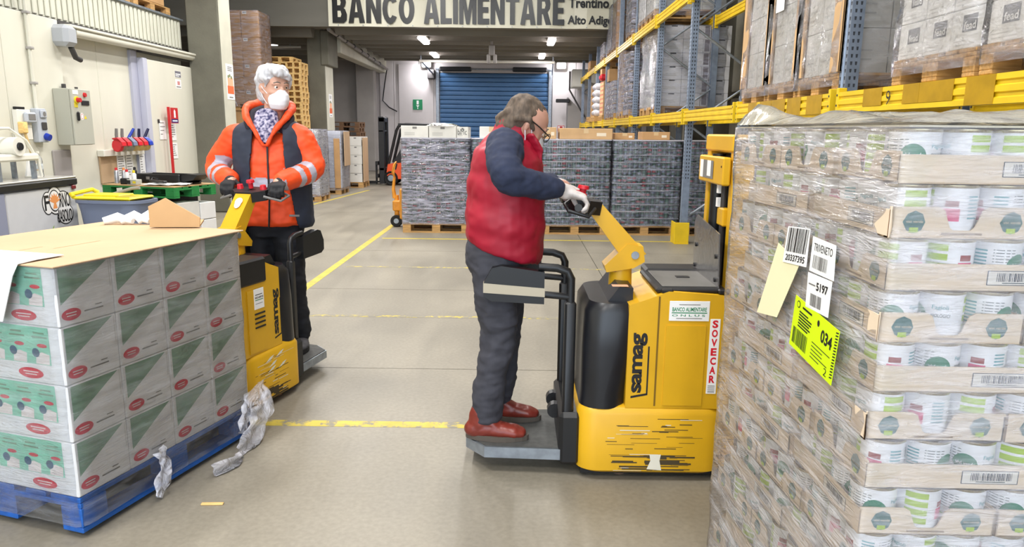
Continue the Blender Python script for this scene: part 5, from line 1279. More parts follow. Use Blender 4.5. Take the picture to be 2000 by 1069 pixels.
def tray():
    t = thing('tin_tray', 'tray', 'tray')
    x, y, w = TLX / 2 - .001, TLY / 2 - .001, .003
    q = MB(); q.box(-x, -y, 0, x, y, .003, M_trayin); q.build('tray_base', t)
    for sg in (-1, 1):
        q = MB(); q.box(-x, sg * y, .0, x, sg * (y - w), WH, M_tray)
        o, u = (Vector((-x, -y, 0)), X) if sg < 0 else (Vector((x, y, 0)), -X); L_ = 2 * x
        q.poly([(L_ * .52, .014), (L_ * .83, .014), (L_ * .83, .044), (L_ * .52, .044)], o, u, Z, mat('print_frame', (52, 60, 74), .6), .0004)
        q.poly([(L_ * .525, .0155), (L_ * .825, .0155), (L_ * .825, .0425), (L_ * .525, .0425)], o, u, Z, mat('print_field', (226, 220, 212), .7), .0007)
        q.barcode(L_ * .57, .022, L_ * .8, .039, o, u, Z, MATS['print_frame'], .001, 26, 3); q.rect(L_ * .6, .018, L_ * .76, .02, o, u, Z, M_blk, .001)
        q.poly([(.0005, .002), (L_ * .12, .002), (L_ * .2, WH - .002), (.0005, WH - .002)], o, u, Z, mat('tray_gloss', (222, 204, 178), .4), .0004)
        q.build('long_wall', t)
    for sg in (-1, 1):
        q = MB(); H2 = .062; L_ = 2 * y
        pr = [(0, 0), (L_, 0), (L_, H2), (.67 * L_, H2), (.63 * L_, H2 * .9), (.585 * L_, .022), (.56 * L_, .016), (.44 * L_, .016), (.415 * L_, .022), (.37 * L_, H2 * .9), (.33 * L_, H2), (0, H2)]
        o, u = (Vector((x, -y, 0)), Y) if sg > 0 else (Vector((-x, y, 0)), -Y)
        q.prism(pr, -w, 0, o, u, Z, M_tray)
        for a in (.17, .83): leaf2d(q, L_ * a, .032, .042, .045, o, u, Z, M_leafd, M_lime, .0005)
        q.rect(L_ * .36, .007, L_ * .64, .011, o, u, Z, mat('brown_print', (150, 126, 100), .7), .0005)
        q.build('short_wall', t)
    return tag(t, 'tray', 'tray')
TRAY = Spot(tray)
rr = random.Random(12)
def at(a, b, z): p = C0 + EX * a + EY * b; return (p.x, p.y, z)
P_blk = Spot(lambda: make_pallet(M_wood, 'p'))
def WPOS(i, j, front, nx): return ('%s from the left' % ORD[i + 1]) if front else ('%s from the front' % ORD[j + 1])
LEV = ['topmost'] + ['%s-from-top' % ORD[k] for k in range(2, 14)]
for k in range(13):
    z = ZT - (k + 1) * LP + .0; lv = LEV[k]
    jx, jy = rr.uniform(-.004, .004), rr.uniform(-.006, .006)
    spots = []                                        # (a, b, rotation, columns along a, columns along b, name)
    if k % 2 == 0:
        spots = [(TLX / 2, TLY / 2, AX, 0, 'front corner'), (TLX * 1.5 + .004, TLY / 2, AX, 0, 'right-hand'), (TLX / 2, TLY * 1.5 + .003, AL, 0, 'middle left'), (TLX / 2, TLY * 2.5 + .006, AL, 0, 'farthest back')]
    else:
        spots = [(TLY / 2, TLX / 2, AX + PI / 2, 1, 'front corner'), (TLY * 1.5 + .004, TLX / 2, AX + PI / 2, 1, 'right-hand'), (TLY / 2, TLX * 1.5 + .004, AL + PI / 2, 1, 'farthest back')]
    for a, b, rz, turned, nm in spots:
        a += jx; b += jy
        TRAY.put(at(a, b, z), rz, 'beige tray of tins, %s, %s layer of the foreground load' % (nm, lv), 'tin trays of the foreground load')
        nx, ny = (3, 4) if turned else (4, 3); W_, D_ = (TLY, TLX) if turned else (TLX, TLY); c, s_ = math.cos(rz - (PI / 2 if turned else 0)), math.sin(rz - (PI / 2 if turned else 0))
        ctr = Vector(at(a, b, z)); n = 0
        for i in range(nx):
            for j in range(ny):
                front = j == 0 and nm in ('front corner', 'right-hand'); left = i == 0 and nm != 'right-hand'
                if not (front or left): continue
                dx = (i - (nx - 1) / 2) * CD * .985; dy = (j - (ny - 1) / 2) * CD * .985
                n += 1
                TIN.put((ctr.x + c * dx - s_ * dy, ctr.y + s_ * dx + c * dy, z + .0035), rr.uniform(0, 2 * PI), 'white food tin %s, %s tray, %s layer, foreground load' % (WPOS(i, j, front, nx), nm, lv), 'tins of the foreground load')
P_blk.put(at(.6, .43, .0), AX, 'wooden pallet under the foreground load of tins')
# cardboard cover on the top tins
mb = MB(); mb.xf(Matrix.Identity(4))
cov = [at(-.005, -.005, 0), at(1.0, -.005, 0), at(1.0, .87, 0), at(-.005, .87, 0)]
mb.prism([(p[0], p[1]) for p in cov], ZT + .001, ZT + .005, (0, 0, 0), X, Y, mat('cover_board', (206, 198, 176), .8)); tag(mb.build('cover_board'), 'beige cover board on top of the foreground load of tins', 'cover board')
# film: sleeve along the far end, the left side, the rounded corner and the front
M_filmT = film_mat('tin_load_film', (244, 242, 250), .12, .46, 4.5, (1, 1, 6), .45, .1)
path = []
off = .011; nL = Vector((-math.cos(PHI), -math.sin(PHI), 0)); nF = Vector((EX.y, -EX.x, 0)) * 1.0
if nF.y > 0: nF = -nF
for i in range(4): path.append((C0 + EY * (.875) + EX * (.3 - .1 * i), EY, False))
for i in range(33): path.append((C0 + EY * (.875 - .875 * i / 32), nL, True))
for i in range(1, 5): path.append((C0, (nL * (1 - i / 5) + nF * (i / 5)).normalized(), True))
for i in range(33): path.append((C0 + EX * (1.05 * i / 32), nF, True))
mb = MB(); NZ = 44; n = len(path); vs = []
for k in range(NZ + 1):
    z = .09 + (ZT + .004 - .09) * k / NZ
    for i, (p, nn, fl) in enumerate(path):
        d = off + .003 + .005 * noise.noise(Vector((i * .33, z * 9, 3))) + .004 * noise.noise(Vector((i * 1.1, z * 28, 7)))
        q = p + nn * d; vs.append((q.x, q.y, z))
fs = [(k * n + i, k * n + i + 1, (k + 1) * n + i + 1, (k + 1) * n + i) for k in range(NZ) for i in range(n - 1)]
mb.add(vs, fs, M_filmT)
wrap = tag(mb.build('stretch_film', None, 180), 'clear stretch film round the foreground load of tins, with paper labels', 'stretch film')
M_filmtop = film_mat('puffy_film', (206, 202, 188), .4, .85, 3.0, (1, 1, 1), .5, .14, 7)
mb = MB(); A_, B_ = 44, 30; vs = []
for j in range(B_ + 1):
    for i in range(A_ + 1):
        a = -.02 + 1.08 * i / A_; b = -.02 + .905 * j / B_
        e = min(1, min(a + .02, b + .02, .885 - b) / .07); e = max(0, e)
        h = .006 + e * (.006 + .016 * (noise.noise(Vector((a * 5, b * 4, 2))) + .6) + .02 * max(0, noise.noise(Vector((a * 11, b * 9, 5)))))
        h += .05 * math.exp(-((a - .03) ** 2 / .004 + (b - .8) ** 2 / .012)) * min(1, e * 2)
        h += .012 * math.exp(-((a - .34) ** 2 / .03 + (b - .55) ** 2 / .06)) + .012 * math.exp(-((a - .62) ** 2 / .02 + (b - .4) ** 2 / .08))
        p = C0 + EX * a + EY * b; vs.append((p.x, p.y, ZT + .004 + h))
fs = [(j * (A_ + 1) + i, j * (A_ + 1) + i + 1, (j + 1) * (A_ + 1) + i + 1, (j + 1) * (A_ + 1) + i) for j in range(B_) for i in range(A_)]
mb.add(vs, fs, M_filmtop); mb.build('top_sheet', wrap, 180)
# labels stuck on the film
def lab(name, cs, m, draw, lift):
    """four corners (t along the left face, z): top-left, top-right, bottom-right, bottom-left"""
    P = [C0 + EY * t + Z * z + nL * (.03 + lift) for t, z in cs]
    mb = MB(); q = nL * .0012; mb.add([p - q for p in P] + [p for p in P], [(0, 3, 2, 1), (4, 5, 6, 7), (0, 1, 5, 4), (1, 2, 6, 5), (2, 3, 7, 6), (3, 0, 4, 7)], m)
    o = P[3]; u = P[2] - P[3]; v = P[0] - P[3]
    draw(mb, o, u, v); return mb.build(name, wrap)
def d_bar(mb, o, u, v): mb.barcode(.08, .32, .92, .97, o, u, v, M_ink, .0006, 16, 8); mb.text('20337395', .1, .07, .8, .18, o, u, v, M_ink, .0006, .02)
lab('cream_strip', [(.469, 1.238), (.338, 1.207), (.441, 1.043), (.571, 1.024)], mat('cream_paper', (236, 230, 190), .7), lambda *a: None, 0)
lab('barcode_label', [(.415, 1.29), (.297, 1.299), (.3, 1.205), (.43, 1.195)], M_paper, d_bar, .002)
def d_tri(mb, o, u, v): mb.text('TRIVENETO', .1, .62, .75, .22, o, u, v, M_ink, .0006, .0); mb.barcode(.12, .12, .72, .5, o, u, v, M_greyink, .0006, 14, 4)
lab('region_label', [(.283, 1.283), (.174, 1.278), (.17, 1.198), (.287, 1.2)], M_paper, d_tri, .0)
def d_519(mb, o, u, v): mb.text('5197', .42, .58, .5, .24, o, u, v, M_ink, .0006, .03); mb.rect(.08, .68, .38, .72, o, u, v, M_greyink, .0006); mb.barcode(.2, .1, .7, .45, o, u, v, M_greyink, .0006, 12, 5)
lab('number_label', [(.287, 1.196), (.172, 1.196), (.175, 1.112), (.285, 1.112)], M_paper, d_519, .002)
M_neon = mat('neon_label', (212, 246, 0), .5)
def d_neon(mb, o, u, v):
    mb.text('034', .66, .56, .24, .24, o, u, v, M_ink, .0006, .03); mb.barcode(.05, .1, .4, .42, o, u, v, mat('neon_dark', (70, 84, 20), .6), .0006, 18, 6)
    rr = random.Random(3)
    for k in range(6): mb.rect(.14, .48 + k * .055, .14 + rr.uniform(.2, .36), .51 + k * .055, o, u, v, M_ink, .0006)
    for k in range(5): mb.rect(.5, .14 + k * .07, .5 + rr.uniform(.2, .4), .16 + k * .07, o, u, v, MATS['neon_dark'], .0006)
    mb.oval(.1, .88, .04, .07, o, u, v, M_ink, .0006); mb.oval(.1, .88, .028, .05, o, u, v, M_neon, .0009); mb.oval(.58, .84, .025, .06, o, u, v, M_ink, .0006)
    mb.rect(.2, .86, .42, .9, o, u, v, M_ink, .0006); mb.text('2', .82, .05, .06, .14, o, u, v, M_ink, .0006)
    for k in range(16): mb.poly([(.945, .1 + k * .055), (.995, .12 + k * .055), (.995, .145 + k * .055), (.945, .125 + k * .055)], o, u, v, M_ink, .0006)
lab('neon_label', [(.338, 1.128), (.118, 1.096), (.132, .966), (.352, .998)], M_neon, d_neon, .002)

# ------------------------------------------------------------------ foreground left: white cartons on a blue pallet
LU = Vector((.292, .956, 0)).normalized(); LVv = Vector((-LU.y, LU.x, 0)); LA = math.atan2(LU.y, LU.x)
L0 = Vector((-1.605, 2.42, 0))                         # near right corner on the floor
def lp(a, b, z): p = L0 + LU * a + LVv * b; return (p.x, p.y, z)
t = make_pallet(M_palblue, 'bright blue pallet under the white and green cartons in the left foreground'); t.name = 'blue_pallet'
t.location = lp(.49, .4, .02); t.rotation_euler = (0, 0, LA); t.scale = (.816, 1, 1)
M_cgreen = mat('carton_green', (126, 158, 136), .55, var=.12, scale=14, stretch=(1, 1, 5)); M_cfront = mat('carton_mint', (140, 204, 180), .55, var=.1, scale=9)
M_oval = mat('oval_red', (206, 42, 66), .5); M_cup = mat('cup_cream', (226, 216, 214), .5); M_dish = mat('cup_navy', (60, 92, 120), .5)
def prt_left(mb, o, u, v, w, h, side):
    pass
def milk_carton():
    a, b, h = .243, .398, .2165                        # a along the pallet, b across
    mb = MB(); mb.box(-a / 2, -b / 2, 0, a / 2, b / 2, h, mat('print_carton', (226, 226, 228), .5), .005)
    # long side of the load (local -y faces the aisle)
    o = Vector((-a / 2, -b / 2, 0))
    mb.poly([(a * .06, h * .975), (a * .06, h * .37), (a * .92, h * .975)], o, X, Z, M_cgreen, .0006)
    mb.rect(a * .94, h * .5, a * .955, h * .97, o, X, Z, mat('fold_shade', (200, 200, 198), .6), .0006)
    mb.oval(a * .22, h * .185, a * .165, h * .1, o, X, Z, M_oval, .0008); mb.rect(a * .13, h * .2, a * .31, h * .218, o, X, Z, M_cup, .0012); mb.rect(a * .14, h * .155, a * .3, h * .172, o, X, Z, M_cup, .0012)
    mb.rect(a * .44, h * .17, a * .78, h * .195, o, X, Z, M_greyink, .0008); mb.rect(a * .64, h * .24, a * .76, h * .258, o, X, Z, M_greyink, .0008)
    # end (local -x faces the camera)
    o = Vector((-a / 2, b / 2, 0))
    mb.rect(b * .05, h * .34, b * .86, h * .985, o, -Y, Z, M_cfront, .0006)
    for k in range(3):
        c = b * (.2 + k * .27)
        mb.poly([(c - b * .06, h * .35), (c + b * .1, h * .35), (c + b * .11, h * .52), (c + b * .02, h * .56), (c - b * .05, h * .5)], o, -Y, Z, M_cup, .001)
        mb.oval(c - b * .05, h * .54, b * .045, h * .08, o, -Y, Z, M_dish, .0014, 14); mb.oval(c + b * .03, h * .67, b * .06, h * .035, o, -Y, Z, M_oval, .0012, 14)
        mb.rect(c - b * .08, h * .8, c + b * .1, h * .83, o, -Y, Z, M_cgreen, .001); mb.rect(c - b * .06, h * .87, c + b * .07, h * .9, o, -Y, Z, M_cgreen, .001)
    mb.oval(b * .6, h * .17, b * .15, h * .095, o, -Y, Z, M_oval, .0008); mb.rect(b * .51, h * .185, b * .69, h * .203, o, -Y, Z, M_cup, .0012); mb.rect(b * .53, h * .14, b * .67, h * .157, o, -Y, Z, M_cup, .0012)
    return tag(mb.build('printed_carton'), 'c', 'carton')
MILK = Spot(milk_carton)
for k in range(4):
    for i in range(4):
        for j in range(2):
            if j == 1 and 0 < i < 3 and k < 3: continue
            MILK.put(lp(.122 + .245 * i, .2 + .4 * j, .165 + k * .2175), LA, 'white and green printed carton, %s row, %s from the front, %s side' % (('bottom', 'second', 'third', 'top')[k], ORD[i + 1], ('right', 'left')[j]), 'printed cartons of the left foreground load')
zt = .165 + 4 * .2175
mb = MB(); mb.box(-.012, -.015, 0, 1.0, .83, .006, M_cardtop, .002); mb.rect(.28, .32, .5, .325, (0, 0, .006), X, Y, M_cardbrown, .0005); mb.rect(.2, .4, .3, .404, (0, 0, .006), X, Y, M_cardbrown, .0005)
o = mb.build('cover_sheet'); o.location = lp(0, 0, zt + .001); o.rotation_euler = (0, 0, LA); tag(o, 'large beige cardboard sheet covering the left foreground load', 'cardboard sheet')
M_film_L = film_mat('carton_film', (240, 242, 250), .02, .17, 4, (1, 1, 7), .6, .1)
c = lp(.49, .4, 0)
f = film_box('stretch_film', 'clear stretch film round the white and green cartons in the left foreground', c[0], c[1], .05, zt + .003, .98, .8, LA, M_film_L, .01, 61, .007, 26, 40, False)
# white folded paper hanging over the front edge
mb = MB(); pts = [(.16, zt + .0115), (.05, zt + .0125), (-.022, zt + .0085), (-.035, zt - .03), (-.04, zt - .2)]
vs = []
for th in (0, .003):
    for b in (.13, .5):
        for a, z in pts: p = lp(a - (.0 if b < .4 else .01), b + (.06 * max(0, zt - z) / .15 if b < .4 else 0), z + th * (1 if z > zt else 0)); vs.append(Vector(p) - LU * (th if z < zt else 0))
fs = []
for i in range(4): fs += [(i, i + 1, 5 + i + 1, 5 + i), (10 + i, 15 + i, 15 + i + 1, 10 + i + 1), (i, 10 + i, 10 + i + 1, i + 1), (5 + i, 5 + i + 1, 15 + i + 1, 15 + i)]
fs += [(0, 5, 15, 10), (4, 14, 19, 9)]
mb.add(vs, fs, M_paper); tag(mb.build('folded_paper'), 'white folded paper hanging over the front edge of the left foreground load', 'paper')
# loose cardboard flap and scraps on the cover sheet
mb = MB(); mb.prism([(-.1, 0), (.13, 0), (.135, .045), (-.02, .14), (-.1, .1)], -.004, .004, (0, 0, 0), X, Z, M_card); mb.prism([(-.1, 0), (.13, 0), (.12, .1), (-.08, .12)], -.004, .004, (0, 0, .003), X, (Y * .98 + Z * .18), M_card)
mb.fix(); o = mb.build('cardboard_flap'); o.location = lp(.93, .34, zt + .012); o.rotation_euler = (0, 0, .1); tag(o, 'torn brown cardboard flap standing at the back of the beige sheet', 'cardboard')
mb = MB()
for k in range(3): mb.tube([(-.12 + k * .08, 0, .02), (-.06 + k * .08, .03, .035 + .01 * k), (.02 + k * .08, .0, .02)], [.018, .026, .014], M_paper, 7)
o = mb.build('crumpled_paper', None, 60); o.location = lp(.95, .62, zt + .004); o.rotation_euler = (0, 0, .1); tag(o, 'crumpled white paper at the back left of the beige sheet', 'paper')
# torn film trailing from the blue pallet
M_tail = film_mat('torn_film', (232, 232, 242), .4, .95, 9, (1, 1, 1), 1.2, .15)
def ribbon(pts, ws, seed, lb):
    mb = MB(); vs = []; n = 7; d = 14
    P = [Vector(p) for p in pts]
    S = []
    for i in range(len(P) - 1):
        for k in range(4): t = k / 4; S.append((P[i].lerp(P[i + 1], t), ws[i] + (ws[i + 1] - ws[i]) * t))
    S.append((P[-1], ws[-1]))
    for i, (p, w) in enumerate(S):
        dr = (S[min(i + 1, len(S) - 1)][0] - S[max(i - 1, 0)][0]).normalized(); sd = dr.cross(Vector((.95, -.2, .25))).normalized(); up = sd.cross(dr)
        for j in range(n):
            a = (j / (n - 1) - .5) * w; q = p + sd * a + up * (.03 * noise.noise(Vector((i * .45 + seed, j * .7, 0))) + .007 * math.sin(j * 1.7)); q.z = max(q.z, .004 + .003 * (j % 2)); vs.append(q)
    fs = [(i * n + j, i * n + j + 1, (i + 1) * n + j + 1, (i + 1) * n + j) for i in range(len(S) - 1) for j in range(n - 1)]
    mb.add(vs, fs, M_tail); tag(mb.build('torn_film', None, 180), lb, 'film')
ribbon([lp(.99, -.03, .26), lp(1.0, -.06, .17), lp(.96, -.07, .1), lp(.88, -.08, .03), lp(.76, -.1, .012)], [.18, .2, .13, .12, .08], 1, 'wide torn film hanging at the far end of the blue pallet')
ribbon([lp(.95, -.025, .2), lp(.9, -.04, .14), lp(.84, -.05, .08)], [.06, .07, .04], 2, 'narrow torn film strip across the far opening of the blue pallet')
ribbon([lp(.37, -.02, .2), lp(.39, -.03, .14), lp(.35, -.045, .07), lp(.31, -.055, .02)], [.06, .05, .07, .035], 3, 'short torn film strip hanging in front of the middle block of the blue pallet')
ribbon([lp(.76, -.12, .01), lp(.67, -.14, .012), lp(.56, -.12, .01)], [.05, .07, .09], 4, 'scrap of torn film on the floor beside the blue pallet')
mb = MB(); mb.box(-.045, -.008, 0, .045, .008, .007, M_woodlight, .002); o = mb.build('wood_chip'); o.location = (-1.233, 2.683, 0); o.rotation_euler = (0, 0, .05); tag(o, 'small splinter of pale wood on the floor near the blue pallet', 'wood chip')
# ------------------------------------------------------------------ ride-on pallet trucks (local: forks to +x, driver's platform at -x)
M_cowl = mat('cowl_black', (26, 27, 32), .32, var=.15, scale=9)
M_tubeblk = mat('guard_black', (24, 25, 28), .4)
M_grip = mat('platform_rubber', (74, 74, 72), .75, var=.15, scale=30)
M_scr = mat('scratch_white', (226, 222, 206), .5); M_scrd = mat('scratch_dark', (70, 58, 34), .7)
def superbox(mb, x0, y0, x1, y1, prof, m, rad=.08, n=6, lean=None):
    """rounded-corner body: prof = [(z, inset)] rings from bottom to top"""
    rings = []; cnt = 0
    for z, ins in prof:
        a0, b0, a1, b1 = x0 + ins, y0 + ins, x1 - ins, y1 - ins; pts = []
        for cx, cy, t0 in ((a1 - rad, b1 - rad, 0), (a0 + rad, b1 - rad, PI / 2), (a0 + rad, b0 + rad, PI), (a1 - rad, b0 + rad, 1.5 * PI)):
            for i in range(n + 1): t = t0 + PI / 2 * i / n; pts.append((cx + rad * math.cos(t) + (lean(z) if lean and cx < (x0 + x1) / 2 else 0), cy + rad * math.sin(t), z))
        rings.append(pts); cnt = len(pts)
    vs = [p for r in rings for p in r]; fs = [(k * cnt + i, k * cnt + (i + 1) % cnt, (k + 1) * cnt + (i + 1) % cnt, (k + 1) * cnt + i) for k in range(len(rings) - 1) for i in range(cnt)]
    fs += [tuple(range(cnt))[::-1], tuple(range((len(rings) - 1) * cnt, len(rings) * cnt))]
    mb.add(vs, fs, m)
def make_truck(lab, mast, seed):
    t = thing('pallet_truck', lab, 'pallet truck'); rr = random.Random(seed)
    E1 = .33 if mast else .28; fy = 0
    # skirt with scratches
    mb = MB(); superbox(mb, -.32, -.31, E1, .31, [(.035, .02), (.05, .0), (.31, .0), (.335, .012), (.345, .03)], M_truckyel, .09); mb.xf(Matrix.Identity(4)); sk = mb.build('skirt', t, 40)
    mb = MB()
    for sgn in (-1, 1):
        o = Vector((-.2 if sgn < 0 else E1 - .06, sgn * .3105, 0)); u = X * -sgn
        if sgn > 0: u = -X; o = Vector((E1 - .08, .3105, 0))
        else: u = X; o = Vector((-.2, -.3105, 0))
        Lw = E1 - .08 + .2
        for k in range(46):
            a = rr.uniform(0, Lw - .12); z = rr.uniform(.05, .3); w = rr.uniform(.02, .14); h = rr.uniform(.0012, .004); mb.rect(a, z, a + w, z + h, o, u, Z, M_scr if rr.random() < .35 else M_scrd, .0004 + k * 1e-6)
        for k in range(16):
            a = rr.uniform(0, Lw - .15); z = rr.uniform(.045, .12); w = rr.uniform(.04, .16); h = rr.uniform(.004, .014); mb.rect(a, z, a + w, z + h, o, u, Z, M_scrd, .0008 + k * 1e-6)
        if sgn < 0: mb.poly([(.19, .06), (.255, .055), (.245, .1), (.25, .13), (.2, .128), (.205, .1)], o, u, Z, M_scr, .001)
        else:
            for k in range(5): a = rr.uniform(.1, .25); z = rr.uniform(.2, .3); mb.poly([(a, z), (a + .06, z + .01), (a + .09, z + .03), (a + .05, z + .025)], o, u, Z, M_scr, .001 + k * 1e-5)
    mb.build('scratches', sk)['kind'] = 'stuff'
    # upper body
    mb = MB(); mb.prism([(-.115, .34), (E1, .34), (E1, .845), (.05, .862), (-.03, .83), (-.115, .80)], -.295, .295, (0, 0, 0), X, Z, M_truckyel); mb.fix(); up = mb.build('upper_body', t)
    mb = MB(); superbox(mb, -.31, -.303, -.105, .303, [(.335, .0), (.4, .0), (.6, .004), (.76, .012), (.8, .035)], M_cowl, .1, 7, lambda z: max(0, z - .38) * .2); mb.build('cowl', t, 40)
    mb = MB(); mb.prism([(-.2, .795), (-.09, .8), (-.09, .86), (-.15, .865)], -.22, .22, (0, 0, 0), X, Z, M_cowl); mb.fix(); mb.build('cowl_top', t)
    mb = MB(); mb.box(-.27, -.16, .5, -.2, .16, .74, M_cowl, .03); mb.rect(-.05, .52, .05, .68, (-.272, 0, 0), -Y, Z, mat('yellow_sticker', (212, 214, 40), .5), .001); mb.build('cowl_pad', t)
    mb = MB(); mb.rect(.01, .0, .08, .05, (-.19, -.22, .8655), X, Y, mat('pink_sticker', (226, 170, 140), .5), .0008); mb.build('small_sticker', t)
    # lid on top
    mb = MB(); mb.box(.0, -.27, .848, E1 - .03, .2, .872, M_black, .008); mb.build('lid_frame', t)
    mb = MB(); mb.box(.03, -.24, .872, E1 - .06, .17, .876, mat('lid_grey', (96, 94, 90), .5, var=.1), .002); mb.box(.13, -.04, .876, .19, .0, .879, M_black); mb.build('lid_panel', t)
    mb = MB()
    for x in (.02, E1 - .07): mb = MB(); mb.box(x, -.292, .85, x + .05, -.262, .872, M_black, .006); mb.build('hinge', t)
    # side doors and lettering, both sides
    for sgn in (-1, 1):
        o = Vector((0, sgn * .295, 0)); u = X if sgn < 0 else -X; S = 1 if sgn < 0 else -1
        f = lambda a: a * S
        mb = MB(); a0, a1 = (.045, .215)
        x0, x1 = (a0, a1) if sgn < 0 else (-a1 , -a0)
        mb.prism([(x0, .355), (x1, .355), (x1, .715), (x0, .715)], 0, .006, o, u, Z, M_truckyel); dr = mb.build('side_door', t)
        q = MB(); q.rect(-.004 * S + .012 * S - (.004 if S < 0 else 0), .35, .012 * S + (.004 if S > 0 else -.0), .84, o, u, Z, mat('seam_dark', (120, 88, 10), .7), .0006); q.build('body_seam', t)
        mb = MB(); s0 = -.105 if sgn < 0 else .03
        tx = MB(); tx.text('samag', 0, 0, .27, .062, (0, 0, 0), X, Y, M_ink, 0, .035, .92)
        for v in tx.v: a, b = v.x, v.y; v.x, v.y, v.z = (s0 + .075 - b) , 0, .41 + a
        for v in tx.v:
            q = o + u * v.x; z = v.z; v.x, v.y, v.z = q.x, q.y + sgn * .0008, z
        mb.v = tx.v; mb.f = tx.f; mb.m = tx.m; mb.mats = tx.mats
        mb.poly([(s0 + .012, .385), (s0 + .085, .40), (s0 + .085, .62), (s0 + .078, .62), (s0 + .078, .408), (s0 + .012, .395)], o, u, Z, M_ink, .0008); mb.build('brand_lettering', t)
        mb = MB()
        if sgn < 0:
            mb.box(.055, o.y - .003, .735, .225, o.y, .822, M_paper, .001); q = Vector((.055, o.y - .003, .735))
            mb.text('BANCO ALIMENTARE', .012, .042, .146, .018, q, X, Z, MATS['green_sign'], .0006, .02); mb.rect(.01, .034, .16, .038, q, X, Z, MATS['green_sign'], .0006); mb.text('O N L U S', .012, .02, .14, .009, q, X, Z, MATS['green_sign'], .0006, .01); mb.rect(.04, .07, .13, .073, q, X, Z, M_greyink, .0006); mb.rect(.03, .01, .14, .013, q, X, Z, M_greyink, .0006)
            mb.build('sponsor_label', t)
            if mast:
                mb = MB(); mb.box(.232, o.y - .003, .41, .275, o.y, .745, M_paper, .001); q = Vector((.232, o.y - .003, .41))
                M_sv = mat('dealer_red', (216, 22, 42), .5)
                for k, ch in enumerate('RACEVOS'): mb.text(ch, .009, .05 + k * .041, .025, .034, q, X, Z, M_sv, .0006, .04)
                for k in range(4): mb.rect(.006, .008 + k * .009, .036, .011 + k * .009, q, X, Z, M_greyink if k else M_ink, .0006)
                mb.build('dealer_strip', t)
        else:
            # back side seen on the left truck: label, louvres, black corner cover
            mb.box(.06, o.y, .60, .155, o.y + .009, .715, M_paper, .001); q = Vector((.155, o.y + .009, .60))
            mb.text('BANCO ALIMENTARE', .008, .06, .08, .012, q, -X, Z, M_ink, .0006, .02); mb.rect(.008, .05, .085, .054, q, -X, Z, MATS['green_sign'], .0006); mb.rect(.01, .08, .08, .084, q, -X, Z, M_ink, .0006); mb.rect(.01, .03, .08, .033, q, -X, Z, M_greyink, .0006); mb.build('sponsor_label', t)
            for k in range(4):
                q = MB(); q.box(.055, o.y, .49 + k * .026, .155, o.y + .011, .5 + k * .026, M_black, .002); q.build('louvre', t)
            q = MB(); q.box(.02, .14, .74, E1 + .004, .305, .885, M_black, .012); q.build('corner_cover', t)
    # chassis, wheels, fork roots
    mb = MB(); mb.box(-.3, -.27, .02, E1, .27, .06, M_black); mb.build('chassis', t)
    for x, y in ((-.12, -.25), (-.12, .21), (E1 - .1, -.2), (E1 - .1, .16)):
        mb = MB(); mb.lathe([(0, 0), (.05, 0), (.055, .01), (.055, .04), (.05, .05), (0, .05)], mat('wheel_poly', (120, 92, 76), .6), 18, (0, 0, 0), 'y'); w = mb.build('wheel', t, 40); w.location = (x, y, .055)
        q = MB(); q.lathe([(0, -.004), (.02, -.003), (.022, .004)], M_steel, 10, (0, 0, 0), 'y'); q.build('hub', w, 40)
    for y in (-.27 + fy, .1 + fy):
        mb = MB(); mb.box(E1 - .02, y, .04, E1 + (.55 if mast else .9), y + .17, .085, M_truckyel if mast else M_black, .01); mb.build('fork', t)
    # driver's platform
    mb = MB(); mb.prism([(-.82, -.12), (-.73, -.24), (-.38, -.26), (-.38, .26), (-.73, .24), (-.82, .12)], .075, .125, (0, 0, 0), X, Y, M_steel); mb.build('platform', t)
    mb = MB(); mb.prism([(-.81, -.115), (-.725, -.232), (-.385, -.252), (-.385, .252), (-.725, .232), (-.81, .115)], .1255, .13, (0, 0, 0), X, Y, M_grip); mb.build('platform_mat', t)
    mb = MB(); mb.box(-.4, -.27, .05, -.3, .27, .3, M_tubeblk, .02); mb.build('rear_frame', t)
    for y in (-.1, .06):
        mb = MB(); mb.cyl((-.41, y, .25), (-.41, y + .05, .25), .035, .035, M_black, 14); mb.build('platform_roller', t)
    # side guards: post, tubes, pad
    for sgn in (-1, 1):
        y = sgn * .225
        mb = MB(); mb.box(-.385, y - .022, .06, -.335, y + .022, .8, M_tubeblk, .01); mb.tube([(-.36, y, .78), (-.36, y, .9), (-.375, y, .93), (-.42, y, .945), (-.5, y, .95)], .018, M_tubeblk, 8); mb.tube([(-.36, y, .8), (-.37, y, .82), (-.5, y, .83)], .015, M_tubeblk, 8); gp_ = mb.build('guard_post', t, 50)
        mb = MB(); mb.prism([(-.735, .88), (-.7, .945), (-.66, .955), (-.475, .93), (-.475, .79), (-.7, .8), (-.735, .82)], y - .026, y + .026, (0, 0, 0), X, Z, M_tubeblk); 
        for v in mb.v: v.y = 2 * 0 - v.y if False else v.y
        mb.fix(); mb.xf(Matrix.Identity(4)); pd = mb.build('guard_pad', t)
        pd.location = (0, 0, 0)
        if mast:
            q = MB(); q.prism([(-.737, .838), (-.473, .822), (-.473, .86), (-.737, .88)], -.0275, .0275, (0, y, 0), X, Z, mat('packing_tape', (176, 166, 146), .4)); q.fix(); q.xf(Matrix.Translation((0, 0, 0))); q.build('tape_band', pd)
    # tiller column, yoke, arm, head
    mb = MB(); mb.cyl((-.12, 0, .78), (-.12, 0, .94), .055, .05, M_truckyel, 20); mb.build('column', t, 40)
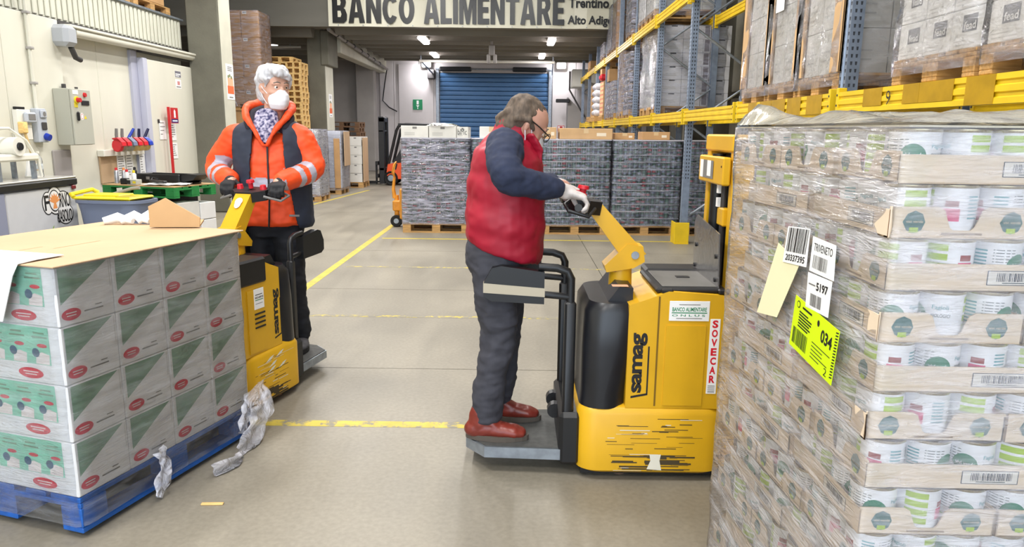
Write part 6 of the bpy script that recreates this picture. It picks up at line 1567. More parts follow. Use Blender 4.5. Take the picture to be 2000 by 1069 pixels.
    mb = MB(); mb.prism([(-.19, .9), (-.07, .92), (-.02, .95), (-.03, 1.02), (-.1, 1.03), (-.2, .93)], -.062, .062, (0, 0, 0), X, Z, M_truckyel); mb.fix(); mb.box(-.19, -.045, .9, -.14, .045, .925, mat('yoke_brown', (150, 84, 40), .5)); mb.cyl((-.065, -.068, .98), (-.065, .068, .98), .018, .018, M_steel, 12); mb.build('yoke', t)
    d = Vector((-.195, 0, .225)).normalized(); nrm = Vector((.225, 0, .195)).normalized(); c0 = Vector((-.075, 0, .985))
    mb = MB(); mb.prism([(-.04, -.046), (.262, -.036), (.272, .03), (-.02, .05)], -.055, .055, c0, d, -nrm, M_truckyel); mb.fix(); arm = mb.build('tiller_arm', t)
    if not mast:
        q = MB(); q.oval(.18, 0, .03, .022, c0 - nrm * .0455, d, -Y, M_paper, .001); q.oval(.18, 0, .03, .022, c0 + nrm * .0475, d, Y, M_paper, .001); q.build('round_sticker', arm)
        q = MB(); q.oval(.2, 0, .026, .026, c0 + nrm * .04755, d, Y, M_paper, .0012); q.build('round_sticker', arm)
    hd = c0 + d * .272; d = Vector((-.97, 0, .16)).normalized(); nrm = Vector((.16, 0, .97)).normalized()
    mb = MB(); mb.prism([(-.03, -.06), (.03, -.12), (.09, -.12), (.12, -.07), (.12, .07), (.09, .12), (.03, .12), (-.03, .06)], -.03, .03, hd, d, Y, M_black); mb.fix(); mb.build('tiller_head', t)
    mb = MB(); mb.prism([(-.0, -.05), (.085, -.045), (.085, .045), (-.0, .05)], .031, .036, hd, d, Y, M_greyink); mb.fix(); mb.rect(.02, -.03, .05, .03, hd, d, Y, M_darkgrey, .037); mb.build('control_panel', t)
    mb = MB(); q = hd + d * .06 + nrm * .035; mb.cyl(q, q + nrm * .035, .014, .016, M_disred, 12); mb.cyl(q + nrm * .035, q + nrm * .05, .026, .024, M_disred, 14); mb.build('stop_button', t, 40)
    for sgn in (-1, 1):
        b = hd + d * .065
        mb = MB(); mb.tube([b + Y * sgn * .1, b + Y * sgn * .16 - nrm * .01, b + Y * sgn * .215 + d * .02], [.018, .018, .017], M_black, 10); mb.build('handle_grip', t, 50)
        mb = MB(); mb.tube([b + Y * sgn * .09 + d * .045 + nrm * .02, b + Y * sgn * .16 + d * .075, b + Y * sgn * .225 + d * .06 - nrm * .02, b + Y * sgn * .22 - d * .03 - nrm * .03, b + Y * sgn * .12 - d * .06], .008, M_tubeblk if mast else M_greyink, 8); mb.build('hand_guard', t, 50)
        mb = MB(); mb.cyl(b + Y * sgn * .085 + nrm * .03, b + Y * sgn * .085 + nrm * .055, .022, .018, M_disred, 12); mb.build('thumb_switch', t, 40)
    if mast:
        for y in (-.17, .25):
            mb = MB(); mb.box(.31, y - .03, .06, .40, y + .03, 1.5, M_truckyel, .006); mb.box(.335, y - (-.03 if y < 0 else .034), .3, .38, y + (.034 if y < 0 else -.03), 1.42, M_woodlight if False else mat('mast_brass', (178, 128, 50), .4)); mb.build('mast_post', t)
        mb = MB(); mb.box(.3, -.2, 1.44, .41, .28, 1.515, M_truckyel, .008); mb.build('mast_head', t)
        mb = MB(); mb.box(.27, -.18, 1.3, .305, .26, 1.42, M_truckyel, .006); br = mb.build('mast_bridge', t)
        q = MB(); q.rect(-.23, 1.32, -.17, 1.4, (.269, 0, 0), -Y, Z, M_paper, .001); q.rect(-.17, 1.32, .02, 1.4, (.269, 0, 0), -Y, Z, M_greyink, .001); q.rect(-.09, 1.33, -.02, 1.4, (.269, 0, 0), -Y, Z, M_paper, .002); q.build('mast_plate', br)
        mb = MB(); mb.box(.33, -.08, .3, .39, .2, 1.43, M_black, .006); mb.build('lift_backing', t)
        mb = MB(); mb.cyl((.31, .05, .4), (.31, .05, 1.43), .03, .03, M_black, 14); mb.cyl((.31, -.07, .4), (.31, -.07, 1.3), .012, .012, M_darkgrey, 8); mb.build('lift_cylinder', t, 40)
        mb = MB(); mb.box(.295, -.13, 1.12, .33, -.03, 1.2, M_truckyel, .006); mb.box(.29, -.05, 1.26, .31, -.02, 1.3, M_paper); mb.box(.29, -.05, 1.2, .31, -.02, 1.24, M_paper); mb.tube([(.3, -.14, 1.38), (.27, -.16, 1.38)], .006, M_black, 6); mb.build('valve_block', t)
        M_poly = film_mat('guard_sheet', (120, 118, 118), .55, .7, 2, (1, 1, 1), .1, .15)
        mb = MB(); mb.prism([(-.26, .87), (.22, .86), (.25, 1.1), (.2, 1.14), (-.22, 1.1)], 0, .006, (.262, 0, 0), Y, Z, M_poly); mb.fix(); gs = mb.build('clear_guard_sheet', t)
        for y, z in ((-.2, 1.0), (.18, 1.0), (-.21, .9), (.19, .9)):
            q = MB(); q.cyl((.255, y, z), (.274, y, z), .01, .01, M_black, 10); q.build('guard_bolt', gs)
    return t
tr2 = make_truck('yellow stand-on stacker with tall mast carrying the man in the red vest', True, 5); tr2.location = (.6, 3.21, 0); tr2.scale = (1, .9, 1)
tr1 = make_truck('yellow stand-on pallet truck behind the left cartons, driven by the man in orange', False, 9); tr1.location = (-1.605, 3.87, 0); tr1.rotation_euler = (0, 0, math.radians(-107)); tr1.scale = (.86, .92, .955)
# ------------------------------------------------------------------ people
def limb(mb, pts, rs, m, n=16, side=None, cap=True):
    """tapered tube with rounded ends; rs entries are radius or (radius across side, radius other)"""
    pts = [Vector(p) for p in pts]; rs = [r if isinstance(r, tuple) else (r, r) for r in rs]
    if cap:
        d0 = (pts[0] - pts[1]).normalized(); d1 = (pts[-1] - pts[-2]).normalized(); r0 = min(rs[0]); r1 = min(rs[-1]); P0, P1 = pts[0], pts[-1]; R0, R1 = rs[0], rs[-1]
        sc = lambda R, k: (R[0] * k, R[1] * k)
        pts = [P0 + d0 * r0 * .95, P0 + d0 * r0 * .6] + pts + [P1 + d1 * r1 * .6, P1 + d1 * r1 * .95]
        rs = [sc(R0, .3), sc(R0, .8)] + rs + [sc(R1, .8), sc(R1, .3)]
    k = len(pts); vs = []; a = None
    for i, p in enumerate(pts):
        d = (pts[min(i + 1, k - 1)] - pts[max(i - 1, 0)]).normalized()
        if a is None: a = Vector(side) if side is not None else d.orthogonal()
        if side is not None: a = Vector(side)
        a = (a - d * a.dot(d)).normalized(); b = d.cross(a)
        for j in range(n):
            t = 2 * PI * j / n; vs.append(p + a * (math.cos(t) * rs[i][0]) + b * (math.sin(t) * rs[i][1]))
    fs = [(i * n + j, i * n + (j + 1) % n, (i + 1) * n + (j + 1) % n, (i + 1) * n + j) for i in range(k - 1) for j in range(n)]
    fs += [tuple(range(n))[::-1], tuple(range((k - 1) * n, k * n))]
    mb.add(vs, fs, m)
def smooth_path(pts, rs, m=3):
    """Catmull-Rom refinement of a limb"""
    P = [Vector(p) for p in pts]; Rr = [r if isinstance(r, tuple) else (r, r) for r in rs]; op = []; orr = []
    for i in range(len(P) - 1):
        p0, p1, p2, p3 = P[max(i - 1, 0)], P[i], P[i + 1], P[min(i + 2, len(P) - 1)]
        for k in range(m):
            t = k / m; q = .5 * ((2 * p1) + (p2 - p0) * t + (2 * p0 - 5 * p1 + 4 * p2 - p3) * t * t + (3 * p1 - p0 - 3 * p2 + p3) * t ** 3)
            op.append(q); orr.append(tuple(Rr[i][c] + (Rr[i + 1][c] - Rr[i][c]) * t for c in (0, 1)))
    op.append(P[-1]); orr.append(Rr[-1]); return op, orr
def rings(mb, secs, m, n=28, p=2.3, twist=0):
    """horizontal-ish sections (cx, cy, z, rx, ry, tilt) stacked into a closed form; tilt lowers the +x side"""
    vs = []; k = len(secs)
    for s_ in secs:
        cx, cy, z, rx, ry = s_[:5]; ti = s_[5] if len(s_) > 5 else 0
        for j in range(n):
            t = 2 * PI * j / n; c, q = math.cos(t), math.sin(t)
            x = rx * abs(c) ** (2 / p) * (1 if c >= 0 else -1); y = ry * abs(q) ** (2 / p) * (1 if q >= 0 else -1)
            vs.append((cx + x, cy + y, z - ti * x))
    fs = [(i * n + j, i * n + (j + 1) % n, (i + 1) * n + (j + 1) % n, (i + 1) * n + j) for i in range(k - 1) for j in range(n)]
    fs += [tuple(range(n))[::-1], tuple(range((k - 1) * n, k * n))]
    mb.add(vs, fs, m)
def fuse(mb, name, parent, voxel=.008, sm=4, disp=None, matfn=None, mats=None, cut=None, solid=0, root=None):
    """one continuous skin around everything collected in mb (world space), stored relative to the parent"""
    me = mb.mesh('tmp'); o = bpy.data.objects.new('tmp', me); COL.objects.link(o)
    r = o.modifiers.new('r', 'REMESH'); r.mode = 'VOXEL'; r.voxel_size = voxel; r.adaptivity = 0
    s = o.modifiers.new('s', 'SMOOTH'); s.factor = .5; s.iterations = sm
    dg = bpy.context.evaluated_depsgraph_get(); dg.update()
    nm = bpy.data.meshes.new_from_object(o.evaluated_get(dg)); bpy.data.objects.remove(o); bpy.data.meshes.remove(me)
    if disp:
        nn = [v.normal.copy() for v in nm.vertices]
        for v, n in zip(nm.vertices, nn): v.co += n * disp(v.co, n)
    if cut:
        bm = bmesh.new(); bm.from_mesh(nm); bmesh.ops.delete(bm, geom=[f for f in bm.faces if cut(f.calc_center_median())], context='FACES')
        for _ in range(2): bmesh.ops.smooth_vert(bm, verts=[v for v in bm.verts if v.is_boundary], factor=.5, use_axis_x=True, use_axis_y=True, use_axis_z=True)
        bm.to_mesh(nm); bm.free()
    if solid:
        o2 = bpy.data.objects.new('tmp', nm); COL.objects.link(o2); q = o2.modifiers.new('q', 'SOLIDIFY'); q.thickness = solid; q.offset = -1
        dg = bpy.context.evaluated_depsgraph_get(); dg.update(); n2 = bpy.data.meshes.new_from_object(o2.evaluated_get(dg)); bpy.data.objects.remove(o2); bpy.data.meshes.remove(nm); nm = n2
    nm.materials.clear()
    for m in (mats or mb.mats[:1]): nm.materials.append(m)
    idx = [0] * len(nm.polygons)
    if matfn: idx = [matfn(p.center) for p in nm.polygons]
    nm.polygons.foreach_set('material_index', idx)
    nm.polygons.foreach_set('use_smooth', [True] * len(nm.polygons)); nm.update()
    nm.name = name; ob = bpy.data.objects.new(name, nm); COL.objects.link(ob); ob.parent = parent
    if root is not None: nm.transform(Matrix.Translation(-Vector(root)))
    return ob
def wr(a, f, sx=1, sy=1, sz=1, seed=0):
    return lambda co, n: a * noise.noise(Vector((co.x * f * sx + seed, co.y * f * sy, co.z * f * sz))) + a * .45 * noise.noise(Vector((co.x * f * 2.6 * sx, co.y * f * 2.6 * sy + seed, co.z * f * 2.6 * sz)))
def hand(mb, hp, f, n, s, m, sc=1.0):
    """gripping hand: palm over the handle point hp, fingers along f bending towards n (palm side), thumb on side s"""
    hp, f, n, s = Vector(hp), Vector(f).normalized(), Vector(n).normalized(), Vector(s).normalized()
    w = hp - f * .085 * sc - n * .034 * sc
    limb(mb, [w, w + f * .03 * sc, w + f * .065 * sc, w + f * .088 * sc], [(.028 * sc, .021 * sc), (.036 * sc, .02 * sc), (.042 * sc, .018 * sc), (.041 * sc, .015 * sc)], m, 14, s)
    for i, (off, L_) in enumerate(((.03, .95), (.01, 1.06), (-.01, 1.0), (-.029, .8))):
        p = w + f * .085 * sc + s * off * sc; pts = [p - f * .02 * sc]; ang = 0
        pts.append(p)
        for L2, da in ((.036, .75), (.026, .95), (.022, .75)):
            ang += da; p = p + (f * math.cos(ang) + n * math.sin(ang)) * L2 * L_ * sc; pts.append(p)
        limb(mb, pts, [.0098 * sc, .0105 * sc, .0098 * sc, .009 * sc, .008 * sc], m, 10)
    b = w + f * .02 * sc + s * .028 * sc; e1 = b + (f * .55 + s * .62 + n * .3) * .036 * sc; e2 = e1 + (f * .65 + s * .1 + n * .75).normalized() * .03 * sc; e3 = e2 + (f * .6 - s * .45 + n * .65).normalized() * .024 * sc
    limb(mb, [b - s * .01, b, e1, e2, e3], [.015 * sc, .014 * sc, .0125 * sc, .011 * sc, .0095 * sc], m, 10)
    return w
def head_geo(mb, M, m):
    q = MB()
    rings(q, [(.045, 0, -.128, .022, .022), (.04, 0, -.117, .046, .042), (.03, 0, -.095, .066, .056), (.015, 0, -.055, .084, .066), (.004, 0, -.012, .092, .0715), (0, 0, .03, .097, .0755), (-.004, 0, .068, .09, .072), (-.006, 0, .095, .07, .058), (-.006, 0, .112, .042, .035), (-.006, 0, .119, .014, .012)], m, 28, 2.15)
    limb(q, [(.088, 0, .022), (.103, 0, -.006), (.114, 0, -.03), (.1, 0, -.044)], [.008, .011, .0145, .008], m, 10)
    for sg in (-1, 1):
        limb(q, [(.096, sg * .008, -.038), (.1, sg * .015, -.036)], [.007, .006], m, 8)
        limb(q, [(.08, sg * .05, .028), (.091, sg * .025, .033), (.093, sg * .008, .027)], [.007, .009, .008], m, 8)
        limb(q, [(.06, sg * .05, -.02), (.078, sg * .036, -.024)], [.016, .012], m, 8)
        limb(q, [(.0, sg * .07, .022), (-.012, sg * .082, .02), (-.018, sg * .086, .0), (-.01, sg * .08, -.022), (.002, sg * .072, -.032)], [(.008, .007), (.01, .006), (.012, .006), (.01, .006), (.007, .006)], m, 8)
        limb(q, [(.0, sg * .072, -.0), (-.008, sg * .078, -.006)], [.012, .01], m, 8)
    limb(q, [(.083, -.02, -.071), (.094, 0, -.069), (.083, .02, -.071)], [.005, .0075, .005], m, 8)
    q.xf(M); b = len(mb.v); mb.v += q.v; mb.f += [tuple(b + i for i in f) for f in q.f]; mb.m += [mb.mi(m)] * len(q.f)
def eyes(M, parent, root, sides=(-1, 1)):
    Mw, Mi_ = mat('eye_white', (226, 220, 214), .25), mat('iris_dark', (50, 38, 30), .2)
    for sg in sides:
        q = MB(); c = Vector((.0805, sg * .031, .011)); vs = []
        q.lathe([(.0, -.0118), (.006, -.0102), (.0102, -.006), (.0118, 0), (.0102, .006), (.0055, .0104)], Mw, 14); q.lathe([(.0056, .0103), (.003, .0114), (0, .0118)], Mi_, 14)
        q.xf(M @ Matrix.Translation(c) @ Matrix.Rotation(PI / 2, 4, 'Y')); q.xf(Matrix.Translation(-Vector(root))); q.build('eye', parent, 60)
        q = MB(); limb(q, [(.084, sg * .047, .035), (.093, sg * .03, .041), (.095, sg * .013, .036)], [(.004, .003), (.006, .0035), (.005, .003)], mat('brow_hair', (120, 112, 104), .8), 8); q.xf(M); q.xf(Matrix.Translation(-Vector(root))); q.build('eyebrow', parent, 60)
def ffp_mask(M, parent, root):
    Mm = mat('mask_white', (234, 234, 240), .7, bump=.1, bscale=80)
    q = MB(); rings(q, [(.045, 0, -.122, .03, .022), (.05, 0, -.115, .058, .046), (.05, 0, -.09, .078, .058), (.048, 0, -.06, .088, .063), (.045, 0, -.03, .086, .06), (.05, 0, -.005, .066, .034), (.055, 0, .002, .05, .018)], Mm, 28, 1.7)
    q.xf(M); k = fuse(q, 'face_mask', parent, .004, 3, None, None, [Mm], lambda c: (M.inverted() @ c).x < .022, 0, root)
    q = MB()
    for sg in (-1, 1):
        for z0, z1 in ((-.03, .02), (-.09, -.02)): q.tube([(.04, sg * .066, z0), (.015, sg * .079, (z0 + z1) / 2), (-.012, sg * .083, z1)], .0022, Mm, 6)
    q.xf(M); q.xf(Matrix.Translation(-Vector(root))); q.build('mask_strap', parent, 60)
M_skin = mat('skin', (206, 158, 136), .5, var=.05, scale=14)
M_skin2 = mat('skin_ruddy', (200, 150, 130), .5, var=.06, scale=14)
def frame(c, fwd, up=(0, 0, 1)):
    f = Vector(fwd).normalized(); u = Vector(up); l = u.cross(f).normalized(); u = f.cross(l)
    return Matrix(((f.x, l.x, u.x, c[0]), (f.y, l.y, u.y, c[1]), (f.z, l.z, u.z, c[2]), (0, 0, 0, 1)))
def trousers(mb, hips, legs, m):
    rings(mb, hips, m, 24, 2.2)
    for pts, rs in legs: p, r = smooth_path(pts, rs, 4); limb(mb, p, r, m, 18, None, True)
def shoe(name, heel, toe, h, w, m, ms, parent, root, voxel=.006):
    heel, toe = Vector(heel), Vector(toe); d = (toe - heel); L_ = d.length; d.normalize(); s = Vector((-d.y, d.x, 0))
    q = MB(); P = lambda t, z: heel + d * (t * L_) + Z * z
    limb(q, [P(.1, .045), P(.3, .045), P(.55, .042), P(.8, .036), P(.9, .032)], [(w * .42, .042), (w * .42, .045), (w * .46, .038), (w * .47, .03), (w * .36, .022)], m, 16, s)
    limb(q, [P(.2, .05), P(.21, h)], [(w * .42, .05), (w * .4, .048)], m, 16, s)
    limb(q, [P(.22, h * .8), P(.5, .06)], [(w * .36, .04), (w * .4, .026)], m, 14, s)
    o = fuse(q, name, parent, voxel, 3, wr(.0025, 24), None, [m], None, 0, root)
    q = MB(); pl = []
    for i in range(20):
        t = 2 * PI * i / 20; a = .5 - .52 * math.cos(t); pl.append((a * L_, w * .5 * math.sin(t) * (.86 + .2 * math.sin(a * PI) * (1 if a > .5 else .5)) * (1 if abs(math.cos(t)) < .97 else .7)))
    q.prism(pl, 0, .024, heel, d, s, ms); q.xf(Matrix.Translation(-Vector(root))); q.build('sole', o if False else parent)
    return o

# ---- man in the red vest on the right-hand truck
def person_red():
    rt = Vector((-.06, 3.22, .13))
    t = thing('person', 'person in a red puffer vest and dark trousers standing on the right-hand stacker, holding its handle', 'person', rt)
    t['label'] = 'person in a red padded vest and brown shoes, standing on the right-hand stacker'
    hc = Vector((.03, 3.2, 1.548)); HM = frame(hc, (.78, .30, -.55), (.35, 0, 1))
    hr = Vector((.278, 3.05, 1.212)); hl = Vector((.278, 3.37, 1.212)); f = Vector((.95, .05, -.3)); nn = Vector((-.15, 0, -1))
    b = MB()
    rings(b, [(-.09, 3.22, .86, .1, .14), (-.09, 3.22, .97, .13, .17), (-.06, 3.22, 1.12, .12, .165), (-.055, 3.22, 1.3, .125, .17), (-.05, 3.22, 1.42, .1, .18), (-.035, 3.22, 1.47, .07, .11)], M_skin2, 24, 2.2)
    limb(b, [(-.045, 3.22, 1.44), (-.015, 3.215, 1.5), (.01, 3.205, 1.54)], [.065, .058, .056], M_skin2)
    RS, RE, LS, LE = Vector((-.05, 3.04, 1.44)), Vector((-.03, 2.915, 1.335)), Vector((-.02, 3.41, 1.44)), Vector((.03, 3.5, 1.29))
    g = MB(); wR = hand(g, hr, f, nn, (0, 1, 0), M_ink, 1.03); gl = MB(); wL = hand(gl, hl, f, nn, (0, -1, 0), M_ink, 1.03)
    for S_, E_, W_ in ((RS, RE, wR), (LS, LE, wL)):
        p, r = smooth_path([S_, E_, W_, W_ + f * .03], [.05, .042, .03, .028], 4); limb(b, p, r, M_skin2)
    for hx, kx, ax in (((-.09, 3.14, .9), (-.08, 3.12, .6), (-.13, 3.1, .22)), ((-.08, 3.3, .9), (-.05, 3.31, .6), (-.07, 3.31, .22))):
        limb(b, [hx, kx, ax], [.075, .055, .04], M_skin2)
    head_geo(b, HM, M_skin2)
    fuse(b, 'body', t, .006, 2, None, None, [M_skin2], None, 0, rt)
    eyes(HM, t, rt); ffp_mask(HM, t, rt)
    # hair: longish round the back, thin on top
    Mh = mat('hair_brown', (92, 78, 66), .75, var=.35, scale=60, stretch=(1, 1, .3))
    h = MB(); rings(h, [(-.062, 0, -.08, .03, .048), (-.056, 0, -.055, .044, .062), (-.05, 0, -.02, .055, .075), (-.044, 0, .02, .064, .079), (-.03, 0, .06, .082, .078), (-.018, 0, .092, .08, .064), (-.014, 0, .113, .056, .044), (-.012, 0, .123, .02, .018)], Mh, 24, 2.1)
    limb(h, [(.02, -.078, .0), (-.02, -.083, .02), (-.06, -.07, .0)], [.012, .016, .02], Mh, 10); limb(h, [(.02, .078, .0), (-.02, .083, .02), (-.06, .07, .0)], [.012, .016, .02], Mh, 10)
    limb(h, [(-.08, 0, -.07), (-.1, .02, -.04), (-.1, -.03, .0)], [.022, .024, .02], Mh, 12)
    h.xf(HM); fuse(h, 'hair', t, .005, 2, wr(.006, 30, 1, 1, .5), None, [Mh], None, 0, rt)
    q = MB()
    for sg in (-1, 1):
        q.tube([(-.015, sg * .086, .024), (.04, sg * .082, .022), (.104, sg * .066, .016)], .0028, M_black, 6)
        q.tube([(.112 - .006 * math.cos(a) * 0, sg * (.034 + .027 * math.cos(a)), .008 + .02 * math.sin(a)) for a in [2 * PI * i / 16 for i in range(16)]], .0022, M_black, 6, True)
    q.tube([(.114, -.008, .014), (.116, 0, .016), (.114, .008, .014)], .002, M_black, 6)
    q.xf(HM); q.xf(Matrix.Translation(-rt)); q.build('glasses', t, 60)
    # navy jumper: sleeves
    Mj = mat('jumper_navy', (34, 42, 66), .85, var=.1, scale=40)
    for nm, S_, E_, W_ in (('sleeve', RS, RE, wR), ('sleeve', LS, LE, wL)):
        q = MB(); p, r = smooth_path([S_ + Vector((0, .06 if S_.y < 3.2 else -.06, .01)), S_, E_, W_ - (W_ - E_).normalized() * .045], [.085, .082, .068, .047], 6); limb(q, p, r, Mj, 20)
        fuse(q, nm, t, .007, 3, wr(.0075, 13, 1, 1.2, 1.6, 3), None, [Mj], None, 0, rt)
    # red padded vest
    Mv = mat('vest_red', (158, 12, 42), .55, var=.08, scale=10)
    q = MB(); cy = 3.22
    rings(q, [(-.055, cy, .985, .165, .2, .33), (-.056, cy, 1.015, .176, .212, .32), (-.05, cy, 1.1, .181, .222, .16), (-.045, cy, 1.2, .178, .222, .06), (-.045, cy, 1.3, .171, .218, .0), (-.05, cy, 1.39, .157, .205, -.05), (-.05, cy, 1.45, .132, .178, -.1), (-.04, cy, 1.49, .1, .13, -.05), (-.02, cy - .005, 1.515, .082, .095, .1), (.0, cy - .01, 1.55, .078, .086, .3), (.004, cy - .01, 1.565, .072, .08, .35)], Mv, 30, 2.2)
    quilt = lambda co, n: .006 * math.sin(co.z * 46 + co.x * 8) * (.5 if co.z > 1.45 else 1) * .5 + wr(.011, 8, 1, 1, 1.4, 9)(co, n)
    v = fuse(q, 'vest', t, .008, 3, quilt, None, [Mv], None, 0, rt)
    q = MB(); limb(q, [(.055, 3.13, 1.5), (.09, 3.15, 1.44), (.085, 3.16, 1.38)], [(.012, .03), (.014, .035), (.01, .03)], Mv, 12); fuse(q, 'collar_flap', t, .006, 2, wr(.004, 20), None, [Mv], None, 0, rt)
    # trousers
    Mt = mat('trousers_charcoal', (58, 58, 66), .85, var=.14, scale=16)
    q = MB(); trousers(q, [(-.085, cy, .88, .125, .17), (-.085, cy, .95, .15, .19), (-.07, cy, 1.06, .15, .19)],
        [([(-.09, 3.135, .92), (-.085, 3.125, .76), (-.07, 3.12, .6), (-.105, 3.11, .42), (-.125, 3.1, .24)], [.108, .098, .08, .072, .07]), ([(-.075, 3.305, .92), (-.06, 3.31, .76), (-.045, 3.315, .6), (-.06, 3.32, .42), (-.07, 3.32, .26)], [.108, .098, .08, .072, .068])], Mt)
    tw = lambda co, n: wr(.009, 11, 1, 1, 1.8, 5)(co, n) + .004 * math.sin(co.z * 60 + 10 * noise.noise(co * 6)) * (1 if co.z < .4 or .52 < co.z < .68 else .2)
    fuse(q, 'trousers', t, .008, 3, tw, None, [Mt], None, 0, rt)
    Ms = mat('shoe_brown', (118, 44, 34), .35, var=.15, scale=14); Mso = mat('sole_grey', (84, 76, 68), .8)
    shoe('shoe', (-.215, 3.09, .131), (.065, 3.07, .131), .12, .105, Ms, Mso, t, rt); shoe('shoe', (-.14, 3.32, .131), (.13, 3.3, .131), .12, .105, Ms, Mso, t, rt)
    Mg = mat('glove_grey', (196, 188, 184), .8, var=.15, scale=30)
    for G, W_, E_ in ((g, wR, RE), (gl, wL, LE)):
        dd = (W_ - E_).normalized(); limb(G, [W_ - dd * .035, W_, W_ + f * .02], [.036, .033, .033], Mg, 14)
        o = fuse(G, 'glove', t, .0045, 2, wr(.0015, 40), None, [Mg], None, 0, rt)
        q = MB(); a = W_ - dd * .04; q.tube([a + (dd.orthogonal().normalized() * math.cos(k) + dd.cross(dd.orthogonal().normalized()) * math.sin(k)) * .038 for k in [2 * PI * i / 16 for i in range(16)]], .005, M_disred, 6, True); q.xf(Matrix.Translation(-rt)); q.build('glove_cuff', t, 60)
person_red()

# ---- man in orange on the left-hand truck
def person_orange():
    rt = Vector((-1.5, 4.45, .13))
    t = thing('person', 'person in orange jacket and navy gilet with grey hair and white mask, on left truck', 'person', rt)
    cx, cy = -1.515, 4.45
    hc = Vector((-1.468, 4.43, 1.755)); HM = frame(hc, (.72, -.68, -.1), (0, 0, 1))
    hR = Vector((-1.80, 4.23, 1.215)); hL = Vector((-1.44, 4.19, 1.215))
    hR, hL = HANDLES
    f = Vector((.12, -.95, -.2)); nn = Vector((.0, .1, -1))
    b = MB()
    T = Matrix.Translation((cx, cy, 0)) @ Matrix.Rotation(-PI / 2 + .12, 4, 'Z')          # local +x = forward
    def rg(mb_, secs, m, p=2.2):
        q = MB(); rings(q, secs, m, 30, p); q.xf(T); k = len(mb_.v); mb_.v += q.v; mb_.f += [tuple(k + i for i in ff) for ff in q.f]; mb_.m += [mb_.mi(m)] * len(q.f)
    rg(b, [(0, 0, .86, .09, .14), (0, 0, .97, .11, .16), (.0, 0, 1.12, .1, .15), (.0, 0, 1.3, .11, .17), (-.01, 0, 1.44, .09, .17), (-.01, 0, 1.5, .07, .11)], M_skin)
    limb(b, [(-1.505, 4.46, 1.48), (-1.49, 4.455, 1.57), (-1.478, 4.45, 1.66)], [.07, .06, .058], M_skin)
    RS, RE, LS, LE = Vector((-1.735, 4.46, 1.45)), Vector((-1.865, 4.48, 1.275)), Vector((-1.335, 4.46, 1.455)), Vector((-1.255, 4.42, 1.28))
    g = MB(); wR = hand(g, hR, f, nn, (1, .1, 0), M_ink, 1.05); gl = MB(); wL = hand(gl, hL, f, nn, (-1, -.1, 0), M_ink, 1.05)
    for S_, E_, W_ in ((RS, RE, wR), (LS, LE, wL)):
        p, r = smooth_path([S_, E_, W_, W_ + f * .03], [.05, .042, .032, .03], 4); limb(b, p, r, M_skin)
    LG = [([(-1.6, 4.45, .92), (-1.6, 4.44, .72), (-1.6, 4.43, .54), (-1.585, 4.47, .34), (-1.57, 4.5, .24)], [.105, .09, .076, .066, .062]), ([(-1.44, 4.45, .92), (-1.42, 4.43, .72), (-1.4, 4.41, .54), (-1.385, 4.43, .34), (-1.375, 4.44, .23)], [.105, .09, .076, .066, .062])]
    for pts, rs in LG: limb(b, pts, [r * .72 for r in rs], M_skin)
    head_geo(b, HM, M_skin)
    fuse(b, 'body', t, .006, 2, None, None, [M_skin], None, 0, rt)
    eyes(HM, t, rt); ffp_mask(HM, t, rt)
    Mh = mat('hair_silver', (196, 196, 200), .7, var=.2, scale=50, stretch=(1, 1, .3))
    h = MB(); rings(h, [(-.06, 0, -.095, .03, .045), (-.056, 0, -.07, .05, .066), (-.05, 0, -.02, .066, .084), (-.04, 0, .02, .08, .09), (-.026, 0, .055, .1, .093), (-.01, 0, .085, .108, .09), (-.008, 0, .115, .095, .078), (-.01, 0, .136, .06, .05), (-.012, 0, .144, .02, .02)], Mh, 26, 2.1)
    limb(h, [(.03, -.05, .11), (.09, -.03, .1), (.1, .02, .085), (.085, .06, .06)], [.025, .03, .024, .014], Mh, 12); limb(h, [(.02, -.08, .06), (.05, -.075, .05), (.04, -.078, .01)], [.02, .018, .01], Mh, 10); limb(h, [(.02, .082, .06), (.05, .075, .05), (.035, .078, .005)], [.02, .018, .01], Mh, 10)
    h.xf(HM); fuse(h, 'hair', t, .005, 2, wr(.011, 24, 1, 1, .6, 4), None, [Mh], None, 0, rt)
    # orange jacket with sleeves in one piece, grey bands
    Mo = mat('jacket_orange', (240, 78, 24), .6, var=.07, scale=12); Mb_ = mat('reflective_band', (176, 172, 186), .45, .1)
    q = MB(); rg(q, [(.01, 0, .93, .13, .2), (.01, 0, .95, .145, .212), (.01, 0, 1.05, .142, .21), (.01, 0, 1.2, .14, .208), (.005, 0, 1.33, .142, .215), (0, 0, 1.42, .12, .2), (-.01, 0, 1.46, .1, .16), (-.01, 0, 1.5, .07, .1)], Mo)
    arms = []
    for S_, E_, W_ in ((RS, RE, wR), (LS, LE, wL)):
        tip = W_ - (W_ - E_).normalized() * .02
        p, r = smooth_path([S_ + (Vector((cx, cy, 1.47)) - S_) * .25, S_, E_, tip], [.08, .084, .074, .058], 6); limb(q, p, r, Mo, 20); arms.append((E_, tip))
    def mf(c):
        for E_, W_ in arms:
            d = W_ - E_; L_ = d.length; s_ = (c - E_).dot(d) / L_
            if (c - E_ - d * (s_ / L_)).length < .1 and abs(c.x - cx) > .0 and s_ > .03:
                if .05 < s_ < .098 or .135 < s_ < .183: return 1
        lc = T.inverted() @ c
        if 1.165 < c.z < 1.225 and lc.x > .0 and abs(lc.y) < .15 and abs(c.x - cx) < .2: return 1
        return 0
    jw = lambda co, n: wr(.009, 10, 1, 1, 1.5, 2)(co, n)
    fuse(q, 'jacket', t, .007, 3, jw, mf, [Mo, Mb_], None, 0, rt)
    # navy gilet open at the front
    Mn = mat('gilet_navy', (38, 44, 60), .75, var=.12, scale=14)
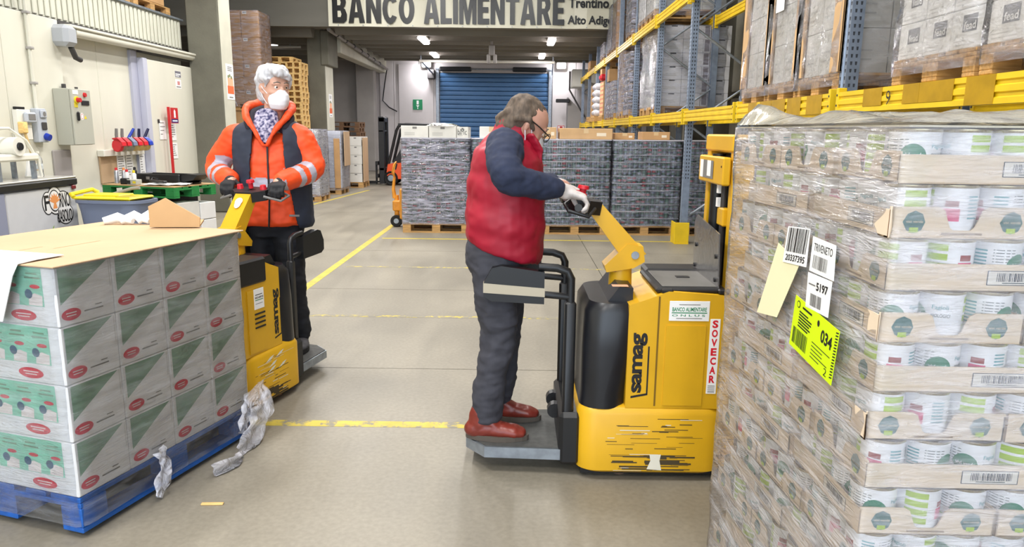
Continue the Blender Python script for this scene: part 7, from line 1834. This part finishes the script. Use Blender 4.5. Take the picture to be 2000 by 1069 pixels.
    q = MB(); rg(q, [(.0, 0, .915, .165, .232), (.0, 0, .94, .18, .246), (.0, 0, 1.05, .175, .242), (.0, 0, 1.2, .172, .238), (-.002, 0, 1.33, .172, .24), (-.008, 0, 1.43, .158, .24), (-.015, 0, 1.5, .138, .225), (-.02, 0, 1.54, .118, .185), (-.025, 0, 1.575, .095, .12)], Mn)
    def gcut(c):
        l = T.inverted() @ c
        if l.z > 1.565: return True
        w = .105 + .05 * max(0, (1.25 - l.z)) / .3 if l.z < 1.25 else .105 - .02 * (l.z - 1.25) / .25
        if l.x > .02 and abs(l.y - .01) < w: return True
        for S_ in (RS, LS):
            s = T.inverted() @ S_
            if abs(l.y) > .208 and ((l.z - s.z + .075) / .135) ** 2 + ((l.x - s.x) / .105) ** 2 < 1: return True
        return False
    fuse(q, 'gilet', t, .007, 3, wr(.007, 9, 1, 1, 1.3, 8), None, [Mn], gcut, .012, rt)
    q = MB()
    for y0, z0 in ((-.175, 1.34), (.175, 1.34)):
        pass
    q.box(-.03, -.006, 0, .03, .004, .012, M_greyink, .002); q.xf(Matrix.Translation((-1.33, 4.262, 1.0))); q.xf(Matrix.Translation(-rt)); q.build('gilet_tab', t)
    q = MB(); q.tube([T @ Vector((.135, .01, 1.46)), T @ Vector((.152, .01, 1.3)), T @ Vector((.158, .01, 1.1)), T @ Vector((.166, .0, .93))], .006, M_black, 6); q.xf(Matrix.Translation(-rt)); q.build('zip', t, 60)
    # hood lying round the neck and lapels, dark lining, patterned shirt
    q = MB(); pts = [T @ Vector(v) for v in ((.148, -.012, 1.42), (.142, -.055, 1.5), (.07, -.115, 1.585), (-.03, -.135, 1.64), (-.12, -.08, 1.665), (-.145, 0, 1.67), (-.12, .08, 1.665), (-.03, .135, 1.64), (.07, .115, 1.585), (.142, .055, 1.5), (.148, .012, 1.42))]
    p, r = smooth_path(pts, [.009, .014, .022, .026, .034, .036, .034, .026, .022, .014, .009], 4); limb(q, p, r, Mo, 14); fuse(q, 'hood', t, .006, 3, wr(.006, 16), None, [Mo], None, 0, rt)
    Ml = mat('lining_dark', (34, 32, 44), .85)
    q = MB(); p, r = smooth_path([T @ Vector(v) for v in ((.07, -.095, 1.52), (-.02, -.105, 1.58), (-.09, -.05, 1.61), (-.1, 0, 1.615), (-.09, .05, 1.61), (-.02, .105, 1.58), (.07, .095, 1.52))], [.035, .045, .05, .05, .05, .045, .035], 4); limb(q, p, r, Ml, 14); fuse(q, 'hood_lining', t, .007, 3, None, None, [Ml], None, 0, rt)
    Mc = mat('shirt_pattern', (190, 184, 204), .8, rgb2=(46, 46, 92), scale=55, detail=1.0, var=.1)
    q = MB(); p, r = smooth_path([T @ Vector(v) for v in ((.055, .0, 1.61), (.085, .0, 1.55), (.12, .0, 1.49), (.13, 0, 1.45))], [(.066, .03), (.075, .034), (.062, .03), (.03, .022)], 4); limb(q, p, r, Mc, 18, T.to_3x3() @ Vector((0, 1, 0))); fuse(q, 'shirt', t, .006, 2, wr(.004, 20), None, [Mc], None, 0, rt)
    Mt = mat('trousers_black', (22, 24, 32), .85, var=.15, scale=14)
    q = MB(); k = len(q.v); rg(q, [(0, 0, .86, .12, .17), (0, 0, .94, .135, .19), (0, 0, 1.02, .13, .185)], Mt)
    for pts, rs in LG: p, r = smooth_path(pts, rs, 4); limb(q, p, r, Mt, 18)
    fuse(q, 'trousers', t, .008, 3, wr(.008, 11, 1, 1, 1.8, 6), None, [Mt], None, 0, rt)
    Ms = mat('shoe_grey', (74, 72, 76), .7, var=.2, scale=20); Mso = mat('sole_black', (34, 32, 32), .8)
    shoe('shoe', (-1.4, 4.54, .131), (-1.34, 4.28, .131), .12, .1, Ms, Mso, t, rt); shoe('shoe', (-1.58, 4.58, .131), (-1.6, 4.32, .131), .12, .1, Ms, Mso, t, rt)
    Mg = mat('glove_black', (24, 24, 28), .75, var=.2, scale=30)
    for G, W_, E_ in ((g, wR, RE), (gl, wL, LE)):
        dd = (W_ - E_).normalized(); limb(G, [W_ - dd * .05, W_, W_ + f * .02], [.045, .038, .036], Mg, 14)
        fuse(G, 'glove', t, .0045, 2, wr(.0015, 40), None, [Mg], None, 0, rt)
_d = Vector((-.97, 0, .16)).normalized(); _n = Vector((.16, 0, .97)).normalized(); _h = Vector((-.075, 0, .985)) + Vector((-.195, 0, .225)).normalized() * .272 + _d * .068
_M1 = Matrix.Translation((-1.605, 3.87, 0)) @ Matrix.Rotation(math.radians(-107), 4, 'Z') @ Matrix.Diagonal((.86, .92, .955, 1))
HANDLES = (_M1 @ (_h + Vector((0, -.185, 0)) + _n * .012), _M1 @ (_h + Vector((0, .185, 0)) + _n * .012))
person_orange()
